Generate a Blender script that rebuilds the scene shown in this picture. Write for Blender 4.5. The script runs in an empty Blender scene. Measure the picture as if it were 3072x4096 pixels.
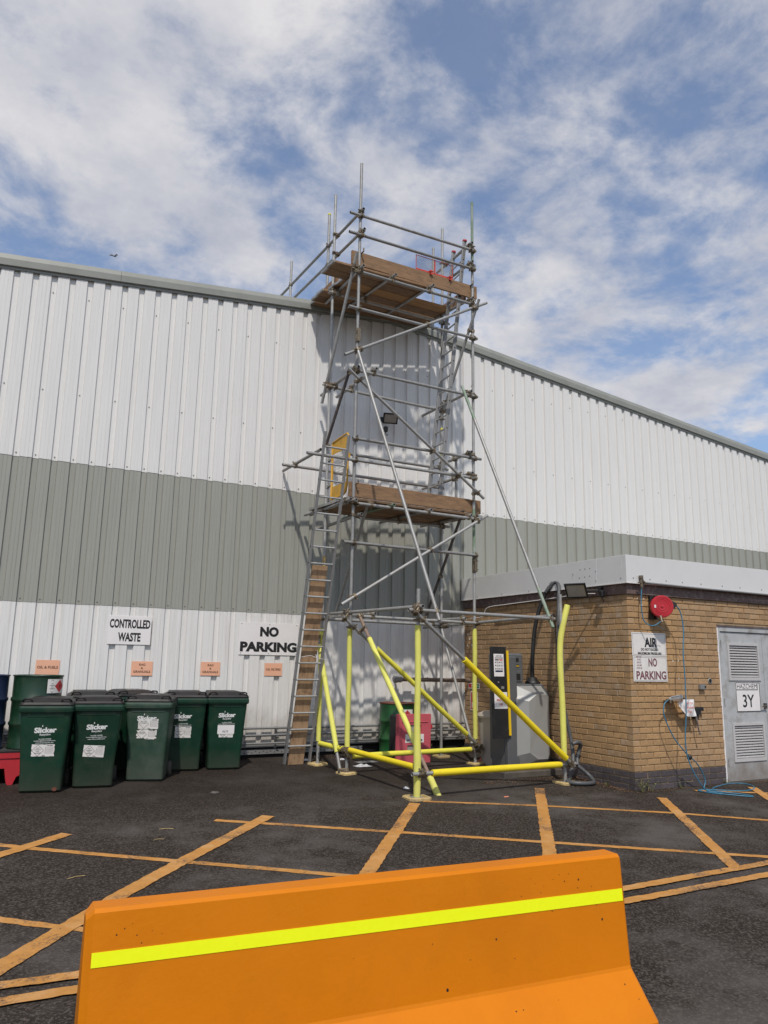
import bpy, bmesh, math, random
from mathutils import Vector, Matrix
random.seed(7)
R = math.radians
scene = bpy.context.scene
COL = scene.collection

# ------------------------------------------------------------------ camera
cd = bpy.data.cameras.new('camera'); cam = bpy.data.objects.new('camera', cd); COL.objects.link(cam)
FW = Vector((0.46729, 0.86252, 0.19416)); RT = Vector((0.87755, -0.47920, 0.01677)); UP = Vector((-0.10751, -0.16255, 0.98083))
M = Matrix((RT, UP, -FW)).transposed().to_4x4(); M.translation = Vector((0, 0, 1.596))
cam.matrix_world = M
cd.sensor_fit = 'VERTICAL'; cd.sensor_height = 36.0; cd.lens = 3051/4096*36
cd.clip_start = 0.05; cd.clip_end = 3000
scene.camera = cam

# ------------------------------------------------------------------ sun and sky
SUN = Vector((-0.29, -0.58, 0.90)).normalized()          # towards the sun
sl = bpy.data.lights.new('sun', 'SUN'); so = bpy.data.objects.new('sun', sl); COL.objects.link(so)
so.rotation_euler = SUN.to_track_quat('Z', 'Y').to_euler()
so.location = (-20, -40, 60)
sl.energy = 2.95; sl.angle = R(1.25); sl.color = (1.0, 0.945, 0.865)

w = bpy.data.worlds.new('World'); scene.world = w; w.use_nodes = True
nt = w.node_tree; nt.nodes.clear()
def N(t, **kw):
    n = nt.nodes.new(t)
    for k, v in kw.items():
        if k == 'inp':
            for a, b in v.items(): n.inputs[a].default_value = b
        else: setattr(n, k, v)
    return n
def LK(a, b): nt.links.new(a, b)
wo = N('ShaderNodeOutputWorld')
sky = N('ShaderNodeTexSky', sky_type='NISHITA', sun_disc=False)
sky.sun_elevation = math.asin(SUN.z); sky.sun_rotation = math.atan2(SUN.x, SUN.y)
sky.air_density = 1.0; sky.dust_density = 0.6; sky.ozone_density = 4.0
bg = N('ShaderNodeBackground', inp={'Strength': 0.15}); bgc = N('ShaderNodeBackground', inp={'Strength': 1.0})
mix = N('ShaderNodeMixShader')
tc = N('ShaderNodeTexCoord'); sep = N('ShaderNodeSeparateXYZ'); LK(tc.outputs['Generated'], sep.inputs[0])
mz = N('ShaderNodeMath', operation='MAXIMUM'); LK(sep.outputs['Z'], mz.inputs[0]); mz.inputs[1].default_value = 0.0
az = N('ShaderNodeMath', operation='ADD'); LK(mz.outputs[0], az.inputs[0]); az.inputs[1].default_value = 0.22
dv = N('ShaderNodeVectorMath', operation='DIVIDE'); LK(tc.outputs['Generated'], dv.inputs[0])
cm = N('ShaderNodeCombineXYZ'); LK(az.outputs[0], cm.inputs[0]); LK(az.outputs[0], cm.inputs[1]); cm.inputs[2].default_value = 1.0
LK(cm.outputs[0], dv.inputs[1])
fl = N('ShaderNodeVectorMath', operation='MULTIPLY'); LK(dv.outputs[0], fl.inputs[0]); fl.inputs[1].default_value = (1, 1, 0)
of = N('ShaderNodeVectorMath', operation='ADD'); LK(fl.outputs[0], of.inputs[0]); of.inputs[1].default_value = (1.53, 32.48, 0.0)
n1 = N('ShaderNodeTexNoise', inp={'Scale': 1.5, 'Detail': 12.0, 'Roughness': 0.60, 'Distortion': 0.15}); LK(of.outputs[0], n1.inputs['Vector'])
n2 = N('ShaderNodeTexNoise', inp={'Scale': 4.6, 'Detail': 10.0, 'Roughness': 0.62, 'Distortion': 0.25}); LK(of.outputs[0], n2.inputs['Vector'])
n3 = N('ShaderNodeTexNoise', inp={'Scale': 0.9, 'Detail': 5.0, 'Roughness': 0.5}); LK(of.outputs[0], n3.inputs['Vector'])
m2 = N('ShaderNodeMath', operation='MULTIPLY_ADD', inp={1: 0.70, 2: -0.05}); LK(n2.outputs['Fac'], m2.inputs[0])
s1 = N('ShaderNodeMath', operation='ADD'); LK(n1.outputs['Fac'], s1.inputs[0]); LK(m2.outputs[0], s1.inputs[1])
cr = N('ShaderNodeMapRange', interpolation_type='SMOOTHSTEP', inp={'From Min': 0.700, 'From Max': 0.925, 'To Min': 0.13, 'To Max': 0.98}); LK(s1.outputs[0], cr.inputs['Value'])
# cloud brightness: thick parts whiter with grey bellies
n4 = N('ShaderNodeTexNoise', inp={'Scale': 4.2, 'Detail': 9.0, 'Roughness': 0.6}); 
o4 = N('ShaderNodeVectorMath', operation='ADD'); LK(fl.outputs[0], o4.inputs[0]); o4.inputs[1].default_value = (11.0, 2.0, 4.0); LK(o4.outputs[0], n4.inputs['Vector'])
rmp = N('ShaderNodeValToRGB'); LK(n4.outputs['Fac'], rmp.inputs[0])
e = rmp.color_ramp.elements; e[0].position = 0.32; e[0].color = (0.45, 0.475, 0.56, 1); e[1].position = 0.68; e[1].color = (0.77, 0.755, 0.765, 1)
LK(rmp.outputs[0], bgc.inputs['Color'])
LK(sky.outputs[0], bg.inputs['Color'])
LK(cr.outputs[0], mix.inputs['Fac']); LK(bg.outputs[0], mix.inputs[1]); LK(bgc.outputs[0], mix.inputs[2]); LK(mix.outputs[0], wo.inputs['Surface'])

vs = scene.view_settings
vs.view_transform = 'Standard'; vs.look = 'None'; vs.exposure = 0.0; vs.gamma = 1.0; vs.use_curve_mapping = False

# ------------------------------------------------------------------ materials
MATS = {}
def mat(name, color, rough=0.6, metal=0.0, var=0.12, vscale=6.0, bump=0.0, bscale=60.0, spec=0.5, dirt=None, dscale=3.0, damt=0.35, stretch=None, rnd=0.0, island=False, coat=0.0):
    if name in MATS: return MATS[name]
    m = bpy.data.materials.new(name); m.use_nodes = True; t = m.node_tree; b = t.nodes['Principled BSDF']
    def n(tp, **kw):
        x = t.nodes.new(tp)
        for k, v in kw.items():
            if k == 'inp':
                for a, c in v.items(): x.inputs[a].default_value = c
            else: setattr(x, k, v)
        return x
    L = t.links.new
    b.inputs['Roughness'].default_value = rough; b.inputs['Metallic'].default_value = metal
    b.inputs['Specular IOR Level'].default_value = spec
    if coat: b.inputs['Coat Weight'].default_value = coat
    c4 = (*color, 1)
    geo = n('ShaderNodeNewGeometry'); pos = geo.outputs['Position']
    if stretch:
        mp = n('ShaderNodeVectorMath', operation='MULTIPLY'); L(pos, mp.inputs[0]); mp.inputs[1].default_value = stretch; pos = mp.outputs[0]
    no = n('ShaderNodeTexNoise', inp={'Scale': vscale, 'Detail': 8.0, 'Roughness': 0.62}); L(pos, no.inputs['Vector'])
    mr = n('ShaderNodeMapRange', inp={'From Min': 0.25, 'From Max': 0.75, 'To Min': 1-var, 'To Max': 1+var}); L(no.outputs['Fac'], mr.inputs['Value'])
    fac = mr.outputs[0]
    if rnd:
        if island: rv = geo.outputs['Random Per Island']
        else:
            oi = n('ShaderNodeObjectInfo'); rv = oi.outputs['Random']
        r2 = n('ShaderNodeMapRange', inp={'To Min': 1-rnd, 'To Max': 1+rnd}); L(rv, r2.inputs['Value'])
        mm = n('ShaderNodeMath', operation='MULTIPLY'); L(fac, mm.inputs[0]); L(r2.outputs[0], mm.inputs[1]); fac = mm.outputs[0]
    vm = n('ShaderNodeVectorMath', operation='SCALE'); vm.inputs[0].default_value = color; L(fac, vm.inputs['Scale'])
    out = vm.outputs[0]
    if dirt:
        nd = n('ShaderNodeTexNoise', inp={'Scale': dscale, 'Detail': 9.0, 'Roughness': 0.68}); L(pos, nd.inputs['Vector'])
        dr = n('ShaderNodeMapRange', inp={'From Min': 0.48, 'From Max': 0.72, 'To Min': 0.0, 'To Max': damt}); L(nd.outputs['Fac'], dr.inputs['Value'])
        mx = n('ShaderNodeMix', data_type='RGBA'); L(dr.outputs[0], mx.inputs['Factor']); L(out, mx.inputs['A']); mx.inputs['B'].default_value = (*dirt, 1); out = mx.outputs['Result']
    L(out, b.inputs['Base Color'])
    rr = n('ShaderNodeMapRange', inp={'From Min': 0.3, 'From Max': 0.7, 'To Min': max(0.05, rough-0.08), 'To Max': min(1, rough+0.08)}); L(no.outputs['Fac'], rr.inputs['Value']); L(rr.outputs[0], b.inputs['Roughness'])
    if bump:
        nb = n('ShaderNodeTexNoise', inp={'Scale': bscale, 'Detail': 6.0, 'Roughness': 0.6}); L(pos, nb.inputs['Vector'])
        bp = n('ShaderNodeBump', inp={'Strength': bump, 'Distance': 0.01}); L(nb.outputs['Fac'], bp.inputs['Height']); L(bp.outputs[0], b.inputs['Normal'])
    MATS[name] = m
    return m

# ------------------------------------------------------------------ mesh helpers
class MB:
    def __init__(s): s.v = []; s.f = []; s.m = []; s.sm = []
    def add(s, vs, fs, mi=0, smooth=False):
        o = len(s.v); s.v += [tuple(v) for v in vs]; s.f += [tuple(i+o for i in f) for f in fs]; s.m += [mi]*len(fs); s.sm += [smooth]*len(fs)
    def box(s, lo, hi, mi=0, M=None):
        x0, y0, z0 = lo; x1, y1, z1 = hi
        vs = [(x0,y0,z0),(x1,y0,z0),(x1,y1,z0),(x0,y1,z0),(x0,y0,z1),(x1,y0,z1),(x1,y1,z1),(x0,y1,z1)]
        if M is not None: vs = [M @ Vector(v) for v in vs]
        s.add(vs, [(0,3,2,1),(4,5,6,7),(0,1,5,4),(1,2,6,5),(2,3,7,6),(3,0,4,7)], mi)
    def cbox(s, lo, hi, b, mi=0, M=None):
        # box with all edges bevelled by b
        c = [(lo[i]+hi[i])/2 for i in range(3)]; h = [(hi[i]-lo[i])/2 for i in range(3)]
        vs = []; idx = {}
        for sx in (-1,1):
            for sy in (-1,1):
                for sz in (-1,1):
                    for ax in range(3):
                        p = [sx*h[0], sy*h[1], sz*h[2]]
                        for k in range(3):
                            if k != ax: p[k] -= (sx,sy,sz)[k]*b
                        idx[(sx,sy,sz,ax)] = len(vs); vs.append(Vector((c[0]+p[0], c[1]+p[1], c[2]+p[2])))
        fs = []
        def q(l):
            p = [vs[i]-Vector(c) for i in l]; n = (p[1]-p[0]).cross(p[2]-p[0]); m = sum(p, Vector())/len(p)
            fs.append(tuple(l) if n.dot(m) > 0 else tuple(reversed(l)))
        for s1 in (-1,1):
            q([idx[(s1,a,b_,0)] for a,b_ in ((-1,-1),(1,-1),(1,1),(-1,1))])
            q([idx[(a,s1,b_,1)] for a,b_ in ((-1,-1),(1,-1),(1,1),(-1,1))])
            q([idx[(a,b_,s1,2)] for a,b_ in ((-1,-1),(1,-1),(1,1),(-1,1))])
        for a in (-1,1):
            for b_ in (-1,1):
                q([idx[(a,b_,-1,0)], idx[(a,b_,1,0)], idx[(a,b_,1,1)], idx[(a,b_,-1,1)]])
                q([idx[(a,-1,b_,0)], idx[(a,1,b_,0)], idx[(a,1,b_,2)], idx[(a,-1,b_,2)]])
                q([idx[(-1,a,b_,1)], idx[(1,a,b_,1)], idx[(1,a,b_,2)], idx[(-1,a,b_,2)]])
                for c_ in (-1,1): q([idx[(a,b_,c_,k)] for k in range(3)])
        if M is not None: vs = [M @ v for v in vs]
        s.add(vs, fs, mi)
    def tube(s, pts, r, n=12, mi=0, cap=True, rs=None, hollow=0.0, hm=0):
        pts = [Vector(p) for p in pts]; k = len(pts); rings = []
        t0 = (pts[1]-pts[0]).normalized(); up = Vector((0,0,1)) if abs(t0.z) < 0.9 else Vector((1,0,0))
        u = t0.cross(up).normalized()
        for i, p in enumerate(pts):
            if i == 0: t = pts[1]-pts[0]
            elif i == k-1: t = pts[-1]-pts[-2]
            else: t = (pts[i+1]-pts[i]).normalized()+(pts[i]-pts[i-1]).normalized()
            t = t.normalized(); u = (u - t*u.dot(t)).normalized(); v = t.cross(u)
            rr = rs[i] if rs else r
            rings.append([p+u*(math.cos(a)*rr)+v*(math.sin(a)*rr) for a in [2*math.pi*j/n for j in range(n)]])
        vs = [q for ring in rings for q in ring]; fs = []
        for i in range(k-1):
            for j in range(n):
                a = i*n+j; b = i*n+(j+1)%n; fs.append((a, b, b+n, a+n))
        s.add(vs, fs, mi, True)
        if cap:
            for e_, sg in ((0,-1), (k-1,1)):
                ring = rings[e_]; p = pts[e_]; t = ((pts[1]-pts[0]) if e_ == 0 else (pts[-1]-pts[-2])).normalized()*sg
                if hollow:
                    inn = [p+(q-p)*(1-hollow) for q in ring]; dp = [q-t*0.06 for q in inn]
                    o = ring+inn+dp; f = []
                    for j in range(n):
                        j2 = (j+1)%n
                        f.append((j, j2, n+j2, n+j)); f.append((n+j, n+j2, 2*n+j2, 2*n+j))
                    f.append(tuple(range(2*n, 3*n)))
                    if sg < 0: f = [tuple(reversed(x)) for x in f]
                    s.add(o, f[:-1], mi); s.add(o, f[-1:], hm)
                else:
                    s.add(ring, [tuple(range(n)) if sg > 0 else tuple(reversed(range(n)))], mi)
    def lathe(s, prof, c=(0,0,0), n=24, mi=0, M=None, smooth=True, capb=True, capt=True):
        vs = []; fs = []
        for r_, z in prof:
            for j in range(n):
                a = 2*math.pi*j/n; vs.append(Vector((c[0]+r_*math.cos(a), c[1]+r_*math.sin(a), c[2]+z)))
        for i in range(len(prof)-1):
            for j in range(n):
                a = i*n+j; b = i*n+(j+1)%n; fs.append((a, b, b+n, a+n))
        if M is not None: vs = [M @ v for v in vs]
        s.add(vs, fs, mi, smooth)
        if capb: s.add(vs[:n], [tuple(reversed(range(n)))], mi)
        if capt: s.add(vs[-n:], [tuple(range(n))], mi)
    def loft(s, rings, mi=0, cap=True, smooth=False):
        n = len(rings[0]); vs = [v for r_ in rings for v in r_]; fs = []
        for i in range(len(rings)-1):
            for j in range(n):
                a = i*n+j; b = i*n+(j+1)%n; fs.append((a, b, b+n, a+n))
        s.add(vs, fs, mi, smooth)
        if cap:
            s.add(rings[0], [tuple(reversed(range(n)))], mi); s.add(rings[-1], [tuple(range(n))], mi)
    def poly(s, pts, mi=0): s.add(pts, [tuple(range(len(pts)))], mi)
    def prism(s, pts, d, mi=0):
        # polygon extruded by vector d
        d = Vector(d); a = [Vector(p) for p in pts]; b = [p+d for p in a]; n = len(a)
        nrm = Vector()
        for i in range(n): nrm += a[i].cross(a[(i+1)%n])
        fl = nrm.dot(d) > 0
        fs = [tuple(range(n)) if not fl else tuple(reversed(range(n))), tuple(range(n,2*n)) if fl else tuple(reversed(range(n,2*n)))]
        for i in range(n):
            j = (i+1)%n; q = (i, j, n+j, n+i); fs.append(q if fl else tuple(reversed(q)))
        s.add(a+b, fs, mi)
    def mesh(s, name, mats, off=(0,0,0)):
        me = bpy.data.meshes.new(name)
        ox, oy, oz = off
        me.from_pydata([(x-ox, y-oy, z-oz) for x, y, z in s.v], [], s.f)
        if not isinstance(mats, (list, tuple)): mats = [mats]
        for m in mats: me.materials.append(m)
        for p, mi, sm in zip(me.polygons, s.m, s.sm): p.material_index = mi; p.use_smooth = sm
        me.update(); return me

class Thing:
    """a top-level Empty that parents parts; part vertices are given in world (or prototype) coordinates"""
    def __init__(s, name, loc, label, cat, group=None, kind=None):
        s.o = bpy.data.objects.new(name, None); s.o.empty_display_size = 0.1; COL.objects.link(s.o); s.o.location = loc; s.loc = Vector(loc)
        s.o['label'] = label; s.o['category'] = cat
        if group: s.o['group'] = group
        if kind: s.o['kind'] = kind
    def part(s, name, mb, mats, parent=None, label=None, kind=None):
        me = mb.mesh(name, mats, s.loc) if isinstance(mb, MB) else mb
        o = bpy.data.objects.new(name, me); COL.objects.link(o); o.parent = parent or s.o
        if label: o['label'] = label
        if kind: o['kind'] = kind
        return o
def single(name, mb, mats, label=None, cat=None, group=None, kind=None, loc=None):
    if loc is None:
        xs = [v[0] for v in mb.v]; ys = [v[1] for v in mb.v]; zs = [v[2] for v in mb.v]; loc = ((min(xs)+max(xs))/2, (min(ys)+max(ys))/2, min(zs))
    o = bpy.data.objects.new(name, mb.mesh(name, mats, loc)); COL.objects.link(o); o.location = loc
    if label: o['label'] = label
    if cat: o['category'] = cat
    if group: o['group'] = group
    if kind: o['kind'] = kind
    return o
def copy_tree(o, parent=None):
    c = o.copy(); COL.objects.link(c)
    if parent: c.parent = parent
    for ch in list(o.children): copy_tree(ch, c)
    return c
def spline(pts, k=8):
    P = [Vector(p) for p in pts]; P = [P[0]*2-P[1]]+P+[P[-1]*2-P[-2]]; out = []
    for i in range(1, len(P)-2):
        for j in range(k):
            t = j/k; a, b, c, d = P[i-1:i+3]
            out.append(0.5*((2*b)+(c-a)*t+(2*a-5*b+4*c-d)*t*t+(3*b-a-3*c+d)*t**3))
    out.append(P[-2]); return out
TXT = {}
def text_mb(mb, s, size, origin, ex, ey, width=None, bold=0.0, depth=0.001, align='CENTER', mi=0, height=None):
    """flat raised lettering: origin = centre of the line, ex = reading direction, ey = up direction (unit vectors)"""
    key = (s, round(bold, 4))
    if key not in TXT:
        c = bpy.data.curves.new('lettering', 'FONT'); c.body = s; c.size = 1.0; c.offset = bold; c.resolution_u = 3; c.align_x = 'CENTER'
        o = bpy.data.objects.new('lettering', c); COL.objects.link(o)
        dg = bpy.context.evaluated_depsgraph_get(); dg.update()
        me = bpy.data.meshes.new_from_object(o.evaluated_get(dg))
        TXT[key] = ([v.co.copy() for v in me.vertices], [tuple(p.vertices) for p in me.polygons])
        bpy.data.objects.remove(o); bpy.data.curves.remove(c); bpy.data.meshes.remove(me)
    vs, fs = TXT[key]
    if not vs: return
    x0 = min(v.x for v in vs); x1 = max(v.x for v in vs); y0 = min(v.y for v in vs); y1 = max(v.y for v in vs)
    sx = (width/(x1-x0)) if width else size; sy = (height/(y1-y0)) if height else size
    cx = (x0+x1)/2; cy = (y0+y1)/2
    ex = Vector(ex); ey = Vector(ey); n = ex.cross(ey)
    if align == 'LEFT': cx = x0
    mb.add([Vector(origin)+ex*((v.x-cx)*sx)+ey*((v.y-cy)*sy)+n*depth for v in vs], fs, mi)

def gz(y):   # the yard rises gently towards the big wall, level far away
    y = max(-25.0, min(12.0, y)); return 0.038*(y-7.604)
# ------------------------------------------------------------------ palette
m_white = mat('white_sheet', (0.74,0.725,0.70), 0.45, var=0.03, vscale=3, dirt=(0.55,0.54,0.50), dscale=2.2, damt=0.28, stretch=(9,9,0.35), bump=0.03, bscale=8)
m_whitelow = mat('white_sheet_low', (0.74,0.725,0.70), 0.45, var=0.03, vscale=3, dirt=(0.50,0.47,0.41), dscale=2.2, damt=0.45, stretch=(9,9,0.35), bump=0.03, bscale=8)
m_green = mat('sage_sheet', (0.325,0.325,0.285), 0.5, var=0.05, vscale=4, dirt=(0.24,0.25,0.21), dscale=2.5, damt=0.4, stretch=(9,9,0.35), bump=0.03, bscale=8)
m_trim = mat('grey_verge', (0.265,0.27,0.24), 0.45, var=0.06, vscale=2, dirt=(0.17,0.175,0.15), dscale=3, damt=0.4, bump=0.02, bscale=5)
m_steel = mat('galvanised', (0.36,0.355,0.34), 0.5, metal=0.4, var=0.14, vscale=30, dirt=(0.22,0.19,0.16), dscale=9, damt=0.6, rnd=0.16, bump=0.08, bscale=90)
m_dark = mat('painted_black_tube', (0.10,0.09,0.085), 0.6, metal=0.2, var=0.25, vscale=15, dirt=(0.35,0.27,0.23), dscale=9, damt=0.7, bump=0.1)
m_greentube = mat('green_painted_tube', (0.19,0.265,0.18), 0.55, var=0.15, vscale=12, dirt=(0.40,0.41,0.39), dscale=6, damt=0.9, bump=0.1)
m_rusty = mat('rusty_tube', (0.27,0.19,0.14), 0.8, var=0.25, vscale=25, dirt=(0.16,0.10,0.07), dscale=12, damt=0.6, bump=0.3)
m_coupler = mat('coupler_steel', (0.22,0.18,0.13), 0.55, metal=0.55, var=0.35, vscale=40, dirt=(0.30,0.22,0.12), dscale=30, damt=0.6, rnd=0.3, bump=0.2)
m_black = mat('black_plastic', (0.012,0.012,0.013), 0.5, var=0.2, vscale=10, dirt=(0.06,0.055,0.05), dscale=7, damt=0.4)
m_hole = mat('dark_inside', (0.012,0.011,0.01), 0.9, var=0.1)
m_pale = mat('pale_yellow_foam', (0.71,0.69,0.15), 0.85, var=0.06, vscale=6, dirt=(0.52,0.48,0.12), dscale=5, damt=0.4, rnd=0.05, bump=0.05, bscale=70)
m_mid = mat('yellow_foam', (0.77,0.70,0.065), 0.8, var=0.06, vscale=6, dirt=(0.50,0.42,0.10), dscale=5, damt=0.4, bump=0.05, bscale=70)
m_bright = mat('bright_yellow_foam', (0.83,0.65,0.015), 0.7, var=0.05, vscale=6, dirt=(0.55,0.36,0.02), dscale=6, damt=0.5, bump=0.05, bscale=70)
m_wood = mat('scaffold_board', (0.235,0.138,0.072), 0.8, var=0.28, vscale=7, stretch=(0.8,6,6), dirt=(0.10,0.062,0.038), dscale=4, damt=0.8, rnd=0.32, bump=0.25, bscale=25)
m_woodnew = mat('orange_board', (0.42,0.23,0.095), 0.75, var=0.25, vscale=7, stretch=(0.8,6,6), dirt=(0.22,0.12,0.05), dscale=4, damt=0.6, bump=0.25, bscale=25)
m_ply = mat('stained_ply', (0.42,0.265,0.15), 0.75, var=0.15, vscale=14, stretch=(3,3,0.7), dirt=(0.13,0.07,0.035), dscale=7, damt=1.0, bump=0.2, bscale=30)
m_pad = mat('sole_pad', (0.55,0.40,0.17), 0.85, var=0.25, vscale=18, dirt=(0.20,0.15,0.10), dscale=12, damt=0.8, rnd=0.3, bump=0.2)
m_alu = mat('aluminium', (0.48,0.48,0.47), 0.45, metal=0.6, var=0.12, vscale=20, dirt=(0.28,0.27,0.26), dscale=9, damt=0.5, bump=0.05)
m_gate = mat('yellow_gate_paint', (0.62,0.34,0.035), 0.5, var=0.1, vscale=8, dirt=(0.30,0.17,0.05), dscale=9, damt=0.5, bump=0.06)
m_wire = mat('wire_mesh', (0.28,0.25,0.22), 0.6, metal=0.4, var=0.2)
m_red = mat('red_plastic', (0.50,0.022,0.035), 0.45, var=0.1, vscale=5, dirt=(0.30,0.05,0.05), dscale=6, damt=0.4, bump=0.03)
m_redfade = mat('faded_red_plastic', (0.56,0.10,0.13), 0.55, var=0.12, vscale=5, dirt=(0.40,0.10,0.11), dscale=5, damt=0.5)
m_redmesh = mat('red_mesh_paint', (0.60,0.06,0.045), 0.6, var=0.1)
m_bin = mat('green_bin_plastic', (0.0045,0.034,0.018), 0.42, var=0.15, vscale=4, dirt=(0.045,0.06,0.04), dscale=5, damt=0.5, spec=0.35, rnd=0.18, bump=0.04, bscale=15)
m_binold = mat('faded_green_bin', (0.018,0.052,0.032), 0.55, var=0.15, vscale=4, dirt=(0.08,0.10,0.075), dscale=4, damt=0.6, bump=0.05, bscale=15)
m_lid = mat('dark_grey_lid', (0.013,0.0115,0.012), 0.5, var=0.15, vscale=6, dirt=(0.040,0.036,0.034), dscale=6, damt=0.5, spec=0.3)
m_rubber = mat('wheel_rubber', (0.05,0.045,0.04), 0.85, var=0.2, dirt=(0.12,0.10,0.08), damt=0.5)
m_sign = mat('white_sign', (0.80,0.765,0.75), 0.5, var=0.02, vscale=3, dirt=(0.62,0.58,0.54), dscale=4, damt=0.25)
m_signr = mat('weathered_white_sign', (0.76,0.73,0.69), 0.5, var=0.03, vscale=5, dirt=(0.50,0.46,0.42), dscale=7, damt=0.35)
m_ink = mat('black_lettering', (0.012,0.012,0.014), 0.6, var=0.1)
m_inkfade = mat('faded_maroon_lettering', (0.20,0.085,0.095), 0.6, var=0.12)
m_inkred = mat('red_lettering', (0.50,0.04,0.04), 0.6, var=0.1)
m_inkwhite = mat('white_lettering', (0.72,0.72,0.70), 0.6, var=0.08)
m_peach = mat('faded_orange_sign', (0.80,0.42,0.27), 0.55, var=0.03, dirt=(0.82,0.50,0.36), dscale=5, damt=0.4)
m_brownink = mat('brown_lettering', (0.12,0.055,0.03), 0.6, var=0.1)
m_drum = mat('green_drum_paint', (0.007,0.034,0.015), 0.38, var=0.1, vscale=5, dirt=(0.05,0.075,0.045), dscale=6, damt=0.5, bump=0.04)
m_drum2 = mat('mid_green_drum_paint', (0.015,0.095,0.025), 0.35, var=0.1, vscale=5, dirt=(0.06,0.10,0.04), dscale=6, damt=0.5, bump=0.04)
m_rim = mat('rusty_rim', (0.16,0.05,0.03), 0.7, var=0.3, vscale=15)
m_blue = mat('navy_drum_paint', (0.012,0.022,0.060), 0.4, var=0.1, dirt=(0.03,0.04,0.07), damt=0.4)
m_bluehose = mat('blue_air_hose', (0.035,0.17,0.27), 0.4, var=0.1, vscale=20, spec=0.6)
m_hose = mat('grey_vacuum_hose', (0.085,0.088,0.092), 0.5, var=0.1, vscale=20)
m_kiosk = mat('grey_kiosk', (0.105,0.11,0.115), 0.5, var=0.05, vscale=4)
m_vac = mat('silver_grey_cover', (0.36,0.36,0.345), 0.38, metal=0.25, var=0.03, vscale=4)
m_kyel = mat('kiosk_yellow', (0.80,0.52,0.01), 0.4, var=0.04)
m_beige = mat('beige_bin', (0.42,0.37,0.32), 0.6, var=0.08, dirt=(0.28,0.24,0.20), damt=0.5)
m_pipe = mat('brown_pipe', (0.22,0.17,0.13), 0.6, metal=0.3, var=0.25, vscale=9, dirt=(0.12,0.08,0.06), dscale=8, damt=0.7)
m_conduit = mat('grey_conduit', (0.27,0.27,0.265), 0.5, metal=0.3, var=0.1, dirt=(0.17,0.16,0.15), damt=0.5)
m_fascia = mat('white_fascia', (0.67,0.66,0.645), 0.4, var=0.02, vscale=1.5, dirt=(0.50,0.49,0.47), dscale=2, damt=0.25)
m_timber = mat('weathered_brown_board', (0.13,0.085,0.075), 0.75, var=0.35, vscale=16, dirt=(0.32,0.27,0.25), dscale=14, damt=0.7, bump=0.2)
m_door = mat('weathered_grey_paint', (0.43,0.44,0.44), 0.65, var=0.08, vscale=9, dirt=(0.24,0.21,0.19), dscale=5, damt=0.85, bump=0.1, bscale=40)
m_louvre = mat('grey_louvre', (0.52,0.50,0.49), 0.5, var=0.05, dirt=(0.36,0.34,0.33), damt=0.4)
m_glass = mat('lamp_glass', (0.36,0.33,0.29), 0.15, var=0.12, vscale=8, spec=0.8)
m_brick = mat('buff_brick', (0.42,0.258,0.122), 0.9, var=0.14, vscale=22, dirt=(0.30,0.175,0.085), dscale=13, damt=0.6, rnd=0.14, bump=0.35, bscale=70)
m_brickw = mat('whitened_buff_brick', (0.37,0.235,0.125), 0.9, var=0.2, vscale=22, dirt=(0.46,0.37,0.28), dscale=9, damt=0.8, rnd=0.14, bump=0.35, bscale=70)
m_bricks = mat('buff_brick_rest', (0.375,0.235,0.122), 0.9, var=0.18, vscale=22, dirt=(0.42,0.32,0.22), dscale=6, damt=0.5, rnd=0.16, island=True, bump=0.35, bscale=70)
m_blueb = mat('dark_plinth_brick', (0.075,0.062,0.066), 0.6, var=0.15, vscale=16, dirt=(0.13,0.10,0.09), dscale=9, damt=0.5, rnd=0.2, bump=0.2)
m_bluebs = mat('dark_plinth_brick_rest', (0.075,0.062,0.066), 0.6, var=0.15, vscale=16, dirt=(0.13,0.10,0.09), dscale=9, damt=0.5, rnd=0.2, island=True, bump=0.2)
m_mortar = mat('mortar', (0.38,0.275,0.15), 0.95, var=0.15, vscale=30, bump=0.5, bscale=120)
m_orange = mat('orange_barrier_paint', (0.63,0.188,0.003), 0.5, var=0.035, vscale=2.5, dirt=(0.52,0.150,0.004), dscale=2.2, damt=0.5, bump=0.12, bscale=38, spec=0.18)
m_lime = mat('lime_reflective_tape', (0.88,0.96,0.005), 0.45, var=0.02, vscale=40, spec=0.4)
m_conc = mat('damp_concrete', (0.10,0.085,0.07), 0.8, var=0.3, vscale=8, dirt=(0.05,0.04,0.035), damt=0.6, bump=0.3)
m_leaf = mat('dry_leaf', (0.22,0.12,0.06), 0.8, var=0.4, vscale=40)
m_weed = mat('weed_leaf', (0.13,0.13,0.05), 0.7, var=0.4, vscale=40, rnd=0.3, island=True)
m_rag = mat('pale_litter', (0.50,0.50,0.52), 0.6, var=0.2, vscale=30)
m_orlit = mat('orange_litter', (0.60,0.14,0.06), 0.6, var=0.4, vscale=30, dirt=(0.7,0.6,0.5), dscale=40, damt=0.8)

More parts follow.
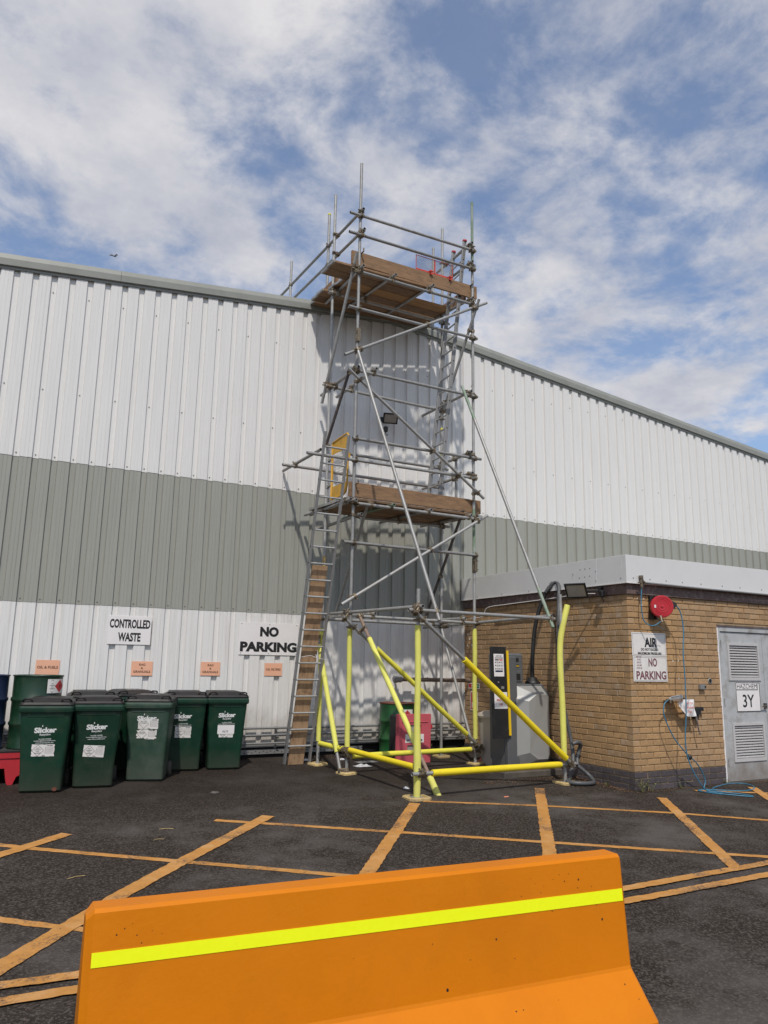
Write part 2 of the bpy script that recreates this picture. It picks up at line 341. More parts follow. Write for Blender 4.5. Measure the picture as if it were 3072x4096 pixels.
# asphalt: fine aggregate, dusty patches, painted shade with some damp by the big wall
def asphalt():
    m = bpy.data.materials.new('asphalt'); m.use_nodes = True; t = m.node_tree; b = t.nodes['Principled BSDF']; L = t.links.new
    def n(tp, **kw):
        x = t.nodes.new(tp)
        for k, v in kw.items():
            if k == 'inp':
                for a, c in v.items(): x.inputs[a].default_value = c
            else: setattr(x, k, v)
        return x
    g = n('ShaderNodeNewGeometry'); P = g.outputs['Position']
    v = n('ShaderNodeTexVoronoi', inp={'Scale': 80.0}); L(P, v.inputs['Vector'])
    f = n('ShaderNodeTexNoise', inp={'Scale': 60.0, 'Detail': 6.0, 'Roughness': 0.75}); L(P, f.inputs['Vector'])
    d = n('ShaderNodeTexNoise', inp={'Scale': 0.55, 'Detail': 9.0, 'Roughness': 0.62}); L(P, d.inputs['Vector'])
    d2 = n('ShaderNodeTexNoise', inp={'Scale': 3.0, 'Detail': 7.0, 'Roughness': 0.6}); L(P, d2.inputs['Vector'])
    sep = n('ShaderNodeSeparateXYZ'); L(P, sep.inputs[0])
    # aggregate colour
    cr = n('ShaderNodeValToRGB'); e = cr.color_ramp.elements
    e[0].position = 0.30; e[0].color = (0.015,0.0110,0.0087,1); e[1].position = 0.78; e[1].color = (0.115,0.097,0.083,1)
    x = cr.color_ramp.elements.new(0.55); x.color = (0.036,0.0272,0.0212,1)
    s = n('ShaderNodeMath', operation='MULTIPLY_ADD', inp={1: 0.35, 2: 0.0}); sv = n('ShaderNodeSeparateColor'); L(v.outputs['Color'], sv.inputs[0]); L(sv.outputs[0], s.inputs[0])
    a = n('ShaderNodeMath', operation='MULTIPLY_ADD', inp={1: 0.72}); L(f.outputs['Fac'], a.inputs[0]); L(s.outputs[0], a.inputs[2]); L(a.outputs[0], cr.inputs[0])
    # dusty pale patches
    dm = n('ShaderNodeMath', operation='MULTIPLY_ADD', inp={1: 0.35, 2: 0.0}); L(d2.outputs['Fac'], dm.inputs[0])
    da = n('ShaderNodeMath', operation='ADD'); L(d.outputs['Fac'], da.inputs[0]); L(dm.outputs[0], da.inputs[1])
    dr = n('ShaderNodeMapRange', inp={'From Min': 0.66, 'From Max': 0.84, 'To Min': 0.0, 'To Max': 0.62}); L(da.outputs[0], dr.inputs['Value'])
    # brown zone near the wall: its shade painted in, plus damp by the vacuum
    wy = n('ShaderNodeMapRange', inp={'From Min': 7.9, 'From Max': 9.4, 'To Min': 0.0, 'To Max': 0.55}); 
    wn = n('ShaderNodeMath', operation='MULTIPLY_ADD', inp={1: 2.6}); L(d.outputs['Fac'], wn.inputs[0]); wo_ = n('ShaderNodeMath', operation='SUBTRACT', inp={1: 1.3}); L(sep.outputs['Y'], wo_.inputs[0]); L(wo_.outputs[0], wn.inputs[2]); L(wn.outputs[0], wy.inputs['Value'])
    mx = n('ShaderNodeMix', data_type='RGBA'); L(dr.outputs[0], mx.inputs['Factor']); L(cr.outputs[0], mx.inputs['A']); mx.inputs['B'].default_value = (0.120,0.108,0.098,1)
    m2 = n('ShaderNodeMix', data_type='RGBA'); L(wy.outputs[0], m2.inputs['Factor']); L(mx.outputs['Result'], m2.inputs['A']); m2.inputs['B'].default_value = (0.019,0.0135,0.0105,1)
    L(m2.outputs['Result'], b.inputs['Base Color'])
    b.inputs['Roughness'].default_value = 0.82; b.inputs['Specular IOR Level'].default_value = 0.15
    bp = n('ShaderNodeBump', inp={'Strength': 0.75, 'Distance': 0.008}); L(a.outputs[0], bp.inputs['Height']); L(bp.outputs[0], b.inputs['Normal'])
    return m
m_asph = asphalt()
def splash(m, z0, z1, col, amt):
    t = m.node_tree; L = t.links.new; b = t.nodes['Principled BSDF']
    g = t.nodes.new('ShaderNodeNewGeometry'); s = t.nodes.new('ShaderNodeSeparateXYZ'); L(g.outputs['Position'], s.inputs[0])
    n_ = t.nodes.new('ShaderNodeTexNoise'); n_.inputs['Scale'].default_value = 3.5; n_.inputs['Detail'].default_value = 9; n_.inputs['Roughness'].default_value = 0.7; L(g.outputs['Position'], n_.inputs['Vector'])
    a = t.nodes.new('ShaderNodeMath'); a.operation = 'MULTIPLY_ADD'; a.inputs[1].default_value = (z1-z0)*1.6; L(n_.outputs['Fac'], a.inputs[0]); L(s.outputs['Z'], a.inputs[2])
    r_ = t.nodes.new('ShaderNodeMapRange'); r_.inputs['From Min'].default_value = z0+(z1-z0)*0.8; r_.inputs['From Max'].default_value = z1+(z1-z0)*0.8; r_.inputs['To Min'].default_value = amt; r_.inputs['To Max'].default_value = 0.0; L(a.outputs[0], r_.inputs['Value'])
    src = b.inputs['Base Color'].links[0].from_socket; mx = t.nodes.new('ShaderNodeMix'); mx.data_type = 'RGBA'; L(r_.outputs[0], mx.inputs['Factor']); L(src, mx.inputs['A']); mx.inputs['B'].default_value = (*col, 1); L(mx.outputs['Result'], b.inputs['Base Color'])
splash(m_whitelow, 0.35, 0.95, (0.30,0.26,0.21), 0.75)
splash(m_door, 0.0, 0.55, (0.20,0.165,0.135), 0.8)
splash(m_bin, 0.1, 0.45, (0.06,0.062,0.045), 0.6); splash(m_binold, 0.1, 0.5, (0.09,0.095,0.075), 0.6)
splash(m_foamlow, 0.0, 0.35, (0.30,0.25,0.10), 0.45) if 'm_foamlow' in globals() else None
for q_ in (m_brick, m_bricks, m_brickw): splash(q_, 0.15, 0.55, (0.24,0.15,0.08), 0.35)
for q_ in (m_pale,): splash(q_, -0.1, 0.30, (0.42,0.38,0.16), 0.5)
def road_paint():
    m = mat('worn_yellow_line', (0.47,0.215,0.045), 0.75, var=0.16, vscale=14, dirt=(0.56,0.315,0.125), dscale=5.0, damt=0.9, bump=0.2, bscale=80)
    t = m.node_tree; L = t.links.new; b = t.nodes['Principled BSDF']
    g = t.nodes.new('ShaderNodeNewGeometry'); nn = t.nodes.new('ShaderNodeTexNoise'); nn.inputs['Scale'].default_value = 38; nn.inputs['Detail'].default_value = 7; nn.inputs['Roughness'].default_value = 0.8
    L(g.outputs['Position'], nn.inputs['Vector'])
    n2_ = t.nodes.new('ShaderNodeTexNoise'); n2_.inputs['Scale'].default_value = 1.7; n2_.inputs['Detail'].default_value = 4; L(g.outputs['Position'], n2_.inputs['Vector'])
    ad = t.nodes.new('ShaderNodeMath'); ad.operation = 'ADD'; L(nn.outputs['Fac'], ad.inputs[0]); L(n2_.outputs['Fac'], ad.inputs[1])
    mr = t.nodes.new('ShaderNodeMapRange'); mr.inputs['From Min'].default_value = 1.05; mr.inputs['From Max'].default_value = 1.19; mr.inputs['To Max'].default_value = 0.9; L(ad.outputs[0], mr.inputs['Value'])
    src = b.inputs['Base Color'].links[0].from_socket
    mx = t.nodes.new('ShaderNodeMix'); mx.data_type = 'RGBA'; L(mr.outputs[0], mx.inputs['Factor']); L(src, mx.inputs['A']); mx.inputs['B'].default_value = (0.05,0.043,0.04,1); L(mx.outputs['Result'], b.inputs['Base Color'])
    return m
m_paint = road_paint()

# ------------------------------------------------------------------ ground
g = MB()
xs = [-400,-120,-40,-12]+[-6+i for i in range(25)]+[24,40,120,400]; ys = [-400,-100,-25,-10,-4,0,3,6,7.604,9,10.5,12.0,40,150,600]
for y in ys:
    for x in xs: g.v.append((x, y, gz(y)))
nx = len(xs)
for j in range(len(ys)-1):
    for i in range(nx-1): g.f.append((j*nx+i, j*nx+i+1, (j+1)*nx+i+1, (j+1)*nx+i)); g.m.append(0); g.sm.append(False)
single('ground', g, m_asph, kind='structure', loc=(0,0,0))

rng = random.Random(3)
def line(pts, w, zoff=0.004, ragged=0.006):
    mb = MB(); P = []
    for a, b in zip(pts[:-1], pts[1:]):
        a = Vector((*a, 0)); b = Vector((*b, 0)); k = max(2, int((b-a).length/0.045))
        P += [a+(b-a)*(i/k) for i in range(k)]
    P.append(Vector((*pts[-1], 0)))
    t = (P[-1]-P[0]).normalized(); n_ = Vector((-t.y, t.x, 0))
    Lf = []; Rt = []
    for p in P:
        q = p+n_*(w/2+rng.uniform(-ragged, ragged)); Lf.append((q.x, q.y, gz(q.y)+zoff))
        q = p-n_*(w/2+rng.uniform(-ragged, ragged)); Rt.append((q.x, q.y, gz(q.y)+zoff))
    mb.v = Lf+Rt; k = len(P)
    for i in range(k-1): mb.f.append((k+i, k+i+1, i+1, i)); mb.m.append(0); mb.sm.append(False)
    single('road_marking', mb, m_paint, kind='structure', loc=(P[0].x, P[0].y, gz(P[0].y)))
line([(-1.2,8.98),(0.475,7.705),(0.664,7.533),(1.236,7.088),(1.804,6.653),(2.278,6.298),(2.792,5.897),(4.0,4.97)], 0.085, 0.004)
line([(2.426,7.942),(3.832,6.961),(5.1,6.054),(5.798,5.557),(6.36,5.162),(6.95,4.75)], 0.085, 0.004)
line([(4.933,8.021),(6.08,7.388),(7.382,6.528),(8.155,5.882),(9.5,4.85)], 0.08, 0.004)
line([(8.806,7.402),(9.663,6.938),(11.5,5.85)], 0.075, 0.004)
line([(-1.0,6.1),(0.463,7.371),(1.032,7.879)], 0.125, 0.008)
line([(2.99,7.923),(1.816,6.701),(1.181,6.015),(0.824,5.593),(0.2,4.85)], 0.135, 0.008)
line([(4.777,7.948),(3.126,5.906),(2.2,4.78)], 0.125, 0.008)
line([(6.813,8.191),(4.87,5.736),(4.1,4.77)], 0.125, 0.008)
line([(7.945,7.194),(6.12,4.761)], 0.12, 0.008)
line([(9.814,7.286),(9.351,6.72),(7.9,4.8)], 0.12, 0.008)
line([(-6,4.9),(0.37,4.815),(0.73,4.793),(4.726,4.716),(6.537,4.748),(14,4.80)], 0.095, 0.012)
line([(-6,4.72),(0.363,4.623),(0.698,4.614),(4.523,4.496),(6.207,4.516),(14,4.56)], 0.095, 0.012)
line([(-0.6,6.75),(0.407,5.843),(0.642,5.638),(0.84,5.486),(1.6,4.85)], 0.08, 0.004)

# ------------------------------------------------------------------ big warehouse
D = 11.553; APX = 6.32
def roofz(x): return 7.957-0.1035*abs(x-APX)                       # top edge of the verge trim
wh = Thing('warehouse', (APX, D, 0.15), 'big grey and white metal-clad warehouse with a shallow gable, behind the scaffold tower', 'warehouse')
P0 = 0.379; PER = 0.25
def prof(x):   # outward relief of the ribbed sheet (0 = trough, 0.032 = crest)
    u = ((x-P0)/PER) % 1.0
    u = u if u < 0.5 else u-1.0; u = abs(u)*PER
    if u < 0.0385: return 0.0
    if u < 0.0465: return 0.036*(u-0.0385)/0.008
    return 0.036
sheet_shape = {}
def sheet(x0, z0, z1f, off, m, name):
    mb = MB(); vs = []; k = 0
    xs_ = []
    for i in range(-1, 5):
        c = x0+PER*i+0.0
        for dx in (-0.0465, -0.0385, 0.0385, 0.0465):
            x = c+dx
            if x0-0.10 < x < x0+0.905: xs_.append(x)
        # fine stiffening swages on the crest
        for dx in (0.100, 0.104, 0.108, 0.146, 0.150, 0.154):
            x = c+dx
            if x0-0.10 < x < x0+0.905: xs_.append(x)
    xs_ = sorted(set([round(x, 4) for x in xs_]+[round(x0-0.095, 4), round(x0+0.905, 4)]))
    jit = rng.uniform(-0.004, 0.004)
    for x in xs_:
        u = ((x-P0)/PER) % 1.0*PER
        pr_ = prof(x)
        if abs(u-0.104) < 0.001 or abs(u-0.150) < 0.001: pr_ -= 0.003
        y = D-off-pr_
        zt = z1f(x) if callable(z1f) else z1f
        vs.append((x, y, z0+jit)); vs.append((x, y, zt))
    n_ = len(xs_)
    for i in range(n_-1): mb.f.append((2*i, 2*i+2, 2*i+3, 2*i+1)); mb.m.append(0); mb.sm.append(False)
    # returned bottom edge gives the sheet a visible thickness
    o = len(vs)
    for x in range(n_): vs.append((vs[2*x][0], vs[2*x][1]+0.012, vs[2*x][2]))
    for i in range(n_-1): mb.f.append((2*i, o+i, o+i+1, 2*i+2)); mb.m.append(0); mb.sm.append(False)
    mb.v = vs
    wh.part('cladding_sheet', mb, m)
for i in range(-6, 21):
    x0 = P0+PER+i*1.0
    sheet(x0, 0.36, 2.36, 0.0, m_whitelow, 'low')
    sheet(x0, 2.335, 4.38, 0.005, m_green, 'mid')
    sheet(x0, 4.35, lambda x: roofz(x)-0.16, 0.010, m_white, 'top')
# fixings
sc_ = MB()
def screw(x, z, off=0.0, r=0.011):
    y = D-off
    sc_.lathe([(r*0.95, 0.0), (r, 0.004), (r*0.7, 0.009)], n=8, M=Matrix.Translation((x, y, z)) @ Matrix.Rotation(R(90), 4, 'X'), capb=False)
for i in range(-24, 84):
    x = P0+PER*i
    screw(x, 4.405, 0.010); screw(x, 2.385, 0.005)
    if i % 2 == 1:
        screw(x, 5.38, 0.010)
        if roofz(x) > 7.35: screw(x, 6.885, 0.010)
wh.part('fixing_screws', sc_, m_steel, kind='stuff')
# verge trim pieces along the gable: sloping cap, vertical fascia, soffit return
def trim(xa, xb):
    ya = D-0.092
    rings = []
    for x in (xa, xb):
        z = roofz(x)
        rings.append([Vector(p) for p in ((x, D+0.14, z+0.005), (x, D-0.06, z), (x, ya, z-0.085), (x, ya, z-0.185), (x, ya+0.006, z-0.192), (x, D-0.062, z-0.195), (x, D-0.062, z-0.232), (x, D-0.030, z-0.232), (x, D+0.14, z-0.10))])
    mb = MB(); mb.loft([rings[1], rings[0]]); wh.part('verge_trim', mb, m_trim)
for a, b in ((-6.0, 1.545), (1.549, 4.8), (4.804, APX), (APX, 9.5), (9.504, 12.80), (12.804, 16.5), (16.504, 22.0)): trim(a, b)
# roof sheets and the rest of the volume
rf = MB()
for s_, xe in ((-1, -6.0), (1, 22.0)):
    q = [(APX, D+0.12, roofz(APX)-0.03), (xe, D+0.12, roofz(xe)-0.03), (xe, 34, roofz(xe)-0.03), (APX, 34, roofz(APX)-0.03)]
    rf.poly(q if s_ > 0 else list(reversed(q)))
wh.part('roof', rf, m_trim)
bw = MB()
bw.prism([(-5.9, D+0.06, 0.2), (21.9, D+0.06, 0.2), (21.9, D+0.06, roofz(21.9)-0.2), (APX, D+0.06, roofz(APX)-0.2), (-5.9, D+0.06, roofz(-5.9)-0.2)], (0, 22, 0))
wh.part('wall_core', bw, m_white)
bf = MB(); bf.box((-5.9, D-0.055, 0.305), (7.925, D+0.05, 0.365)); wh.part('base_flashing', bf, m_conduit)
pb = MB(); pb.box((-5.9, D-0.01, 0.10), (7.925, D+0.05, 0.30)); wh.part('gap_shade_strip', pb, m_hole)  # near-black strip: shade of the gap under the flashing put into the colour

# service pipes and cable tray along the foot of the wall
for z, r_, ph in ((0.590, 0.019, 'highest'), (0.487, 0.015, 'middle'), (0.365, 0.014, 'lowest')):
    t = Thing('service_pipe', (1.0, D-0.10, z), 'thin grey service pipe along the foot of the warehouse wall, %s of the three' % ph, 'pipe', 'pipes along the foot of the wall')
    mb = MB(); pts = [(-5.9+i*0.9, D-0.10, z+rng.uniform(-0.004, 0.004)) for i in range(16)]; pts[-1] = (7.90, D-0.10, z)
    mb.tube(pts, r_, 10); t.part('pipe', mb, m_conduit)
    for i in range(9):
        x = -3.1+i*1.25
        b_ = MB(); b_.box((x-0.018, D-0.10-r_-0.004, z-r_-0.012), (x+0.018, D-0.035, z-r_-0.002)); b_.box((x-0.018, D-0.042, z-r_-0.07), (x+0.018, D-0.034, z+r_)); t.part('bracket', b_, m_conduit)
ct = Thing('cable_tray', (2, D-0.05, 0.17), 'perforated metal cable tray at ground level under the service pipes', 'cable tray')
mb = MB(); mb.box((-5.5, D-0.052, 0.205), (5.9, D-0.046, 0.268)); mb.box((-5.5, D-0.052, 0.268), (5.9, D-0.012, 0.272)); ct.part('tray', mb, m_conduit)
sl_ = MB()
for i in range(190):
    x = -5.4+i*0.06; sl_.box((x, D-0.0545, 0.222 if i % 2 else 0.238), (x+0.016, D-0.0525, 0.236 if i % 2 else 0.252))
ct.part('slots', sl_, m_hole, kind='stuff')
# brown flue pipe
fp = Thing('flue_pipe', (6.41, 11.35, 1.33), 'short brown horizontal pipe with a collar, between the warehouse wall and the brick building', 'pipe')
mb = MB(); mb.tube([(6.52, 11.35, 1.332), (7.925, 11.35, 1.318)], 0.034, 14, cap=True); fp.part('pipe', mb, m_pipe)
mb = MB(); mb.tube([(6.44, 11.35, 1.333), (6.53, 11.35, 1.332)], 0.052, 14); mb.tube([(6.40, 11.35, 1.333), (6.445, 11.35, 1.333)], 0.060, 14, hollow=0.25); fp.part('collar', mb, m_conduit)
for x in (6.78, 7.02, 7.30, 7.55):
    mb = MB(); mb.tube([(x, 11.35, 1.33), (x+0.035, 11.35, 1.3295)], 0.038, 14); fp.part('joint_ring', mb, m_pipe)
mb = MB(); mb.box((6.47, 11.36, 1.31), (6.50, D-0.034, 1.35)); fp.part('bracket', mb, m_conduit)

# ------------------------------------------------------------------ small brick building
CX, CY = 7.93, 7.604; CH = 0.08068; BL = 0.242
bb = Thing('brick_outbuilding', (CX, CY, 0), 'small flat-roofed buff brick outbuilding with a white fascia, at the right of the scaffold', 'brick building')
DX0, DX1, DZ1 = 9.725, 11.75, 2.215
core = MB()
core.box((CX+0.012, CY+0.012, -0.25), (DX0-0.002, D-0.005, 2.60)); core.box((DX1, CY+0.012, -0.25), (15.5, D-0.005, 2.60)); core.box((DX0-0.002, CY+0.012, DZ1+0.005), (DX1, D-0.005, 2.60))
bb.part('mortar_bed', core, m_mortar)
def brick_mb(w_, d_, h_):   # front at y=0 going to +y, length along x from 0
    mb = MB(); b = 0.0045
    x1 = w_; z1 = h_
    o = [(0, b, 0), (x1, b, 0), (x1, b, z1), (0, b, z1)]; i_ = [(b, 0, b), (x1-b, 0, b), (x1-b, 0, z1-b), (b, 0, z1-b)]; k = [(0, d_, 0), (x1, d_, 0), (x1, d_, z1), (0, d_, z1)]
    mb.add(o+i_+k, [(4,5,6,7), (0,1,5,4), (1,2,6,5), (2,3,7,6), (3,0,4,7), (8,9,1,0), (9,10,2,1), (10,11,3,2), (11,8,0,3)])
    return mb
g_ = 0.0105
full = brick_mb(BL-g_, 0.10, CH-g_); half = brick_mb(BL/2-g_*0.5-0.006, 0.10, CH-g_)
me_full = full.mesh('brick', [m_brick]); me_half = half.mesh('brick', [m_brick])
me_fullw = full.mesh('brick', [m_brickw]); me_halfw = half.mesh('brick', [m_brickw])
me_fulld = full.mesh('brick', [m_blueb]); me_halfd = half.mesh('brick', [m_blueb])
allb = []   # (distance key, face, kind, pos, length)
for c in range(-3, 32):
    z = c*CH+g_/2
    # right (front) face: x from the corner
    x = CX + (0.0 if c % 2 == 0 else 0.0)
    first = BL if (c % 2 == 0) else BL/2
    xx = CX; k = 0
    while xx < 13.2:
        ln = first if k == 0 else BL
        a, b_ = xx, xx+ln
        if z < DZ1-0.02:
            if a < DX0 < b_-0.02: ln2 = DX0-a; allb.append((0, c, a, ln2)) if ln2 > 0.05 else None
            elif DX0 <= a < DX1-0.02: pass
            elif a < DX1: pass
            else: allb.append((0, c, a, ln))
            if a <= DX0 and b_ <= DX0+0.02: allb.append((0, c, a, ln))
        else: allb.append((0, c, a, ln))
        xx += ln; k += 1
    yy = CY+0.0; first = BL/2 if (c % 2 == 0) else BL
    k = 0
    while yy < D-0.03:
        ln = first if k == 0 else BL
        ln = min(ln, D-0.01-yy)
        if ln > 0.06: allb.append((1, c, yy, ln))
        yy += ln; k += 1
seen = set(); ub = []
for b_ in allb:
    if b_ is None: continue
    key = (b_[0], b_[1], round(b_[2], 2))
    if key in seen: continue
    seen.add(key); ub.append(b_)
def scr(b_):   # nearness score: the bricks that show largest become objects of their own
    f_, c, s_, ln = b_
    p = Vector((s_+ln/2, CY, (c+0.5)*CH)) if f_ == 0 else Vector((CX, s_+ln/2, (c+0.5)*CH))
    d = p-Vector((0, 0, 1.596)); n_ = Vector((0,-1,0)) if f_ == 0 else Vector((-1,0,0))
    u_ = 3051*d.dot(RT)/d.dot(FW)
    vis = 1 if (u_ < 1545 and p.z > gz(p.y)-0.02) else 0
    return vis*ln*abs(d.normalized().dot(n_))/d.length_squared
ub.sort(key=scr, reverse=True)
rest = MB(); nb = 0
for i, b_ in enumerate(ub):
    f_, c, s_, ln = b_
    z = c*CH+g_/2; plinth = c < 3
    jx = rng.uniform(-0.0022, 0.0022); jz = rng.uniform(-0.0018, 0.0018); rz = rng.uniform(-0.006, 0.006)
    # two faces: front face runs along +x; left face runs along -y seen from the left
    L_ = ln-g_ if ln > 0.2 else ln-g_
    if f_ == 0: Mx = Matrix.Translation((s_+ (0 if abs(s_-CX) < 1e-6 else g_/2), CY+jx, z+jz)) @ Matrix.Rotation(rz*0.5, 4, 'Y')
    else: Mx = Matrix.Translation((CX+jx, s_+ln-g_/2, z+jz)) @ Matrix.Rotation(R(-90), 4, 'Z') @ Matrix.Rotation(rz*0.5, 4, 'Y')
    isfull = abs(ln-BL) < 0.003; ishalf = abs(ln-BL/2) < 0.003
    if nb < 298 and scr(b_) > 0 and (isfull or ishalf):
        white = (f_ == 1 and rng.random() < (0.62 if c > 14 else 0.15)) or (f_ == 0 and c > 20 and rng.random() < 0.05)
        me = (me_fulld if isfull else me_halfd) if plinth else ((me_fullw if isfull else me_halfw) if white else (me_full if isfull else me_half))
        o = bpy.data.objects.new('brick', me); COL.objects.link(o); o.parent = bb.o
        o.matrix_basis = Matrix.Translation(-bb.loc) @ Mx; nb += 1
    else:
        t_ = brick_mb(L_, 0.10, CH-g_)
        rest.add([Mx @ Vector(v) for v in t_.v], t_.f, 1 if plinth else 0)
bb.part('bricks', rest, [m_bricks, m_bluebs], kind='stuff')
# timber board under the fascia, fascia panels, roof
tb_ = MB(); tb_.box((CX-0.03, CY-0.03, 2.585), (15.5, CY+0.02, 2.735)); bb.part('timber_board', tb_, m_timber)
tb_ = MB(); tb_.box((CX-0.03, CY+0.021, 2.585), (CX+0.02, D-0.045, 2.735)); bb.part('timber_board', tb_, m_timber)
def fascia_panel(lo, hi): mb = MB(); mb.cbox(lo, hi, 0.002); bb.part('fascia_panel', mb, m_fascia)
FX = CX-0.075; FY = CY-0.075
fascia_panel((FX, 8.591, 2.735), (CX+0.0, D-0.047, 3.112)); fascia_panel((FX-0.002, 8.089, 2.735), (CX+0.0, 8.588, 3.114)); fascia_panel((FX, CY+0.002, 2.735), (CX+0.0, 8.086, 3.112))
fascia_panel((FX+0.0, FY, 2.735), (11.2, CY+0.0, 3.112)); fascia_panel((11.203, FY, 2.735), (15.5, CY+0.0, 3.112))
lip = MB(); lip.box((FX-0.008, FY-0.008, 2.722), (15.5, FY+0.02, 2.734)); lip.box((FX-0.008, FY+0.021, 2.722), (FX+0.02, D-0.047, 2.734)); bb.part('drip_edge', lip, m_white)
rv = MB()
for (y, z) in ((11.0,2.77),(9.6,2.765),(8.572,2.935),(8.101,2.935),(8.101,2.80),(7.63,2.80),(10.3,2.77)): rv.lathe([(0.010,0),(0.009,0.006),(0.004,0.009)], n=8, M=Matrix.Translation((FX-0.002, y, z)) @ Matrix.Rotation(R(-90), 4, 'Y'))
for x in (7.98,8.30,8.62,8.95,9.34,9.8,10.2,10.7): rv.lathe([(0.010,0),(0.009,0.006),(0.004,0.009)], n=8, M=Matrix.Translation((x, FY, 2.80+0.0*x)) @ Matrix.Rotation(R(90), 4, 'X'))
bb.part('rivets', rv, m_steel, kind='stuff')
fh = MB()
for y, z in ((8.42,2.985),(8.32,2.985),(8.22,2.985),(8.44,2.865),(8.33,2.87),(8.23,2.875)): fh.poly([(FX-0.0028, y+math.cos(6.283*j/7)*0.010, z+math.sin(6.283*j/7)*0.009) for j in range(7)][::-1])
bb.part('screw_holes', fh, m_hole, kind='stuff')
rr_ = MB(); rr_.box((CX, CY, 3.02), (15.5, D-0.05, 3.06)); bb.part('roof', rr_, m_trim)

# door with two louvres
dr_ = MB(); dr_.box((DX0, CY+0.012, -0.02), (DX0+0.062, CY+0.09, DZ1)); dr_.box((DX0+0.062, CY+0.010, DZ1-0.075), (DX1, CY+0.09, DZ1)); bb.part('door_frame', dr_, m_door)
dt = MB(); dt.box((DX0-0.01, CY-0.003, DZ1-0.004), (DX1, CY+0.008, DZ1+0.02)); bb.part('door_drip', dt, m_timber)
seal = MB()
pz = -0.02
while pz < DZ1-0.03:
    h_ = rng.uniform(0.03, 0.08); seal.box((DX0-0.012-rng.uniform(0, 0.012), CY-0.004, pz), (DX0+0.004, CY+0.012, min(DZ1-0.01, pz+h_))); pz += h_
bb.part('sealant_strip', seal, m_sign)
def door(x0, x1, lv, name):
    mb = MB(); z0, z1 = 0.02, DZ1-0.085; Yf = CY+0.028
    # leaf built round the louvre openings
    xs_ = [x0, lv[0], lv[1], x1]; zz_ = [z0, 0.325, 0.785, 1.475, 1.94, z1]
    for i in range(3):
        for j in range(5):
            if i == 1 and j in (1, 3): continue
            mb.box((xs_[i], Yf, zz_[j]), (xs_[i+1], Yf+0.04, zz_[j+1]))
    d_ = bb.part(name, mb, m_door)
    for (a, b) in ((0.325, 0.785), (1.475, 1.94)):
        fr = MB()
        for lo, hi in (((lv[0]-0.04, Yf-0.014, a-0.045), (lv[1]+0.035, Yf-0.001, a)), ((lv[0]-0.04, Yf-0.014, b), (lv[1]+0.035, Yf-0.001, b+0.035)), ((lv[0]-0.04, Yf-0.014, a+0.0003), (lv[0], Yf-0.001, b-0.0003)), ((lv[1], Yf-0.014, a+0.0003), (lv[1]+0.035, Yf-0.001, b-0.0003))): fr.box(lo, hi)
        bb.part('louvre_frame', fr, m_louvre, parent=d_)
        bk = MB(); bk.box((lv[0]-0.01, Yf+0.045, a-0.01), (lv[1]+0.01, Yf+0.05, b+0.01)); bb.part('louvre_back', bk, m_hole, parent=d_)
        n_ = 12; st_ = (b-a)/n_
        for k in range(n_):
            s_ = MB(); zc = a+st_*(k+0.15)
            s_.prism([(lv[0], Yf+0.002, zc), (lv[0], Yf+0.002, zc+0.016), (lv[0], Yf+0.030, zc+0.030), (lv[0], Yf+0.030, zc+0.026)], (lv[1]-lv[0], 0, 0)); bb.part('slat', s_, m_louvre, parent=d_)
    return d_
dl = door(DX0+0.068, 10.745, (9.98, 10.62), 'door')
door(10.752, 11.70, (11.0, 11.5), 'door')
for z in (1.95, 1.11, 0.27):
    h_ = MB(); h_.tube([(DX0+0.070, CY+0.018, z-0.06), (DX0+0.070, CY+0.018, z+0.06)], 0.008, 8); bb.part('hinge', h_, m_dark, parent=dl)
hd = MB(); hd.box((10.68, CY-0.01, 1.02), (10.72, CY+0.027, 1.10)); hd.tube([(10.70, CY-0.012, 1.06), (10.60, CY-0.02, 1.055)], 0.009, 8); bb.part('handle', hd, m_dark, parent=dl)
# step / threshold
th = MB(); th.box((DX0+0.062, CY+0.005, -0.05), (DX1, CY+0.10, 0.015)); bb.part('threshold', th, m_conc)

# ------------------------------------------------------------------ foreground barrier
A_ = Vector((0.562, 3.54, 0)); B_ = Vector((3.267, 3.325, 0)); tx = (B_-A_).normalized(); ny = Vector((tx.y, -tx.x, 0))   # ny faces the camera
gb = -0.170
def bprof(s, chx=0.0):   # half profile to the camera side, mirrored behind
    h = [(0.052, 0.600), (0.066, 0.588), (0.118, 0.062), (0.128, 0.045), (0.270, gb+0.085), (0.272, gb)]
    return [A_+tx*s+ny*(d*(1)-chx*(1 if d > 0 else 0))+Vector((0,0,z)) for d, z in h]
def ring(s, ins, zi=0.0):
    h = [(0.054, 0.600), (0.068, 0.586), (0.118, 0.068), (0.124, 0.052), (0.304, gb+0.040), (0.306, gb)]
    pts = []
    for d, z in h: pts.append(A_+tx*s+ny*(d-ins)+Vector((0,0,z-(zi if z > 0.5 else 0))))
    for d, z in reversed(h): pts.append(A_+tx*s-ny*(d-ins)+Vector((0,0,z-(zi if z > 0.5 else 0))))
    return pts
Ln = (B_-A_).length
rings = [ring(0.0, 0.026, 0.030), ring(0.030, 0.0)]
for k in range(1, 30): rings.append(ring(0.03+(Ln-0.042)*k/30, 0.0))
rings += [ring(Ln-0.012, 0.0), ring(Ln, 0.008, 0.008)]
bar = Thing('concrete_barrier', ((A_.x+B_.x)/2, (A_.y+B_.y)/2, gb), 'orange painted concrete barrier with a lime reflective strip, closest thing in the foreground', 'barrier')
mb = MB(); mb.loft(rings)
bar.part('body', mb, m_orange)
def fpt(s, z, out=0.0):  # point on the upper camera-side face
    d = 0.068+(0.118-0.068)*(0.586-z)/(0.586-0.068); return A_+tx*s+ny*(d+out)+Vector((0,0,z))
st_ = MB(); s0, s1 = 0.030, Ln-0.016
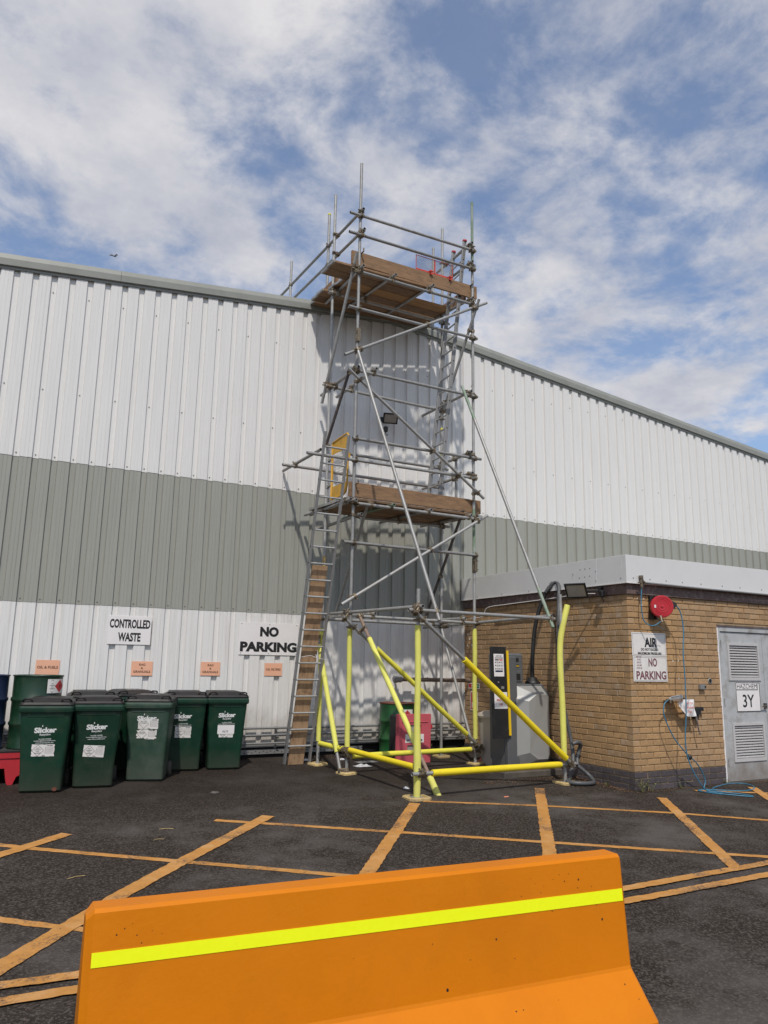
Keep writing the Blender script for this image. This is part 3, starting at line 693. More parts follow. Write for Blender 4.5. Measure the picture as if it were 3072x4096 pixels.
za, zb_ = 0.392, 0.445
k = 24; top = [fpt(s0+(s1-s0)*i/k, zb_-0.012*i/k, 0.0025) for i in range(k+1)]; bot = [fpt(s0+(s1-s0)*i/k, za-0.018*i/k, 0.0025) for i in range(k+1)]
st_.v = [tuple(v) for v in top+bot]
for i in range(k): st_.f.append((k+1+i, k+2+i, i+1, i)); st_.m.append(0); st_.sm.append(False)
b0 = [fpt(s0+(s1-s0)*i/k, zb_-0.012*i/k, 0.0003) for i in range(k+1)]; o = len(st_.v)
st_.v += [tuple(v) for v in b0]
for i in range(k): st_.f.append((i, i+1, o+i+1, o+i)); st_.m.append(0); st_.sm.append(False)
bar.part('reflective_strip', st_, m_lime)
# air holes and chips in the concrete face
hl = MB()
spots = [(2.30,0.535,.003),(2.36,0.533,.003),(2.33,0.50,.004),(2.20,0.49,.002),(2.26,0.515,.002),(2.42,0.50,.006),(2.41,0.462,.004),(2.18,0.46,.003),(2.06,0.455,.003),(1.90,0.28,.006),(1.15,0.29,.002),(1.55,0.30,.003),(2.55,0.30,.008),(2.50,0.46,.003),(2.24,0.37,.004),(2.52,0.37,.003),(2.0,0.185,.003),(2.12,0.53,.002),(2.48,0.545,.002),(2.15,0.505,.002),(0.15,0.52,.003),(0.12,0.50,.004),(0.20,0.49,.003),(0.26,0.50,.002),(0.30,0.485,.002),(0.18,0.535,.002),(0.22,0.46,.003),(1.62,0.10,.009),(1.75,0.21,.003)]
for s_, z, r_ in spots:
    c = fpt(s_, z, 0.0006); ey = (fpt(s_, z+0.1)-fpt(s_, z)).normalized(); n_ = 7
    hl.poly([c+tx*(math.cos(6.283*j/n_)*r_*rng.uniform(0.6, 1))+ey*(math.sin(6.283*j/n_)*r_*rng.uniform(0.7, 1.1)) for j in range(n_)])
for s_, f_, r_ in ((1.95,0.35,.004),(1.99,0.35,.003),(2.20,0.30,.002),(2.62,0.25,.004),(2.66,0.55,.003),(0.9,0.3,.003),(2.1,0.75,.003)):
    p0 = Vector((0.124, 0, 0.052)); p1 = Vector((0.304, 0, gb+0.040)); q = p0+(p1-p0)*f_
    n2d = Vector((-(p1.z-p0.z), 0, p1.x-p0.x)).normalized()
    c = A_+tx*s_+ny*(q.x+n2d.x*0.0008)+Vector((0,0,q.z+n2d.z*0.0008)); ey = (ny*(p1.x-p0.x)+Vector((0,0,p1.z-p0.z))).normalized()
    hl.poly([c+tx*(math.cos(6.283*j/7)*r_)-ey*(math.sin(6.283*j/7)*r_) for j in range(7)])
bar.part('air_holes', hl, m_hole, kind='stuff')
TUBES=[
('standard','steel',(4.854, 9.918, 0.108),(4.854, 9.918, 9.527)),
('standard','steel',(7.147, 10.097, 0.115),(7.147, 10.097, 9.687)),
('standard','steel',(4.766, 10.71, 0.138),(4.766, 10.71, 9.393)),
('standard','steel',(4.939, 8.178, 0.042),(4.939, 8.178, 2.514)),
('standard','steel',(7.427, 8.385, 0.05),(7.427, 8.385, 2.598)),
('standard','steel',(6.992, 10.827, 0.142),(6.992, 10.827, 9.512)),
('standard','steel',(4.833, 11.104, 7.8),(4.833, 11.104, 9.27)),
('standard','steel',(4.783, 12.728, 7.55),(4.783, 12.728, 9.15)),
('standard','steel',(7.126, 11.35, 7.75),(7.126, 11.35, 9.424)),
('guard_rail','steel',(4.641, 9.851, 8.554),(7.19, 10.05, 8.721)),
('guard_rail','steel',(4.634, 9.851, 8.218),(7.172, 10.049, 8.367)),
('ledger','steel',(4.849, 9.867, 7.597),(7.127, 10.045, 7.695)),
('ledger','steel',(4.663, 9.853, 6.968),(7.206, 10.051, 7.083)),
('brace','steel',(4.587, 9.787, 6.134),(7.38, 10.005, 7.773)),
('ledger','steel',(4.667, 10.655, 7.562),(7.119, 10.784, 7.626)),
('brace','steel',(4.766, 9.827, 7.885),(4.697, 10.845, 5.698)),
('guard_rail','steel',(4.851, 9.797, 8.654),(4.773, 13.544, 8.654)),
('guard_rail','steel',(4.877, 9.799, 8.313),(4.783, 12.856, 8.313)),
('transom','steel',(4.855, 9.758, 7.657),(4.878, 11.237, 7.657)),
('transom','steel',(5.458, 9.805, 7.689),(5.298, 11.25, 7.689)),
('transom','steel',(6.204, 9.863, 7.734),(6.049, 11.25, 7.734)),
('transom','steel',(7.075, 9.971, 7.784),(6.927, 11.3, 7.784)),
('guard_rail','steel',(7.062, 9.97, 8.814),(7.098, 11.167, 8.814)),
('guard_rail','steel',(7.068, 9.97, 8.46),(7.06, 10.898, 8.46)),
('brace','steel',(7.106, 9.845, 7.704),(6.941, 10.771, 5.823)),
('ledger','steel',(4.825, 9.866, 5.959),(7.203, 10.051, 6.033)),
('ledger','steel',(4.667, 10.655, 5.938),(7.031, 10.779, 5.961)),
('transom','steel',(4.83, 9.796, 5.997),(4.861, 11.265, 5.997)),
('transom','steel',(5.134, 9.789, 6.025),(5.153, 11.272, 6.025)),
('transom','steel',(7.027, 9.967, 6.081),(7.007, 11.509, 6.081)),
('brace','steel',(4.652, 9.792, 5.93),(7.279, 9.997, 4.277)),
('raker','steel',(4.778, 9.742, 6.242),(5.2, 8.099, 2.128)),
('raker','green',(6.79, 9.909, 6.105),(7.176, 8.264, 2.12)),
('brace','dark',(4.747, 9.964, 5.943),(4.702, 10.625, 4.96)),
('guard_rail','steel',(4.789, 9.863, 4.883),(7.269, 10.056, 4.956)),
('guard_rail','steel',(4.04, 9.804, 4.53),(7.161, 10.048, 4.614)),
('guard_rail','steel',(5.164, 10.781, 4.909),(7.159, 10.886, 4.943)),
('guard_rail','steel',(4.903, 10.767, 4.556),(7.071, 10.881, 4.59)),
('guard_rail','steel',(4.119, 10.976, 4.626),(4.964, 11.021, 4.641)),
('transom','steel',(4.34, 9.999, 4.67),(4.34, 11.51, 4.672)),
('guard_rail','steel',(7.025, 9.967, 5.029),(7.06, 11.379, 5.029)),
('guard_rail','steel',(7.04, 9.968, 4.675),(6.97, 11.426, 4.675)),
('standard','steel',(7.071, 10.5, 4.05),(7.071, 10.5, 5.027)),
('ledger','steel',(4.882, 9.87, 3.898),(7.121, 10.045, 3.927)),
('ledger','steel',(5.429, 10.695, 3.863),(7.12, 10.784, 3.902)),
('transom','steel',(4.742, 9.769, 3.929),(4.735, 11.236, 3.929)),
('transom','steel',(4.834, 9.776, 3.931),(4.664, 11.3, 3.931)),
('transom','green',(5.5, 9.828, 3.941),(5.336, 11.3, 3.941)),
('transom','steel',(6.197, 9.882, 3.949),(6.039, 11.3, 3.949)),
('transom','steel',(7.012, 9.966, 3.964),(6.864, 11.3, 3.964)),
('transom','steel',(4.932, 9.784, 3.731),(4.93, 11.336, 3.731)),
('ledger','steel',(4.682, 9.854, 3.306),(7.187, 10.05, 3.331)),
('brace','steel',(7.349, 10.002, 4.001),(4.647, 9.791, 2.396)),
('brace','dark',(6.941, 10.101, 4.059),(6.978, 11.3, 2.396)),
('brace','steel',(5.134, 9.96, 3.985),(5.223, 11.2, 2.376)),
('ledger','steel',(4.761, 8.113, 2.242),(7.251, 8.32, 2.243)),
('ledger','steel',(5.018, 9.881, 2.249),(7.205, 10.051, 2.241)),
('ledger','steel',(4.828, 10.663, 2.234),(7.008, 10.778, 2.229)),
('ledger','steel',(4.901, 8.001, 2.284),(4.735, 10.428, 2.295)),
('ledger','steel',(7.442, 8.584, 2.307),(6.953, 11.333, 2.204)),
('transom','steel',(5.203, 9.805, 2.296),(5.048, 11.2, 2.296)),
('transom','steel',(6.871, 9.935, 2.3),(6.73, 11.2, 2.3)),
('brace','steel',(4.842, 8.07, 2.208),(7.509, 8.291, 0.257)),
('brace','steel',(4.674, 9.794, 2.234),(7.194, 9.99, 0.329)),
('raker','rusty',(4.972, 9.877, 2.27),(5.316, 8.26, -0.029)),
('brace','steel',(4.697, 10.698, 1.967),(4.751, 9.899, 0.113)),
('brace','steel',(6.935, 10.747, 2.192),(7.061, 10.041, 0.358)),
('base_rail','steel',(4.724, 10.585, 0.433),(4.775, 9.847, 0.421)),
('base_rail','steel',(4.861, 10.047, 0.407),(4.987, 8.216, 0.363)),
('base_rail','steel',(4.85, 9.868, 0.326),(7.227, 10.053, 0.319)),
('base_rail','steel',(4.829, 8.109, 0.312),(7.573, 8.337, 0.285)),
]
FOAM=[
('pale',[(4.766, 10.71, 2.091), (4.766, 10.71, 0.453)],0.0365),
('pale',[(4.854, 9.918, 2.067), (4.854, 9.918, 0.447)],0.0365),
('pale',[(4.939, 8.178, 2.062), (4.939, 8.178, 0.02)],0.04),
('pale',[(7.147, 10.097, 2.154), (7.147, 10.097, 0.44)],0.0365),
('bright',[(5.594, 8.132, 1.657), (7.351, 8.278, 0.372)],0.041),
('mid',[(5.249, 9.838, 1.799), (6.895, 9.967, 0.555)],0.0365),
('pale',[(5.022, 9.641, 1.934), (5.226, 8.683, 0.573)],0.0365),
('pale',[(4.7, 10.645, 1.844), (4.744, 10.008, 0.367)],0.0365),
('mid',[(4.726, 10.555, 0.433), (4.772, 9.891, 0.422)],0.0365),
('bright',[(4.869, 9.932, 0.404), (4.98, 8.305, 0.365)],0.0365),
('mid',[(4.898, 9.871, 0.326), (7.018, 10.037, 0.32)],0.0365),
('bright',[(5.128, 8.134, 0.309), (7.293, 8.314, 0.288)],0.041),
('pale',[(5.279, 8.434, 0.219), (5.316, 8.26, -0.029)],0.042),
('pale',[(7.529, 8.355, 2.449), (7.447, 8.365, 2.17), (7.407, 8.385, 1.934), (7.391, 8.385, 1.617), (7.41, 8.385, 1.124), (7.419, 8.385, 0.4)],0.042),
]
COUPLERS=[
((4.854, 9.918, 8.569),(0.0, 0.0, 1.0),(4.858, 9.868, 8.569),(0.995, 0.078, 0.065)),
((4.854, 9.918, 8.231),(0.0, 0.0, 1.0),(4.858, 9.868, 8.231),(0.995, 0.078, 0.059)),
((4.854, 9.918, 7.598),(0.0, 0.0, 1.0),(4.858, 9.868, 7.598),(0.996, 0.078, 0.043)),
((4.854, 9.918, 6.977),(0.0, 0.0, 1.0),(4.858, 9.868, 6.977),(0.996, 0.078, 0.045)),
((4.854, 9.918, 6.296),(0.0, 0.0, 1.0),(4.863, 9.808, 6.296),(0.861, 0.067, 0.505)),
((4.854, 9.918, 7.704),(0.0, 0.0, 1.0),(4.76, 9.912, 7.704),(-0.029, 0.422, -0.906)),
((4.854, 9.918, 8.654),(0.0, 0.0, 1.0),(4.848, 9.918, 8.654),(-0.021, 1.0, 0.0)),
((4.854, 9.918, 8.313),(0.0, 0.0, 1.0),(4.874, 9.919, 8.313),(-0.031, 1.0, -0.0)),
((4.854, 9.918, 7.657),(0.0, 0.0, 1.0),(4.858, 9.918, 7.657),(0.015, 1.0, -0.0)),
((4.854, 9.918, 5.96),(0.0, 0.0, 1.0),(4.858, 9.868, 5.96),(0.996, 0.078, 0.031)),
((4.854, 9.918, 5.997),(0.0, 0.0, 1.0),(4.833, 9.918, 5.997),(0.021, 1.0, 0.0)),
((4.854, 9.918, 5.798),(0.0, 0.0, 1.0),(4.863, 9.808, 5.798),(0.845, 0.066, -0.531)),
((4.854, 9.918, 5.943),(0.0, 0.0, 1.0),(4.747, 9.964, 5.943),(-0.038, 0.558, -0.829)),
((4.854, 9.918, 4.885),(0.0, 0.0, 1.0),(4.858, 9.868, 4.885),(0.997, 0.078, 0.029)),
((4.854, 9.918, 4.552),(0.0, 0.0, 1.0),(4.858, 9.868, 4.552),(0.997, 0.078, 0.027)),
((4.854, 9.918, 3.898),(0.0, 0.0, 1.0),(4.882, 9.87, 3.898),(0.997, 0.078, 0.013)),
((4.854, 9.918, 3.929),(0.0, 0.0, 1.0),(4.741, 9.917, 3.929),(-0.005, 1.0, -0.0)),
((4.854, 9.918, 3.931),(0.0, 0.0, 1.0),(4.818, 9.914, 3.931),(-0.11, 0.994, 0.0)),
((4.854, 9.918, 3.731),(0.0, 0.0, 1.0),(4.932, 9.918, 3.731),(-0.001, 1.0, 0.0)),
((4.854, 9.918, 3.308),(0.0, 0.0, 1.0),(4.858, 9.868, 3.308),(0.997, 0.078, 0.01)),
((4.854, 9.918, 2.524),(0.0, 0.0, 1.0),(4.863, 9.808, 2.524),(-0.858, -0.067, -0.51)),
((4.854, 9.918, 2.293),(0.0, 0.0, 1.0),(4.77, 9.912, 2.293),(-0.068, 0.998, 0.004)),
((4.854, 9.918, 2.091),(0.0, 0.0, 1.0),(4.863, 9.808, 2.091),(0.796, 0.062, -0.602)),
((4.854, 9.918, 0.141),(0.0, 0.0, 1.0),(4.75, 9.911, 0.141),(0.027, -0.396, -0.918)),
((4.854, 9.918, 0.422),(0.0, 0.0, 1.0),(4.77, 9.912, 0.422),(0.068, -0.998, -0.016)),
((4.854, 9.918, 0.404),(0.0, 0.0, 1.0),(4.87, 9.919, 0.404),(0.068, -0.997, -0.024)),
((4.854, 9.918, 0.326),(0.0, 0.0, 1.0),(4.858, 9.868, 0.326),(0.997, 0.078, -0.003)),
((7.147, 10.097, 8.718),(0.0, 0.0, 1.0),(7.151, 10.047, 8.718),(0.995, 0.078, 0.065)),
((7.147, 10.097, 8.366),(0.0, 0.0, 1.0),(7.151, 10.047, 8.366),(0.995, 0.078, 0.059)),
((7.147, 10.097, 7.695),(0.0, 0.0, 1.0),(7.127, 10.045, 7.695),(0.996, 0.078, 0.043)),
((7.147, 10.097, 7.081),(0.0, 0.0, 1.0),(7.151, 10.047, 7.081),(0.996, 0.078, 0.045)),
((7.147, 10.097, 7.641),(0.0, 0.0, 1.0),(7.156, 9.987, 7.641),(0.861, 0.067, 0.505)),
((7.147, 10.097, 7.784),(0.0, 0.0, 1.0),(7.062, 10.088, 7.784),(-0.11, 0.994, 0.0)),
((7.147, 10.097, 8.814),(0.0, 0.0, 1.0),(7.066, 10.099, 8.814),(0.03, 1.0, 0.0)),
((7.147, 10.097, 8.46),(0.0, 0.0, 1.0),(7.067, 10.096, 8.46),(-0.009, 1.0, -0.0)),
((7.147, 10.097, 7.222),(0.0, 0.0, 1.0),(7.064, 10.082, 7.222),(-0.078, 0.441, -0.894)),
((7.147, 10.097, 6.031),(0.0, 0.0, 1.0),(7.151, 10.047, 6.031),(0.996, 0.078, 0.031)),
((7.147, 10.097, 6.081),(0.0, 0.0, 1.0),(7.025, 10.095, 6.081),(-0.013, 1.0, -0.0)),
((7.147, 10.097, 4.355),(0.0, 0.0, 1.0),(7.156, 9.987, 4.355),(0.845, 0.066, -0.531)),
((7.147, 10.097, 4.952),(0.0, 0.0, 1.0),(7.151, 10.047, 4.952),(0.997, 0.078, 0.029)),
((7.147, 10.097, 4.614),(0.0, 0.0, 1.0),(7.151, 10.047, 4.614),(0.997, 0.078, 0.027)),
((7.147, 10.097, 5.029),(0.0, 0.0, 1.0),(7.029, 10.1, 5.029),(0.025, 1.0, -0.0)),
((7.147, 10.097, 4.675),(0.0, 0.0, 1.0),(7.034, 10.092, 4.675),(-0.048, 0.999, -0.0)),
((7.147, 10.097, 3.927),(0.0, 0.0, 1.0),(7.121, 10.045, 3.927),(0.997, 0.078, 0.013)),
((7.147, 10.097, 3.331),(0.0, 0.0, 1.0),(7.151, 10.047, 3.331),(0.997, 0.078, 0.01)),
((7.147, 10.097, 3.887),(0.0, 0.0, 1.0),(7.156, 9.987, 3.887),(-0.858, -0.067, -0.51)),
((7.147, 10.097, 2.241),(0.0, 0.0, 1.0),(7.151, 10.047, 2.241),(0.997, 0.078, -0.003)),
((7.147, 10.097, 2.25),(0.0, 0.0, 1.0),(7.172, 10.101, 2.25),(-0.175, 0.984, -0.037)),
((7.147, 10.097, 0.358),(0.0, 0.0, 1.0),(7.156, 9.987, 0.358),(0.796, 0.062, -0.602)),
((7.147, 10.097, 0.46),(0.0, 0.0, 1.0),(7.054, 10.08, 0.46),(0.064, -0.358, -0.931)),
((7.147, 10.097, 0.319),(0.0, 0.0, 1.0),(7.151, 10.047, 0.319),(0.997, 0.078, -0.003)),
((4.766, 10.71, 7.565),(0.0, 0.0, 1.0),(4.769, 10.66, 7.565),(0.998, 0.052, 0.026)),
((4.766, 10.71, 5.998),(0.0, 0.0, 1.0),(4.706, 10.706, 5.998),(-0.029, 0.422, -0.906)),
((4.766, 10.71, 8.654),(0.0, 0.0, 1.0),(4.832, 10.711, 8.654),(-0.021, 1.0, 0.0)),
((4.766, 10.71, 8.313),(0.0, 0.0, 1.0),(4.849, 10.713, 8.313),(-0.031, 1.0, -0.0)),
((4.766, 10.71, 7.657),(0.0, 0.0, 1.0),(4.87, 10.708, 7.657),(0.015, 1.0, -0.0)),
((4.766, 10.71, 5.939),(0.0, 0.0, 1.0),(4.769, 10.66, 5.939),(0.999, 0.052, 0.01)),
((4.766, 10.71, 5.997),(0.0, 0.0, 1.0),(4.849, 10.708, 5.997),(0.021, 1.0, 0.0)),
((4.766, 10.71, 4.96),(0.0, 0.0, 1.0),(4.702, 10.625, 4.96),(-0.038, 0.558, -0.829)),
((4.766, 10.71, 3.929),(0.0, 0.0, 1.0),(4.738, 10.71, 3.929),(-0.005, 1.0, -0.0)),
((4.766, 10.71, 3.931),(0.0, 0.0, 1.0),(4.73, 10.706, 3.931),(-0.11, 0.994, 0.0)),
((4.766, 10.71, 2.234),(0.0, 0.0, 1.0),(4.828, 10.663, 2.234),(0.999, 0.052, -0.003)),
((4.766, 10.71, 1.967),(0.0, 0.0, 1.0),(4.697, 10.698, 1.967),(0.027, -0.396, -0.918)),
((4.939, 8.178, 2.242),(0.0, 0.0, 1.0),(4.943, 8.128, 2.242),(0.997, 0.083, 0.0)),
((4.939, 8.178, 2.285),(0.0, 0.0, 1.0),(4.889, 8.175, 2.285),(-0.068, 0.998, 0.004)),
((4.939, 8.178, 2.131),(0.0, 0.0, 1.0),(4.947, 8.078, 2.131),(0.805, 0.067, -0.589)),
((4.939, 8.178, 0.363),(0.0, 0.0, 1.0),(4.987, 8.216, 0.363),(0.068, -0.997, -0.024)),
((4.939, 8.178, 0.311),(0.0, 0.0, 1.0),(4.944, 8.118, 0.311),(0.997, 0.083, -0.01)),
((7.427, 8.385, 0.311),(0.0, 0.0, 1.0),(7.435, 8.285, 0.311),(0.805, 0.067, -0.589)),
((7.427, 8.385, 0.286),(0.0, 0.0, 1.0),(7.432, 8.325, 0.286),(0.997, 0.083, -0.01)),
((6.992, 10.827, 7.623),(0.0, 0.0, 1.0),(6.995, 10.777, 7.623),(0.998, 0.052, 0.026)),
((6.992, 10.827, 7.784),(0.0, 0.0, 1.0),(6.98, 10.826, 7.784),(-0.11, 0.994, 0.0)),
((6.992, 10.827, 8.814),(0.0, 0.0, 1.0),(7.088, 10.824, 8.814),(0.03, 1.0, 0.0)),
((6.992, 10.827, 8.46),(0.0, 0.0, 1.0),(7.061, 10.828, 8.46),(-0.009, 1.0, -0.0)),
((6.992, 10.827, 5.823),(0.0, 0.0, 1.0),(6.941, 10.771, 5.823),(-0.078, 0.441, -0.894)),
((6.992, 10.827, 5.961),(0.0, 0.0, 1.0),(6.995, 10.777, 5.961),(0.999, 0.052, 0.01)),
((6.992, 10.827, 6.081),(0.0, 0.0, 1.0),(7.016, 10.827, 6.081),(-0.013, 1.0, -0.0)),
((6.992, 10.827, 4.94),(0.0, 0.0, 1.0),(6.989, 10.877, 4.94),(0.998, 0.052, 0.017)),
((6.992, 10.827, 4.588),(0.0, 0.0, 1.0),(6.989, 10.877, 4.588),(0.999, 0.052, 0.016)),
((6.992, 10.827, 5.029),(0.0, 0.0, 1.0),(7.046, 10.826, 5.029),(0.025, 1.0, -0.0)),
((6.992, 10.827, 4.675),(0.0, 0.0, 1.0),(6.999, 10.827, 4.675),(-0.048, 0.999, -0.0)),
((6.992, 10.827, 3.899),(0.0, 0.0, 1.0),(6.995, 10.777, 3.899),(0.998, 0.052, 0.023)),
((6.992, 10.827, 3.964),(0.0, 0.0, 1.0),(6.917, 10.819, 3.964),(-0.11, 0.994, 0.0)),
((6.992, 10.827, 3.051),(0.0, 0.0, 1.0),(6.963, 10.828, 3.051),(0.018, 0.585, -0.811)),
((6.992, 10.827, 2.229),(0.0, 0.0, 1.0),(6.995, 10.777, 2.229),(0.999, 0.052, -0.003)),
((6.992, 10.827, 2.223),(0.0, 0.0, 1.0),(7.041, 10.836, 2.223),(-0.175, 0.984, -0.037)),
((6.992, 10.827, 2.192),(0.0, 0.0, 1.0),(6.935, 10.747, 2.192),(0.064, -0.358, -0.931)),
((4.833, 11.104, 8.654),(0.0, 0.0, 1.0),(4.824, 11.104, 8.654),(-0.021, 1.0, 0.0)),
((4.833, 11.104, 8.313),(0.0, 0.0, 1.0),(4.837, 11.104, 8.313),(-0.031, 1.0, -0.0)),
((4.783, 12.728, 8.654),(0.0, 0.0, 1.0),(4.79, 12.728, 8.654),(-0.021, 1.0, 0.0)),
((4.783, 12.728, 8.313),(0.0, 0.0, 1.0),(4.787, 12.728, 8.313),(-0.031, 1.0, -0.0)),
((4.855, 9.868, 8.568),(0.995, 0.078, 0.065),(4.85, 9.868, 8.654),(-0.021, 1.0, 0.0)),
((7.07, 10.041, 8.713),(0.995, 0.078, 0.065),(7.064, 10.041, 8.814),(0.03, 1.0, 0.0)),
((4.88, 9.87, 8.233),(0.995, 0.078, 0.059),(4.875, 9.87, 8.313),(-0.031, 1.0, -0.0)),
((7.073, 10.041, 8.362),(0.995, 0.078, 0.059),(7.068, 10.041, 8.46),(-0.009, 1.0, -0.0)),
((7.127, 10.045, 7.695),(0.996, 0.078, 0.043),(7.161, 9.988, 7.644),(0.861, 0.067, 0.505)),
((4.849, 9.867, 7.597),(0.996, 0.078, 0.043),(4.758, 9.944, 7.636),(-0.029, 0.422, -0.906)),
((4.859, 9.868, 7.598),(0.996, 0.078, 0.043),(4.857, 9.868, 7.657),(0.015, 1.0, -0.0)),
((5.449, 9.914, 7.623),(0.996, 0.078, 0.043),(5.446, 9.914, 7.689),(-0.11, 0.994, 0.0)),
((6.195, 9.973, 7.655),(0.996, 0.078, 0.043),(6.191, 9.972, 7.734),(-0.11, 0.994, 0.0)),
((7.071, 10.041, 7.693),(0.996, 0.078, 0.043),(7.067, 10.041, 7.784),(-0.11, 0.994, 0.0)),
((6.115, 9.966, 7.034),(0.996, 0.078, 0.045),(6.12, 9.906, 7.034),(0.861, 0.067, 0.505)),
((7.064, 10.04, 7.077),(0.996, 0.078, 0.045),(7.055, 10.131, 7.122),(-0.078, 0.441, -0.894)),
((7.069, 9.981, 7.59),(0.861, 0.067, 0.505),(7.093, 9.917, 7.557),(-0.078, 0.441, -0.894)),
((4.773, 9.801, 6.243),(0.861, 0.067, 0.505),(4.778, 9.742, 6.242),(0.095, -0.369, -0.925)),
((4.871, 10.665, 7.568),(0.998, 0.052, 0.026),(4.869, 10.666, 7.657),(0.015, 1.0, -0.0)),
((5.363, 10.691, 7.581),(0.998, 0.052, 0.026),(5.36, 10.691, 7.689),(-0.11, 0.994, 0.0)),
((4.759, 9.932, 7.661),(-0.029, 0.422, -0.906),(4.858, 9.93, 7.657),(0.015, 1.0, -0.0)),
((4.705, 10.72, 5.968),(-0.029, 0.422, -0.906),(4.709, 10.657, 5.939),(0.999, 0.052, 0.01)),
((6.951, 10.718, 5.932),(-0.078, 0.441, -0.894),(6.947, 10.775, 5.96),(0.999, 0.052, 0.01)),
((6.964, 10.642, 6.086),(-0.078, 0.441, -0.894),(7.018, 10.643, 6.081),(-0.013, 1.0, -0.0)),
((4.833, 9.866, 5.959),(0.996, 0.078, 0.031),(4.832, 9.866, 5.997),(0.021, 1.0, 0.0)),
((5.137, 9.89, 5.968),(0.996, 0.078, 0.031),(5.135, 9.89, 6.025),(0.013, 1.0, 0.0)),
((7.028, 10.038, 6.027),(0.996, 0.078, 0.031),(7.026, 10.038, 6.081),(-0.013, 1.0, -0.0)),
((4.849, 10.664, 5.94),(0.999, 0.052, 0.01),(4.848, 10.664, 5.997),(0.021, 1.0, 0.0)),
((5.146, 10.68, 5.943),(0.999, 0.052, 0.01),(5.145, 10.68, 6.025),(0.013, 1.0, 0.0)),
((7.018, 10.778, 5.961),(0.999, 0.052, 0.01),(7.016, 10.778, 6.081),(-0.013, 1.0, -0.0)),
((4.834, 9.962, 5.997),(0.021, 1.0, 0.0),(4.747, 9.964, 5.943),(-0.038, 0.558, -0.829)),
((6.249, 9.917, 4.926),(0.845, 0.066, -0.531),(6.244, 9.976, 4.926),(0.997, 0.078, 0.029)),
((6.762, 9.957, 4.603),(0.845, 0.066, -0.531),(6.757, 10.016, 4.603),(0.997, 0.078, 0.027)),
((5.188, 8.146, 2.244),(0.095, -0.369, -0.925),(5.188, 8.149, 2.242),(0.997, 0.083, 0.0)),
((7.164, 8.314, 2.243),(0.089, -0.38, -0.921),(7.164, 8.313, 2.243),(0.997, 0.083, 0.0)),
((7.029, 10.038, 4.949),(0.997, 0.078, 0.029),(7.027, 10.038, 5.029),(0.025, 1.0, -0.0)),
((7.038, 10.038, 4.611),(0.997, 0.078, 0.027),(7.036, 10.038, 4.675),(-0.048, 0.999, -0.0)),
((7.049, 10.88, 4.941),(0.998, 0.052, 0.017),(7.048, 10.88, 5.029),(0.025, 1.0, -0.0)),
((6.998, 10.877, 4.588),(0.999, 0.052, 0.016),(6.996, 10.877, 4.675),(-0.048, 0.999, -0.0)),
((4.341, 10.988, 4.63),(0.998, 0.052, 0.018),(4.34, 10.988, 4.671),(0.0, 1.0, 0.001)),
((7.038, 10.501, 5.029),(0.025, 1.0, -0.0),(7.071, 10.5, 5.027),(0.0, 0.0, 1.0)),
((7.014, 10.497, 4.675),(-0.048, 0.999, -0.0),(7.071, 10.5, 4.675),(0.0, 0.0, 1.0)),
((4.882, 9.87, 3.898),(0.997, 0.078, 0.013),(4.824, 9.864, 3.931),(-0.11, 0.994, 0.0)),
((5.49, 9.918, 3.906),(0.997, 0.078, 0.013),(5.49, 9.917, 3.941),(-0.11, 0.994, 0.0)),
((6.187, 9.972, 3.915),(0.997, 0.078, 0.013),(6.187, 9.972, 3.949),(-0.11, 0.994, 0.0)),
((7.005, 10.036, 3.926),(0.997, 0.078, 0.013),(7.004, 10.036, 3.964),(-0.11, 0.994, 0.0)),
((7.121, 10.045, 3.927),(0.997, 0.078, 0.013),(7.151, 9.987, 3.884),(-0.858, -0.067, -0.51)),
((5.142, 9.89, 3.902),(0.997, 0.078, 0.013),(5.135, 9.974, 3.966),(0.044, 0.61, -0.791)),
((5.429, 10.695, 3.863),(0.998, 0.052, 0.023),(5.404, 10.692, 3.941),(-0.11, 0.994, 0.0)),
((6.104, 10.73, 3.879),(0.998, 0.052, 0.023),(6.103, 10.73, 3.949),(-0.11, 0.994, 0.0)),
((6.924, 10.773, 3.897),(0.998, 0.052, 0.023),(6.922, 10.773, 3.964),(-0.11, 0.994, 0.0)),
((6.988, 10.178, 3.964),(-0.11, 0.994, 0.0),(6.943, 10.173, 3.959),(0.018, 0.585, -0.811)),
((6.199, 9.973, 3.321),(0.997, 0.078, 0.01),(6.204, 9.913, 3.321),(-0.858, -0.067, -0.51)),
((4.893, 8.124, 2.242),(0.997, 0.083, 0.0),(4.893, 8.124, 2.285),(-0.068, 0.998, 0.004)),
((4.838, 8.119, 2.242),(0.997, 0.083, 0.0),(4.842, 8.07, 2.208),(0.805, 0.067, -0.589)),
((7.181, 10.05, 2.241),(0.997, 0.078, -0.003),(7.181, 10.05, 2.252),(-0.175, 0.984, -0.037)),
((5.193, 9.894, 2.248),(0.997, 0.078, -0.003),(5.193, 9.894, 2.296),(-0.11, 0.994, 0.0)),
((6.861, 10.025, 2.242),(0.997, 0.078, -0.003),(6.861, 10.025, 2.3),(-0.11, 0.994, 0.0)),
((5.018, 9.881, 2.249),(0.997, 0.078, -0.003),(4.975, 9.865, 2.253),(0.121, -0.571, -0.812)),
((7.008, 10.778, 2.229),(0.999, 0.052, -0.003),(7.05, 10.785, 2.224),(-0.175, 0.984, -0.037)),
((5.106, 10.678, 2.234),(0.999, 0.052, -0.003),(5.106, 10.678, 2.296),(-0.11, 0.994, 0.0)),
((6.778, 10.766, 2.229),(0.999, 0.052, -0.003),(6.779, 10.766, 2.3),(-0.11, 0.994, 0.0)),
((6.934, 10.774, 2.229),(0.999, 0.052, -0.003),(6.935, 10.747, 2.192),(0.064, -0.358, -0.931)),
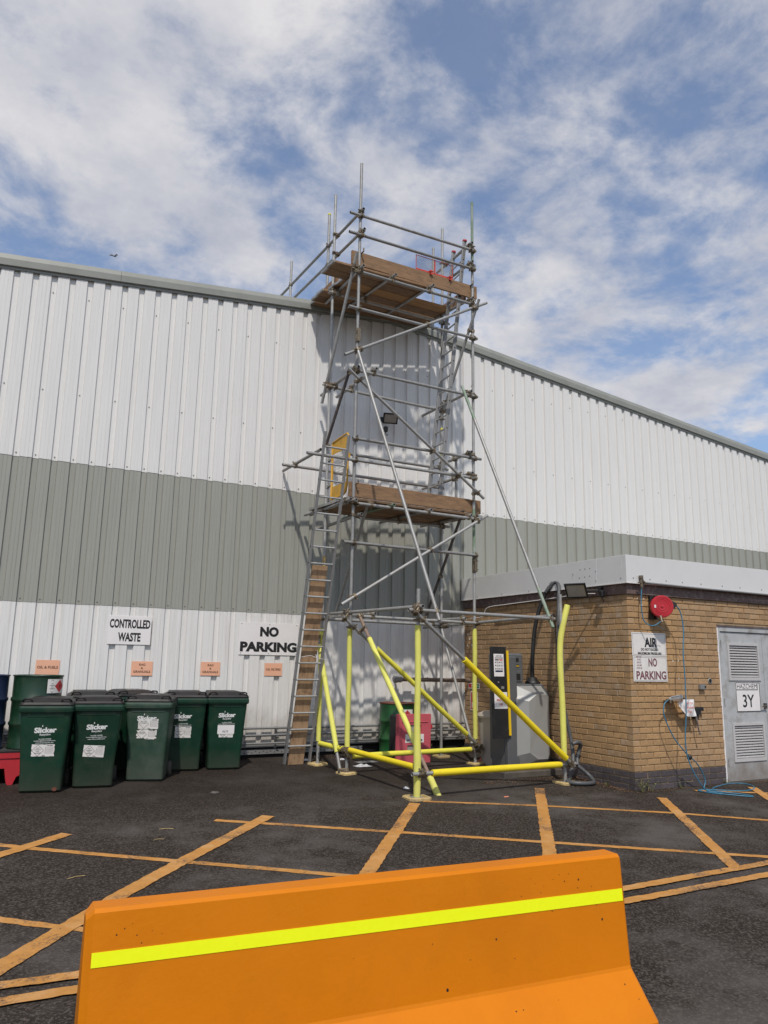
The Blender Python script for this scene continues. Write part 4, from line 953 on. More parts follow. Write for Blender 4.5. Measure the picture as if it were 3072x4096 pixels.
((4.896, 8.073, 2.285),(-0.068, 0.998, 0.004),(4.842, 8.07, 2.208),(0.805, 0.067, -0.589)),
((4.778, 9.801, 2.292),(-0.068, 0.998, 0.004),(4.712, 9.797, 2.205),(0.796, 0.062, -0.602)),
((7.053, 10.769, 2.225),(-0.175, 0.984, -0.037),(6.935, 10.747, 2.192),(0.064, -0.358, -0.931)),
((7.469, 8.288, 0.286),(0.805, 0.067, -0.589),(7.466, 8.328, 0.286),(0.997, 0.083, -0.01)),
((4.952, 9.815, 2.024),(0.796, 0.062, -0.602),(5.0, 9.744, 2.081),(0.121, -0.571, -0.812)),
((7.086, 9.982, 0.411),(0.796, 0.062, -0.602),(7.059, 10.051, 0.382),(0.064, -0.358, -0.931)),
((7.194, 9.99, 0.329),(0.796, 0.062, -0.602),(7.19, 10.05, 0.319),(0.997, 0.078, -0.003)),
((4.742, 10.033, 0.424),(0.027, -0.396, -0.918),(4.762, 10.034, 0.424),(0.068, -0.998, -0.016)),
((4.743, 10.025, 0.407),(0.027, -0.396, -0.918),(4.862, 10.033, 0.407),(0.068, -0.997, -0.024)),
((7.061, 10.041, 0.358),(0.064, -0.358, -0.931),(7.061, 10.04, 0.32),(0.997, 0.078, -0.003)),
((4.774, 9.861, 0.421),(0.068, -0.998, -0.016),(4.85, 9.868, 0.326),(0.997, 0.078, -0.003)),
((4.874, 9.868, 0.403),(0.068, -0.997, -0.024),(4.873, 9.869, 0.326),(0.997, 0.078, -0.003)),
((4.987, 8.216, 0.363),(0.068, -0.997, -0.024),(4.994, 8.122, 0.31),(0.997, 0.083, -0.01)),
]
BASES=[(4.766, 10.71, 0.118), (4.854, 9.918, 0.088), (4.939, 8.178, 0.022), (6.992, 10.827, 0.122), (7.147, 10.097, 0.095), (7.427, 8.385, 0.03)]
# ------------------------------------------------------------------ scaffold tower
sc = Thing('scaffold_tower', (5.9, 10.2, 0.1), 'tall steel tube scaffold tower with two boarded platforms and yellow foam round its lower tubes', 'scaffold tower')
TM = {'steel': m_steel, 'green': m_greentube, 'dark': m_dark, 'rusty': m_rusty}
LABS = {'green': 'green painted tube', 'dark': 'blackened tube with bare patches', 'rusty': 'rusty brown tube'}
for i, (nm, mt, a, b) in enumerate(TUBES):
    mb = MB(); r_ = 0.02415
    a = Vector(a); b = Vector(b)
    n_ = max(1, int((b-a).length/1.6)); pts = [a+(b-a)*(k/n_) for k in range(n_+1)]
    if nm == 'guard_rail' and b.y > 12.5:   # rails run on over the roof
        pass
    if i == 1:      # right front standard: galvanised below, green lengths higher up
        segs = [(a.z, 3.30, m_steel), (3.30, 4.10, m_greentube), (4.10, 8.45, m_steel), (8.45, b.z, m_greentube)]
        par = None
        for z0, z1, mm in segs:
            m_ = MB(); m_.tube([(a.x, a.y, z0), (a.x, a.y, z1)], r_, 14, hollow=0.16, hm=1, cap=(z1 == b.z)); o = sc.part('standard', m_, [mm, m_hole], label='green painted tube' if mm is m_greentube else None)
        continue
    if mt == 'green':   # green paint survives only towards the ends of the tube
        k1 = 0.16 if nm == 'raker' else 0.5; k2 = 0.86
        mb.tube([a, a+(b-a)*k1], r_, 14, hollow=0.16, hm=1); mb.tube([a+(b-a)*k1, a+(b-a)*k2], r_, 14, mi=2, cap=False); mb.tube([a+(b-a)*k2, b], r_, 14, hollow=0.16, hm=1)
        sc.part(nm, mb, [m_greentube, m_hole, m_steel], label='tube with green paint near its ends'); continue
    mb.tube(pts, r_, 14, hollow=0.16, hm=1)
    sc.part(nm, mb, [TM[mt], m_hole], label=LABS.get(mt))
# orange plastic end cap and yellow tape on tubes
mb = MB(); q = TUBES[6][3]; mb.tube([(q[0], q[1], q[2]-0.02), (q[0], q[1], q[2]+0.006)], 0.0275, 12); sc.part('end_cap', mb, m_mid)
mb = MB(); mb.tube([(4.766, 10.71, 3.02), (4.766, 10.71, 3.20)], 0.027, 12); sc.part('tape', mb, m_pad)
for z in (5.15, 5.62): mb = MB(); mb.tube([(6.992, 10.827, z), (6.992, 10.827, z+0.035)], 0.0262, 12); sc.part('tape', mb, m_mid)
# sleeve couplers where two lengths of tube meet
for (x, y, z) in ((4.854, 9.918, 6.55), (7.147, 10.097, 3.17)):
    mb = MB(); mb.tube([(x, y, z-0.12), (x, y, z+0.12)], 0.032, 12)
    for dz in (-0.07, 0.07): mb.tube([(x-0.03, y-0.045, z+dz), (x+0.05, y-0.045, z+dz)], 0.008, 6); mb.cbox((x-0.045, y-0.056, z+dz-0.011), (x-0.03, y-0.034, z+dz+0.011), 0.003)
    mb.cbox((x-0.02, y-0.055, z-0.11), (x+0.03, y-0.025, z+0.11), 0.004); sc.part('sleeve_coupler', mb, m_coupler)
def coupler(pa, ua, pb, ub_):
    pa, ua, pb, ub_ = map(Vector, (pa, ua, pb, ub_)); mb = MB()
    for p, u in ((pa, ua), (pb, ub_)):
        mb.tube([p-u*0.024, p+u*0.024], 0.0295, 12)
        mb.tube([p-u*0.018, p-u*0.014, p+u*0.014, p+u*0.018], 0.0325, 10)
    d = pb-pa
    if d.length < 0.01: d = ua.cross(ub_)*0.03
    dn = d.normalized()
    # body between the two collars
    w_ = ua.cross(dn); 
    if w_.length < 0.1: w_ = ub_.cross(dn)
    w_.normalize(); v_ = dn.cross(w_)
    Mx = Matrix((w_, v_, dn)).transposed().to_4x4(); Mx.translation = (pa+pb)/2
    h_ = d.length/2
    mb.cbox((-0.020, -0.020, -max(0.012, h_-0.01)), (0.020, 0.020, max(0.012, h_-0.01)), 0.005, M=Mx)
    for p, u, o_ in ((pa, ua, -1), (pb, ub_, 1)):
        s_ = u.cross(dn)
        if s_.length < 0.1: s_ = w_
        s_ = s_.normalized()*(1 if rng.random() < 0.5 else -1)
        # hinge lug on one side, swing bolt with nut on the other
        c = p+s_*0.040; mb.tube([c-dn*0.034*1, c+dn*0.034*1], 0.0065, 6)
        mb.tube([c+dn*o_*0.020, c+dn*o_*0.036], 0.0125, 6)
        c2 = p-s_*0.038; mb.tube([c2-u*0.020, c2+u*0.020], 0.009, 6)
        mb.cbox((-0.012,-0.012,-0.012), (0.012,0.012,0.012), 0.003, M=Matrix.Translation(p+s_*0.030))
    return mb
for c in COUPLERS: sc.part('coupler', coupler(*c), m_coupler)

# foam sleeves (a tube slit along its length, a bit loose)
FM = {'pale': m_pale, 'mid': m_mid, 'bright': m_bright}
for mt, pts, r_ in FOAM:
    mb = MB()
    P = [Vector(p) for p in pts]
    if len(P) == 2:
        L_ = (P[1]-P[0]).length; k = max(4, int(L_/0.16)); d = P[1]-P[0]; sd = d.cross(Vector((0.3, 0.2, 1))).normalized()
        ph = rng.uniform(0, 6)
        Q = [P[0]+d*(i/k)+sd*(0.004*math.sin(i*0.9+ph)) for i in range(k+1)]
        rs = [r_*(1+0.03*math.sin(i*1.3+ph)+rng.uniform(-0.012, 0.012)) for i in range(k+1)]
        if abs(P[0].z-P[1].z) > 2.0 and r_ > 0.0395:    # front post sleeve bulges towards the bottom
            rs = [r_*(0.95+0.20*math.exp(-((i/k-0.80)/0.16)**2)) for i in range(k+1)]
    else:
        Q = spline(pts, 6); rs = [r_*(1+0.02*math.sin(i*0.8)) for i in range(len(Q))]
    mb.tube(Q, r_, 18, rs=rs, hollow=0.42, hm=0)
    sc.part('foam_sleeve', mb, FM[mt])

# sole pads and steel base plates under the standards
for (x, y, z) in BASES:
    z = gz(y); a0 = rng.uniform(-0.25, 0.25); Mx = Matrix.Translation((x, y, z)) @ Matrix.Rotation(a0, 4, 'Z')
    big = 0.145 if y < 9 else 0.12
    def oct_(h_, zz): c_ = h_*0.72; return [Mx @ Vector(p) for p in ((-c_,-h_,zz),(c_,-h_,zz),(h_,-c_,zz),(h_,c_,zz),(c_,h_,zz),(-c_,h_,zz),(-h_,c_,zz),(-h_,-c_,zz))]
    mb = MB(); rg = [oct_(big, -0.02), oct_(big, 0.020), oct_(big-0.014, 0.030), oct_(big-0.036, 0.030), oct_(big-0.042, 0.014)]
    mb.loft(rg); p_ = sc.part('sole_pad', mb, m_pad)
    mb = MB(); mb.box((-0.07,-0.07,0.0145), (0.07,0.07,0.021), M=Mx); mb.tube([(x, y, z+0.015), (x, y, z+0.06)], 0.019, 10); sc.part('base_plate', mb, m_steel)

# boards
FB = Vector((4.854, 9.918, 0)); FU = Vector((2.293, 0.179, 0)).normalized(); FN = Vector((-FU.y, FU.x, 0))
def board(x0, x1, dep, zfun, wd=0.222, th=0.038, m=m_wood, name='board', tilt=0.0):
    s0 = (x0-FB.x)/FU.x; s1 = (x1-FB.x)/FU.x; mb = MB(); k = 5
    sag = rng.uniform(-0.004, 0.004); yaw = rng.uniform(-0.008, 0.008); rg = []
    for i in range(k+1):
        s = s0+(s1-s0)*i/k; p = FB+FU*s+FN*(dep+yaw*(i-k/2)); z = zfun(p.x)+sag*math.sin(math.pi*i/k)
        b = 0.004; w2 = wd
        rg.append([p+FN*q+Vector((0,0,z+zz)) for q, zz in ((b,0),(w2-b,0),(w2,b),(w2,th-b),(w2-b,th),(b,th),(0,th-b),(0,b))])
    mb.loft(rg); o = sc.part(name, mb, m)
    for s_ in (0, k):   # galvanised nail strap on the board end
        e_ = MB(); r0 = rg[s_]; dx = FU*(0.0015 if s_ else -0.0015)
        e_.loft([[v+dx for v in r0], [v+dx*(0.4)-FU*(0.028 if s_ else -0.028) + (v-sum(r0, Vector())/8)*0.012 for v in r0]] if s_ else [[v-FU*(-0.028)+(v-sum(r0, Vector())/8)*0.012 for v in r0], [v+dx for v in r0]])
        sc.part('board_strap', e_, m_steel, parent=o)
    return o
zu = lambda x: 7.690+(x-4.854)*0.050
board(4.41, 6.22, 0.012, zu); board(4.43, 6.24, 0.240, zu)
board(4.82, 7.04, 0.470, zu, m=m_woodnew); board(4.80, 7.06, 0.698, zu)
board(4.72, 7.14, 0.960, zu); board(4.74, 7.16, 1.188, zu); board(4.80, 7.10, 1.414, zu, wd=0.115)
zl = lambda x: 3.962+(x-4.854)*0.012
for k in range(5): board(4.74+rng.uniform(-0.03, 0.03), 7.22+rng.uniform(-0.05, 0.06), 0.015+k*0.229, zl)
def toe(x0, x1, dep, z0, z1, h_=0.225, name='toe_board', m=m_wood):
    a = FB+FU*((x0-FB.x)/FU.x)+FN*dep; b = FB+FU*((x1-FB.x)/FU.x)+FN*dep; rg = []
    for i in range(5):
        p = a+(b-a)*i/4; z = z0+(z1-z0)*i/4
        rg.append([p+FN*q+Vector((0,0,z+zz)) for q, zz in ((0.003,0),(0.035,0),(0.038,0.003),(0.038,h_-0.003),(0.035,h_),(0.003,h_),(0,h_-0.003),(0,0.003))])
    mb = MB(); mb.loft(rg); return sc.part(name, mb, m)
toe(4.74, 7.27, 0.030, 7.745, 7.872, 0.232); toe(4.80, 7.32, 0.030, 4.012, 4.045, 0.222)
def side_toe(x, y0, y1, z, h_=0.215):
    mb = MB(); mb.cbox((x, y0, z), (x+0.038, y1, z+h_), 0.003); sc.part('toe_board', mb, m_wood)
side_toe(7.06, 10.22, 11.25, 7.84, 0.20); side_toe(4.80, 10.62, 11.2, 7.74, 0.15)
# toe-board clips (thin straps round the toe boards at the standards)
for (x, z) in ((4.90, 8.0), (7.12, 8.12), (4.90, 4.24), (7.12, 4.27)):
    p = FB+FU*((x-FB.x)/FU.x); mb = MB(); mb.box((-0.012, -0.06, -0.04), (0.012, 0.075, -0.036), M=Matrix.Translation((p.x, p.y, z))); mb.box((-0.012, -0.06, -0.036), (0.012, -0.056, 0.02), M=Matrix.Translation((p.x, p.y, z))); sc.part('toe_clip', mb, m_coupler)

# yellow swing gate at the first platform
gx = lambda y: 4.81-(y-10.06)*0.06
gt = MB(); 
def gq(y0, y1, z0, z1, th=0.012, mb=None):
    (mb or gt).prism([(gx(y0), y0, z0), (gx(y1), y1, z0), (gx(y1), y1, z1), (gx(y0), y0, z1)], (th, 0, 0))
# curved outer corner at the bottom front, sloping top
fr = MB(); out = spline([(0, 10.56, 4.97), (0, 10.40, 4.99), (0, 10.09, 5.02)], 3)+[Vector((0, 10.055, 4.99)), Vector((0, 10.05, 4.4)), Vector((0, 10.055, 4.20)), Vector((0, 10.09, 4.11)), Vector((0, 10.16, 4.075)), Vector((0, 10.56, 4.06)), Vector((0, 10.56, 4.97))]
fr.tube([(gx(p.y), p.y, p.z) for p in out], 0.014, 8)
gate = sc.part('safety_gate', fr, m_gate)
pn = MB(); gq(10.065, 10.55, 4.78, 4.985, 0.006, pn); sc.part('gate_panel', pn, m_gate, parent=gate)
pn = MB(); pn.prism([(gx(y), y, z) for y, z in ((10.065,4.26),(10.55,4.26),(10.55,4.072),(10.17,4.085),(10.10,4.12),(10.068,4.20))], (0.006,0,0)); sc.part('gate_panel', pn, m_gate, parent=gate)
pn = MB(); gq(10.05, 10.085, 4.26, 4.78, 0.010, pn); gq(10.525, 10.56, 4.26, 4.78, 0.010, pn); sc.part('gate_upright', pn, m_gate, parent=gate)
wm = MB()
for i in range(1, 10): y = 10.085+i*0.044; wm.tube([(gx(y)+0.004, y, 4.265), (gx(y)+0.004, y, 4.775)], 0.0022, 4, cap=False)
for i in range(1, 12): z = 4.26+i*0.0435; wm.tube([(gx(10.08)+0.008, 10.08, z), (gx(10.53)+0.008, 10.53, z)], 0.0022, 4, cap=False)
sc.part('gate_mesh', wm, m_wire, parent=gate)
for z in (4.30, 4.72):
    hm = MB(); hm.tube([(4.775, 10.705, z-0.035), (4.775, 10.705, z+0.035)], 0.034, 10); hm.cbox((4.76, 10.56, z-0.02), (4.80, 10.68, z+0.02), 0.005); sc.part('gate_hinge', hm, m_steel, parent=gate)
lt = MB(); lt.cbox((4.80, 9.99, 4.60), (4.825, 10.05, 4.68), 0.006); sc.part('gate_latch', lt, m_gate, parent=gate)

# red mesh brick guard behind the upper rails
def gp(x, dep, z): p = FB+FU*((x-FB.x)/FU.x)+FN*dep; return Vector((p.x, p.y, z))
mg = MB(); x0, x1 = 6.03, 6.80; zt0, zt1, zb0, zb1 = 8.36, 8.40, 8.075, 8.115
for a, b in (((x0, zb0), (x0, zt0)), ((x1, zb1), (x1, zt1)), ((x0, zt0), (x1, zt1))): mg.tube([gp(a[0], 0.12, a[1]), gp(b[0], 0.12, b[1])], 0.006, 6)
mg.prism([gp(x0, 0.115, zb0), gp(x1, 0.115, zb1), gp(x1, 0.115, zb1+0.045), gp(x0, 0.115, zb0+0.045)], FN*0.006)
xm = 6.42; mg.prism([gp(xm-0.012, 0.115, 8.10), gp(xm+0.012, 0.115, 8.10), gp(xm+0.012, 0.115, 8.38), gp(xm-0.012, 0.115, 8.38)], FN*0.006)
guard = sc.part('mesh_guard', mg, m_redmesh)
wm = MB(); k = 22
for i in range(-8, k):
    for sgn in (1, -1):
        xa = x0+(x1-x0)*i/k; za = zb0+0.04
        # diagonal strands of the expanded mesh, clipped to the frame
        h_ = 0.285; xb = xa+0.26
        if sgn < 0: a_, b_ = (xa, 1.0), (xb, 0.0)
        else: a_, b_ = (xa, 0.0), (xb, 1.0)
        t0 = max(0.0, (x0-xa)/(xb-xa)); t1 = min(1.0, (x1-xa)/(xb-xa))
        if t1 <= t0: continue
        def pp(t): x = xa+(xb-xa)*t; f_ = a_[1]+(b_[1]-a_[1])*t; zz = za+(x-x0)*0.052+f_*(h_-0.045); return gp(x, 0.120, zz)
        wm.tube([pp(t0), pp(t1)], 0.0022, 4, cap=False)
sc.part('guard_mesh', wm, m_wire, parent=guard)
for x in (6.26, 6.67):
    cl_ = MB(); p = gp(x, 0.02, 8.07+(x-6.26)*0.05); cl_.cbox((-0.02,-0.02,-0.05), (0.02,0.10,0.03), 0.004, M=Matrix.Translation(p)); cl_.tube([p+Vector((-0.035,-0.03,0.0)), p+Vector((0.035,-0.03,0.0))], 0.011, 8); cl_.tube([p+Vector((0.0,-0.03,-0.06)), p+Vector((0.0,-0.03,0.01))], 0.007, 6); sc.part('guard_clip', cl_, m_redmesh, parent=guard)

# ------------------------------------------------------------------ ladders
def ladder(loc, base, top, across, n, first, label, wst, dst, m, capm, caps_mat=None):
    t = Thing('ladder', loc, label, 'ladder', 'ladders tied to the scaffold')
    base = [Vector(b) for b in base]; top = [Vector(b) for b in top]
    ax = (base[1]-base[0]).normalized()
    for b, e_ in zip(base, top):
        d = (e_-b).normalized(); nn = d.cross(ax).normalized(); mb = MB()
        rg = [[p+ax*(sx*wst/2)+nn*(sy*dst/2) for sx, sy in ((-1,-0.8),(-0.8,-1),(0.8,-1),(1,-0.8),(1,0.8),(0.8,1),(-0.8,1),(-1,0.8))] for p in (b, b+(e_-b)*0.5, e_)]
        mb.loft(rg); s_ = t.part('stile', mb, m)
        # rivets / rung ends seen from outside
        hm_ = MB()
        for k in range(n):
            f_ = (first+k*0.243)/(e_-b).length
            if f_ < 0.98: p = b+(e_-b)*f_; sgn = -1 if b is base[0] else 1; hm_.tube([p+ax*sgn*(wst/2), p+ax*sgn*(wst/2+0.002)], 0.012, 8)
        t.part('rung_ends', hm_, m_hole, parent=s_, kind='stuff')
        if capm:
            cp = MB(); cp.tube([e_-d*0.012, e_+d*0.012], 0.040, 12); t.part('end_cap', cp, capm, parent=s_)
        ft = MB(); ft.cbox((-0.025,-0.04,-0.0), (0.025,0.04,0.03), 0.004, M=Matrix.Translation(b+d*0.0-Vector((0,0,0.004)))); t.part('foot', ft, m_rubber, parent=s_)
    for k in range(n):
        f_ = first+k*0.243; L_ = (top[0]-base[0]).length
        if f_/L_ > 0.98: break
        p = base[0]+(top[0]-base[0])*(f_/L_); q = base[1]+(top[1]-base[1])*(f_/L_)
        mb = MB(); mb.tube([p-ax*0.006, q+ax*0.006], 0.0145, 10); t.part('rung', mb, m_alu)
    return t
m_stile = mat('grey_stile', (0.27,0.265,0.26), 0.55, metal=0.35, var=0.12, vscale=14, stretch=(8,8,1), dirt=(0.16,0.15,0.14), dscale=6, damt=0.5)
zb = gz(10.785)
ladder((4.47, 10.78, zb), [(4.272, 10.785, zb), (4.662, 10.785, zb)], [(4.290, 9.735, 4.87), (4.668, 9.735, 4.87)], None, 19, 0.275,
       'aluminium ladder from the ground to the first platform, a stained board behind its rungs', 0.028, 0.062, m_stile, None)
ladder((6.52, 10.37, 4.02), [(6.525, 10.20, 4.015), (6.525, 10.55, 4.015)], [(7.06, 10.20, 8.96), (7.06, 10.55, 8.92)], None, 20, 0.22,
       'grey ladder with red end caps rising from the first platform to the top one', 0.028, 0.066, m_stile, m_red)
# stained ladder guard board
lb = MB(); b0, b1 = Vector((4.468, 10.835, gz(10.835))), Vector((4.487, 10.225, 2.98)); d = (b1-b0).normalized(); ax = Vector((1,0,0)); nn = d.cross(ax).normalized()
rg = [[b0+(b1-b0)*f_+ax*sx*0.121+nn*sy*0.018 for sx, sy in ((-1,-0.7),(-0.96,-1),(0.96,-1),(1,-0.7),(1,0.7),(0.96,1),(-0.96,1),(-1,0.7))] for f_ in (0, 0.25, 0.5, 0.75, 1)]
lb.loft(rg); single('ladder_board', lb, m_ply, 'brown water-stained board standing behind the lower rungs of the ground ladder', 'board')
tie = MB(); tie.tube(spline([(4.27, 10.28, 1.66), (4.40, 10.25, 1.68), (4.52, 10.24, 1.645), (4.69, 10.28, 1.63)], 5), 0.0035, 6); tie.tube([(4.47,10.23,1.70),(4.50,10.22,1.60)], 0.005, 6)
single('cord', tie, m_sign, 'thin white cord tying the stained board to the ground ladder', 'cord')
# ------------------------------------------------------------------ signs on the warehouse wall
EXX, EZZ = (1,0,0), (0,0,1)
def plate(t, x0, x1, z0, z1, y, m, th=0.004, r=0.0, name='plate', parent=None, slope=0.0):
    mb = MB(); mb.cbox((x0, y, z0), (x1, y+th, z1), 0.0012); return t.part(name, mb, m, parent=parent)
WY = D-0.047
def wall_sign(name, x0, x1, z0, z1, m, label, lines, ink, group=None, holes=True, y=WY):
    t = Thing(name, ((x0+x1)/2, y, z0), label, 'sign', group)
    plate(t, x0, x1, z0, z1, y, m)
    for s, zc, h_, w_, b_ in lines: mb = MB(); text_mb(mb, s, 1, ((x0+x1)/2, y, zc), EXX, EZZ, width=w_, height=h_, bold=b_, depth=0.0012); t.part('lettering', mb, ink)
    if holes:
        hm = MB()
        for a in (x0+0.03, (x0+x1)/2, x1-0.03):
            for c in (z0+0.025, z1-0.025): hm.lathe([(0.009,0),(0.006,0.003)], n=8, M=Matrix.Translation((a, y, c)) @ Matrix.Rotation(R(90), 4, 'X'), capb=False)
        t.part('fixings', hm, m_conduit, kind='stuff')
    return t
wall_sign('controlled_waste_sign', 1.805, 2.403, 1.795, 2.20, m_sign, 'white CONTROLLED WASTE sign above the row of green bins', [('CONTROLLED', 2.088, 0.128, 0.565, 0.040), ('WASTE', 1.90, 0.128, 0.315, 0.040)], m_ink, holes=False)
wall_sign('no_parking_sign', 3.738, 4.712, 1.686, 2.182, m_sign, 'large white NO PARKING sign on the warehouse wall left of the ladder', [('NO', 2.045, 0.155, 0.31, 0.06), ('PARKING', 1.81, 0.155, 0.935, 0.058)], m_ink)
pe = 'small orange waste signs above the bins'
def small_sign(xa, xb, z0, z1, lines, label):
    wall_sign('waste_label_sign', xa, xb, z0, z1, m_peach, label, lines, m_brownink, group=pe, holes=False)
small_sign(0.912, 1.212, 1.360, 1.560, [('OIL & FUELS', 1.462, 0.036, 0.262, 0.03)], 'small orange OIL & FUELS sign above the green drum')
small_sign(2.166, 2.465, 1.358, 1.562, [('RAG', 1.515, 0.033, 0.088, 0.03), ('&', 1.465, 0.028, 0.03, 0.03), ('GRANUALS', 1.415, 0.034, 0.240, 0.03)], 'small orange RAG & GRANUALS sign under the CONTROLLED WASTE sign')
small_sign(3.167, 3.465, 1.366, 1.568, [('RAG', 1.520, 0.033, 0.088, 0.03), ('&', 1.470, 0.028, 0.03, 0.03), ('GRANUALS', 1.420, 0.034, 0.240, 0.03)], 'small orange RAG & GRANUALS sign between the two large white signs')
small_sign(4.169, 4.461, 1.370, 1.564, [('OIL FILTERS', 1.467, 0.034, 0.240, 0.03)], 'small orange OIL FILTERS sign under the NO PARKING sign')
# old glue marks beside the small signs
gm = MB()
for x, z in ((0.80,1.47),(0.83,1.50),(0.81,1.43),(1.235,1.49),(2.50,1.475),(2.56,1.475),(2.50,1.43),(2.56,1.43),(3.05,1.46),(3.03,1.44),(3.50,1.45),(3.485,1.42),(4.05,1.47)):
    gm.poly([(x+math.cos(6.283*j/7)*0.016*rng.uniform(.5,1), WY+0.0135, z+math.sin(6.283*j/7)*0.010*rng.uniform(.5,1)) for j in range(7)][::-1])
wh.part('glue_marks', gm, m_conduit, kind='stuff')

# ------------------------------------------------------------------ floodlights
def floodlight(loc, label, nrm, w_, h_, arm_from, sensor):
    t = Thing('floodlight', loc, label, 'floodlight', 'outdoor floodlights')
    c = Vector(loc); n_ = Vector(nrm).normalized(); ex = Vector((0,0,1)).cross(n_).normalized()*-1; ex = n_.cross(Vector((0,0,1))).normalized(); ey = ex.cross(n_)*-1
    if ey.z < 0: ey = -ey
    Mx = Matrix((ex, n_, ey)).transposed().to_4x4(); Mx.translation = c
    mb = MB(); a, b = w_/2, h_/2; f_ = 0.022
    rg = lambda k, y: [Mx @ Vector((sx*(a-k), y, sy*(b-k))) for sx, sy in ((-1,-1),(1,-1),(1,1),(-1,1))]
    mb.loft([rg(0.03,-0.035), rg(0.0,-0.012), rg(0.0,0.006), rg(0.004,0.010), rg(f_,0.010), rg(f_+0.002,0.002)], cap=True)
    body = t.part('housing', mb, m_black)
    gl = MB(); gl.add(rg(f_+0.001, 0.0035), [(0,1,2,3)]); gl.add(rg(f_+0.001, 0.0036), [(3,2,1,0)]); t.part('lens', gl, m_glass, parent=body)
    am = MB(); q = Vector(arm_from)
    am.tube([c-n_*0.04+ex*0.05, c-n_*0.04-ey*0.02, q], 0.012, 8); am.cbox((-0.04,-0.02,-0.04), (0.04,0.02,0.04), 0.004, M=Matrix.Translation(q)); t.part('bracket', am, m_black)
    se = MB(); s_ = Vector(sensor); se.cbox((-0.035,-0.035,-0.045), (0.035,0.035,0.05), 0.012, M=Matrix.Translation(s_)); se.tube(spline([s_+Vector((0,0,-0.04)), s_+Vector((0.0,-0.01,-0.09)), s_+Vector((0.03,0,-0.11)), s_+Vector((0.05,0.02,-0.07))], 4), 0.006, 6); t.part('sensor', se, m_black)
    return t
floodlight((6.22, 11.30, 5.835), 'black floodlight on the warehouse wall behind the scaffold tower', (-0.25,-0.75,-0.55), 0.265, 0.195, (6.16, D-0.06, 5.86), (6.16, 11.36, 5.64))
floodlight((7.56, 8.20, 2.645), 'black floodlight on the brick building corner below its white fascia', (-0.78,-0.42,-0.62), 0.31, 0.235, (CX-0.05, 8.04, 2.66), (CX-0.10, 7.97, 2.60))

# ------------------------------------------------------------------ wheelie bins
def rrect(w_, y0, y1, z, r=0.03):
    h_ = w_/2; pts = []
    for cx_, cy_, a0 in ((h_-r, y0+r, -90), (h_-r, y1-r, 0), (-h_+r, y1-r, 90), (-h_+r, y0+r, 180)):
        for k in range(4): a = R(a0+30*k); pts.append(Vector((cx_+r*math.cos(a), cy_+r*math.sin(a), z)))
    return pts
def bin_front(z): return 0.035-0.075*max(0, min(1, (z-0.03)/0.87))   # y of the front face at height z
_bm = {}
def bin_parts(mbody, mlid, key):
    if key in _bm: return _bm[key]
    b = MB(); b.loft([rrect(0.42, 0.06, 0.50, 0.012, 0.03), rrect(0.445, 0.036, 0.525, 0.035, 0.035), rrect(0.455, bin_front(0.25), 0.55, 0.25, 0.035), rrect(0.505, bin_front(0.60), 0.61, 0.60, 0.035), rrect(0.545, bin_front(0.90), 0.655, 0.90, 0.035)], smooth=False)
    # moulded relief: shoulder under the rim and vertical ribs at the sides
    b.cbox((-0.20, bin_front(0.86)-0.004, 0.845), (0.20, bin_front(0.86)+0.03, 0.90), 0.004)
    rim = MB(); rim.loft([rrect(0.56, -0.055, 0.67, 0.890, 0.03), rrect(0.580, -0.068, 0.685, 0.900, 0.03), rrect(0.584, -0.070, 0.688, 0.945, 0.03), rrect(0.570, -0.062, 0.680, 0.972, 0.03)])
    rim.box((-0.288, -0.074, 0.918), (0.288, -0.066, 0.926))
    lid = MB(); lid.loft([rrect(0.574, -0.066, 0.675, 0.9725, 0.035), rrect(0.580, -0.070, 0.680, 0.984, 0.035), rrect(0.560, -0.058, 0.672, 1.008, 0.05), rrect(0.50, -0.02, 0.66, 1.022, 0.06), rrect(0.40, 0.06, 0.60, 1.050, 0.06), rrect(0.34, 0.10, 0.56, 1.056, 0.05)], smooth=False)
    hs = []
    for sx in (-1, 1):
        h_ = MB(); h_.tube([(sx*0.150,-0.045,1.000),(sx*0.158,-0.050,1.030),(sx*0.178,-0.052,1.046),(sx*0.238,-0.048,1.044),(sx*0.256,-0.030,1.028),(sx*0.262,0.03,1.010)], 0.010, 8); h_.prism([(sx*0.246, -0.056, 0.995), (sx*0.165, -0.058, 0.995), (sx*0.168, -0.050, 1.020), (sx*0.243, -0.048, 1.020)], (0, 0.075, 0.004), mi=1); hs.append(h_)
    bar = MB(); bar.tube([(-0.215, 0.715, 1.035), (0.215, 0.715, 1.035)], 0.014, 10)
    for x in (-0.2, -0.07, 0.07, 0.2): bar.cbox((x-0.012, 0.64, 1.0), (x+0.012, 0.72, 1.035), 0.004)
    wl = []
    for sx in (-1, 1):
        w_ = MB(); Mx = Matrix.Translation((sx*0.245-(0.0 if sx > 0 else 0.0), 0.545, 0.098)) @ Matrix.Rotation(R(90), 4, 'Y')
        w_.lathe([(0.030,-0.028),(0.070,-0.030),(0.090,-0.026),(0.098,-0.016),(0.098,0.016),(0.090,0.026),(0.070,0.030),(0.030,0.028)], n=20, M=Mx); wl.append(w_)
    ax_ = MB(); ax_.tube([(-0.24,0.545,0.098),(0.24,0.545,0.098)], 0.012, 8)
    _bm[key] = [('body', b.mesh('body', mbody)), ('rim', rim.mesh('rim', mbody)), ('lid', lid.mesh('lid', mlid)), ('lid_handle', hs[0].mesh('lid_handle', [m_lid, m_hole])), ('lid_handle', hs[1].mesh('lid_handle', [m_lid, m_hole])), ('rear_handle', bar.mesh('rear_handle', mbody)), ('wheel', wl[0].mesh('wheel', m_rubber)), ('wheel', wl[1].mesh('wheel', m_rubber)), ('axle', ax_.mesh('axle', m_dark))]
    return _bm[key]
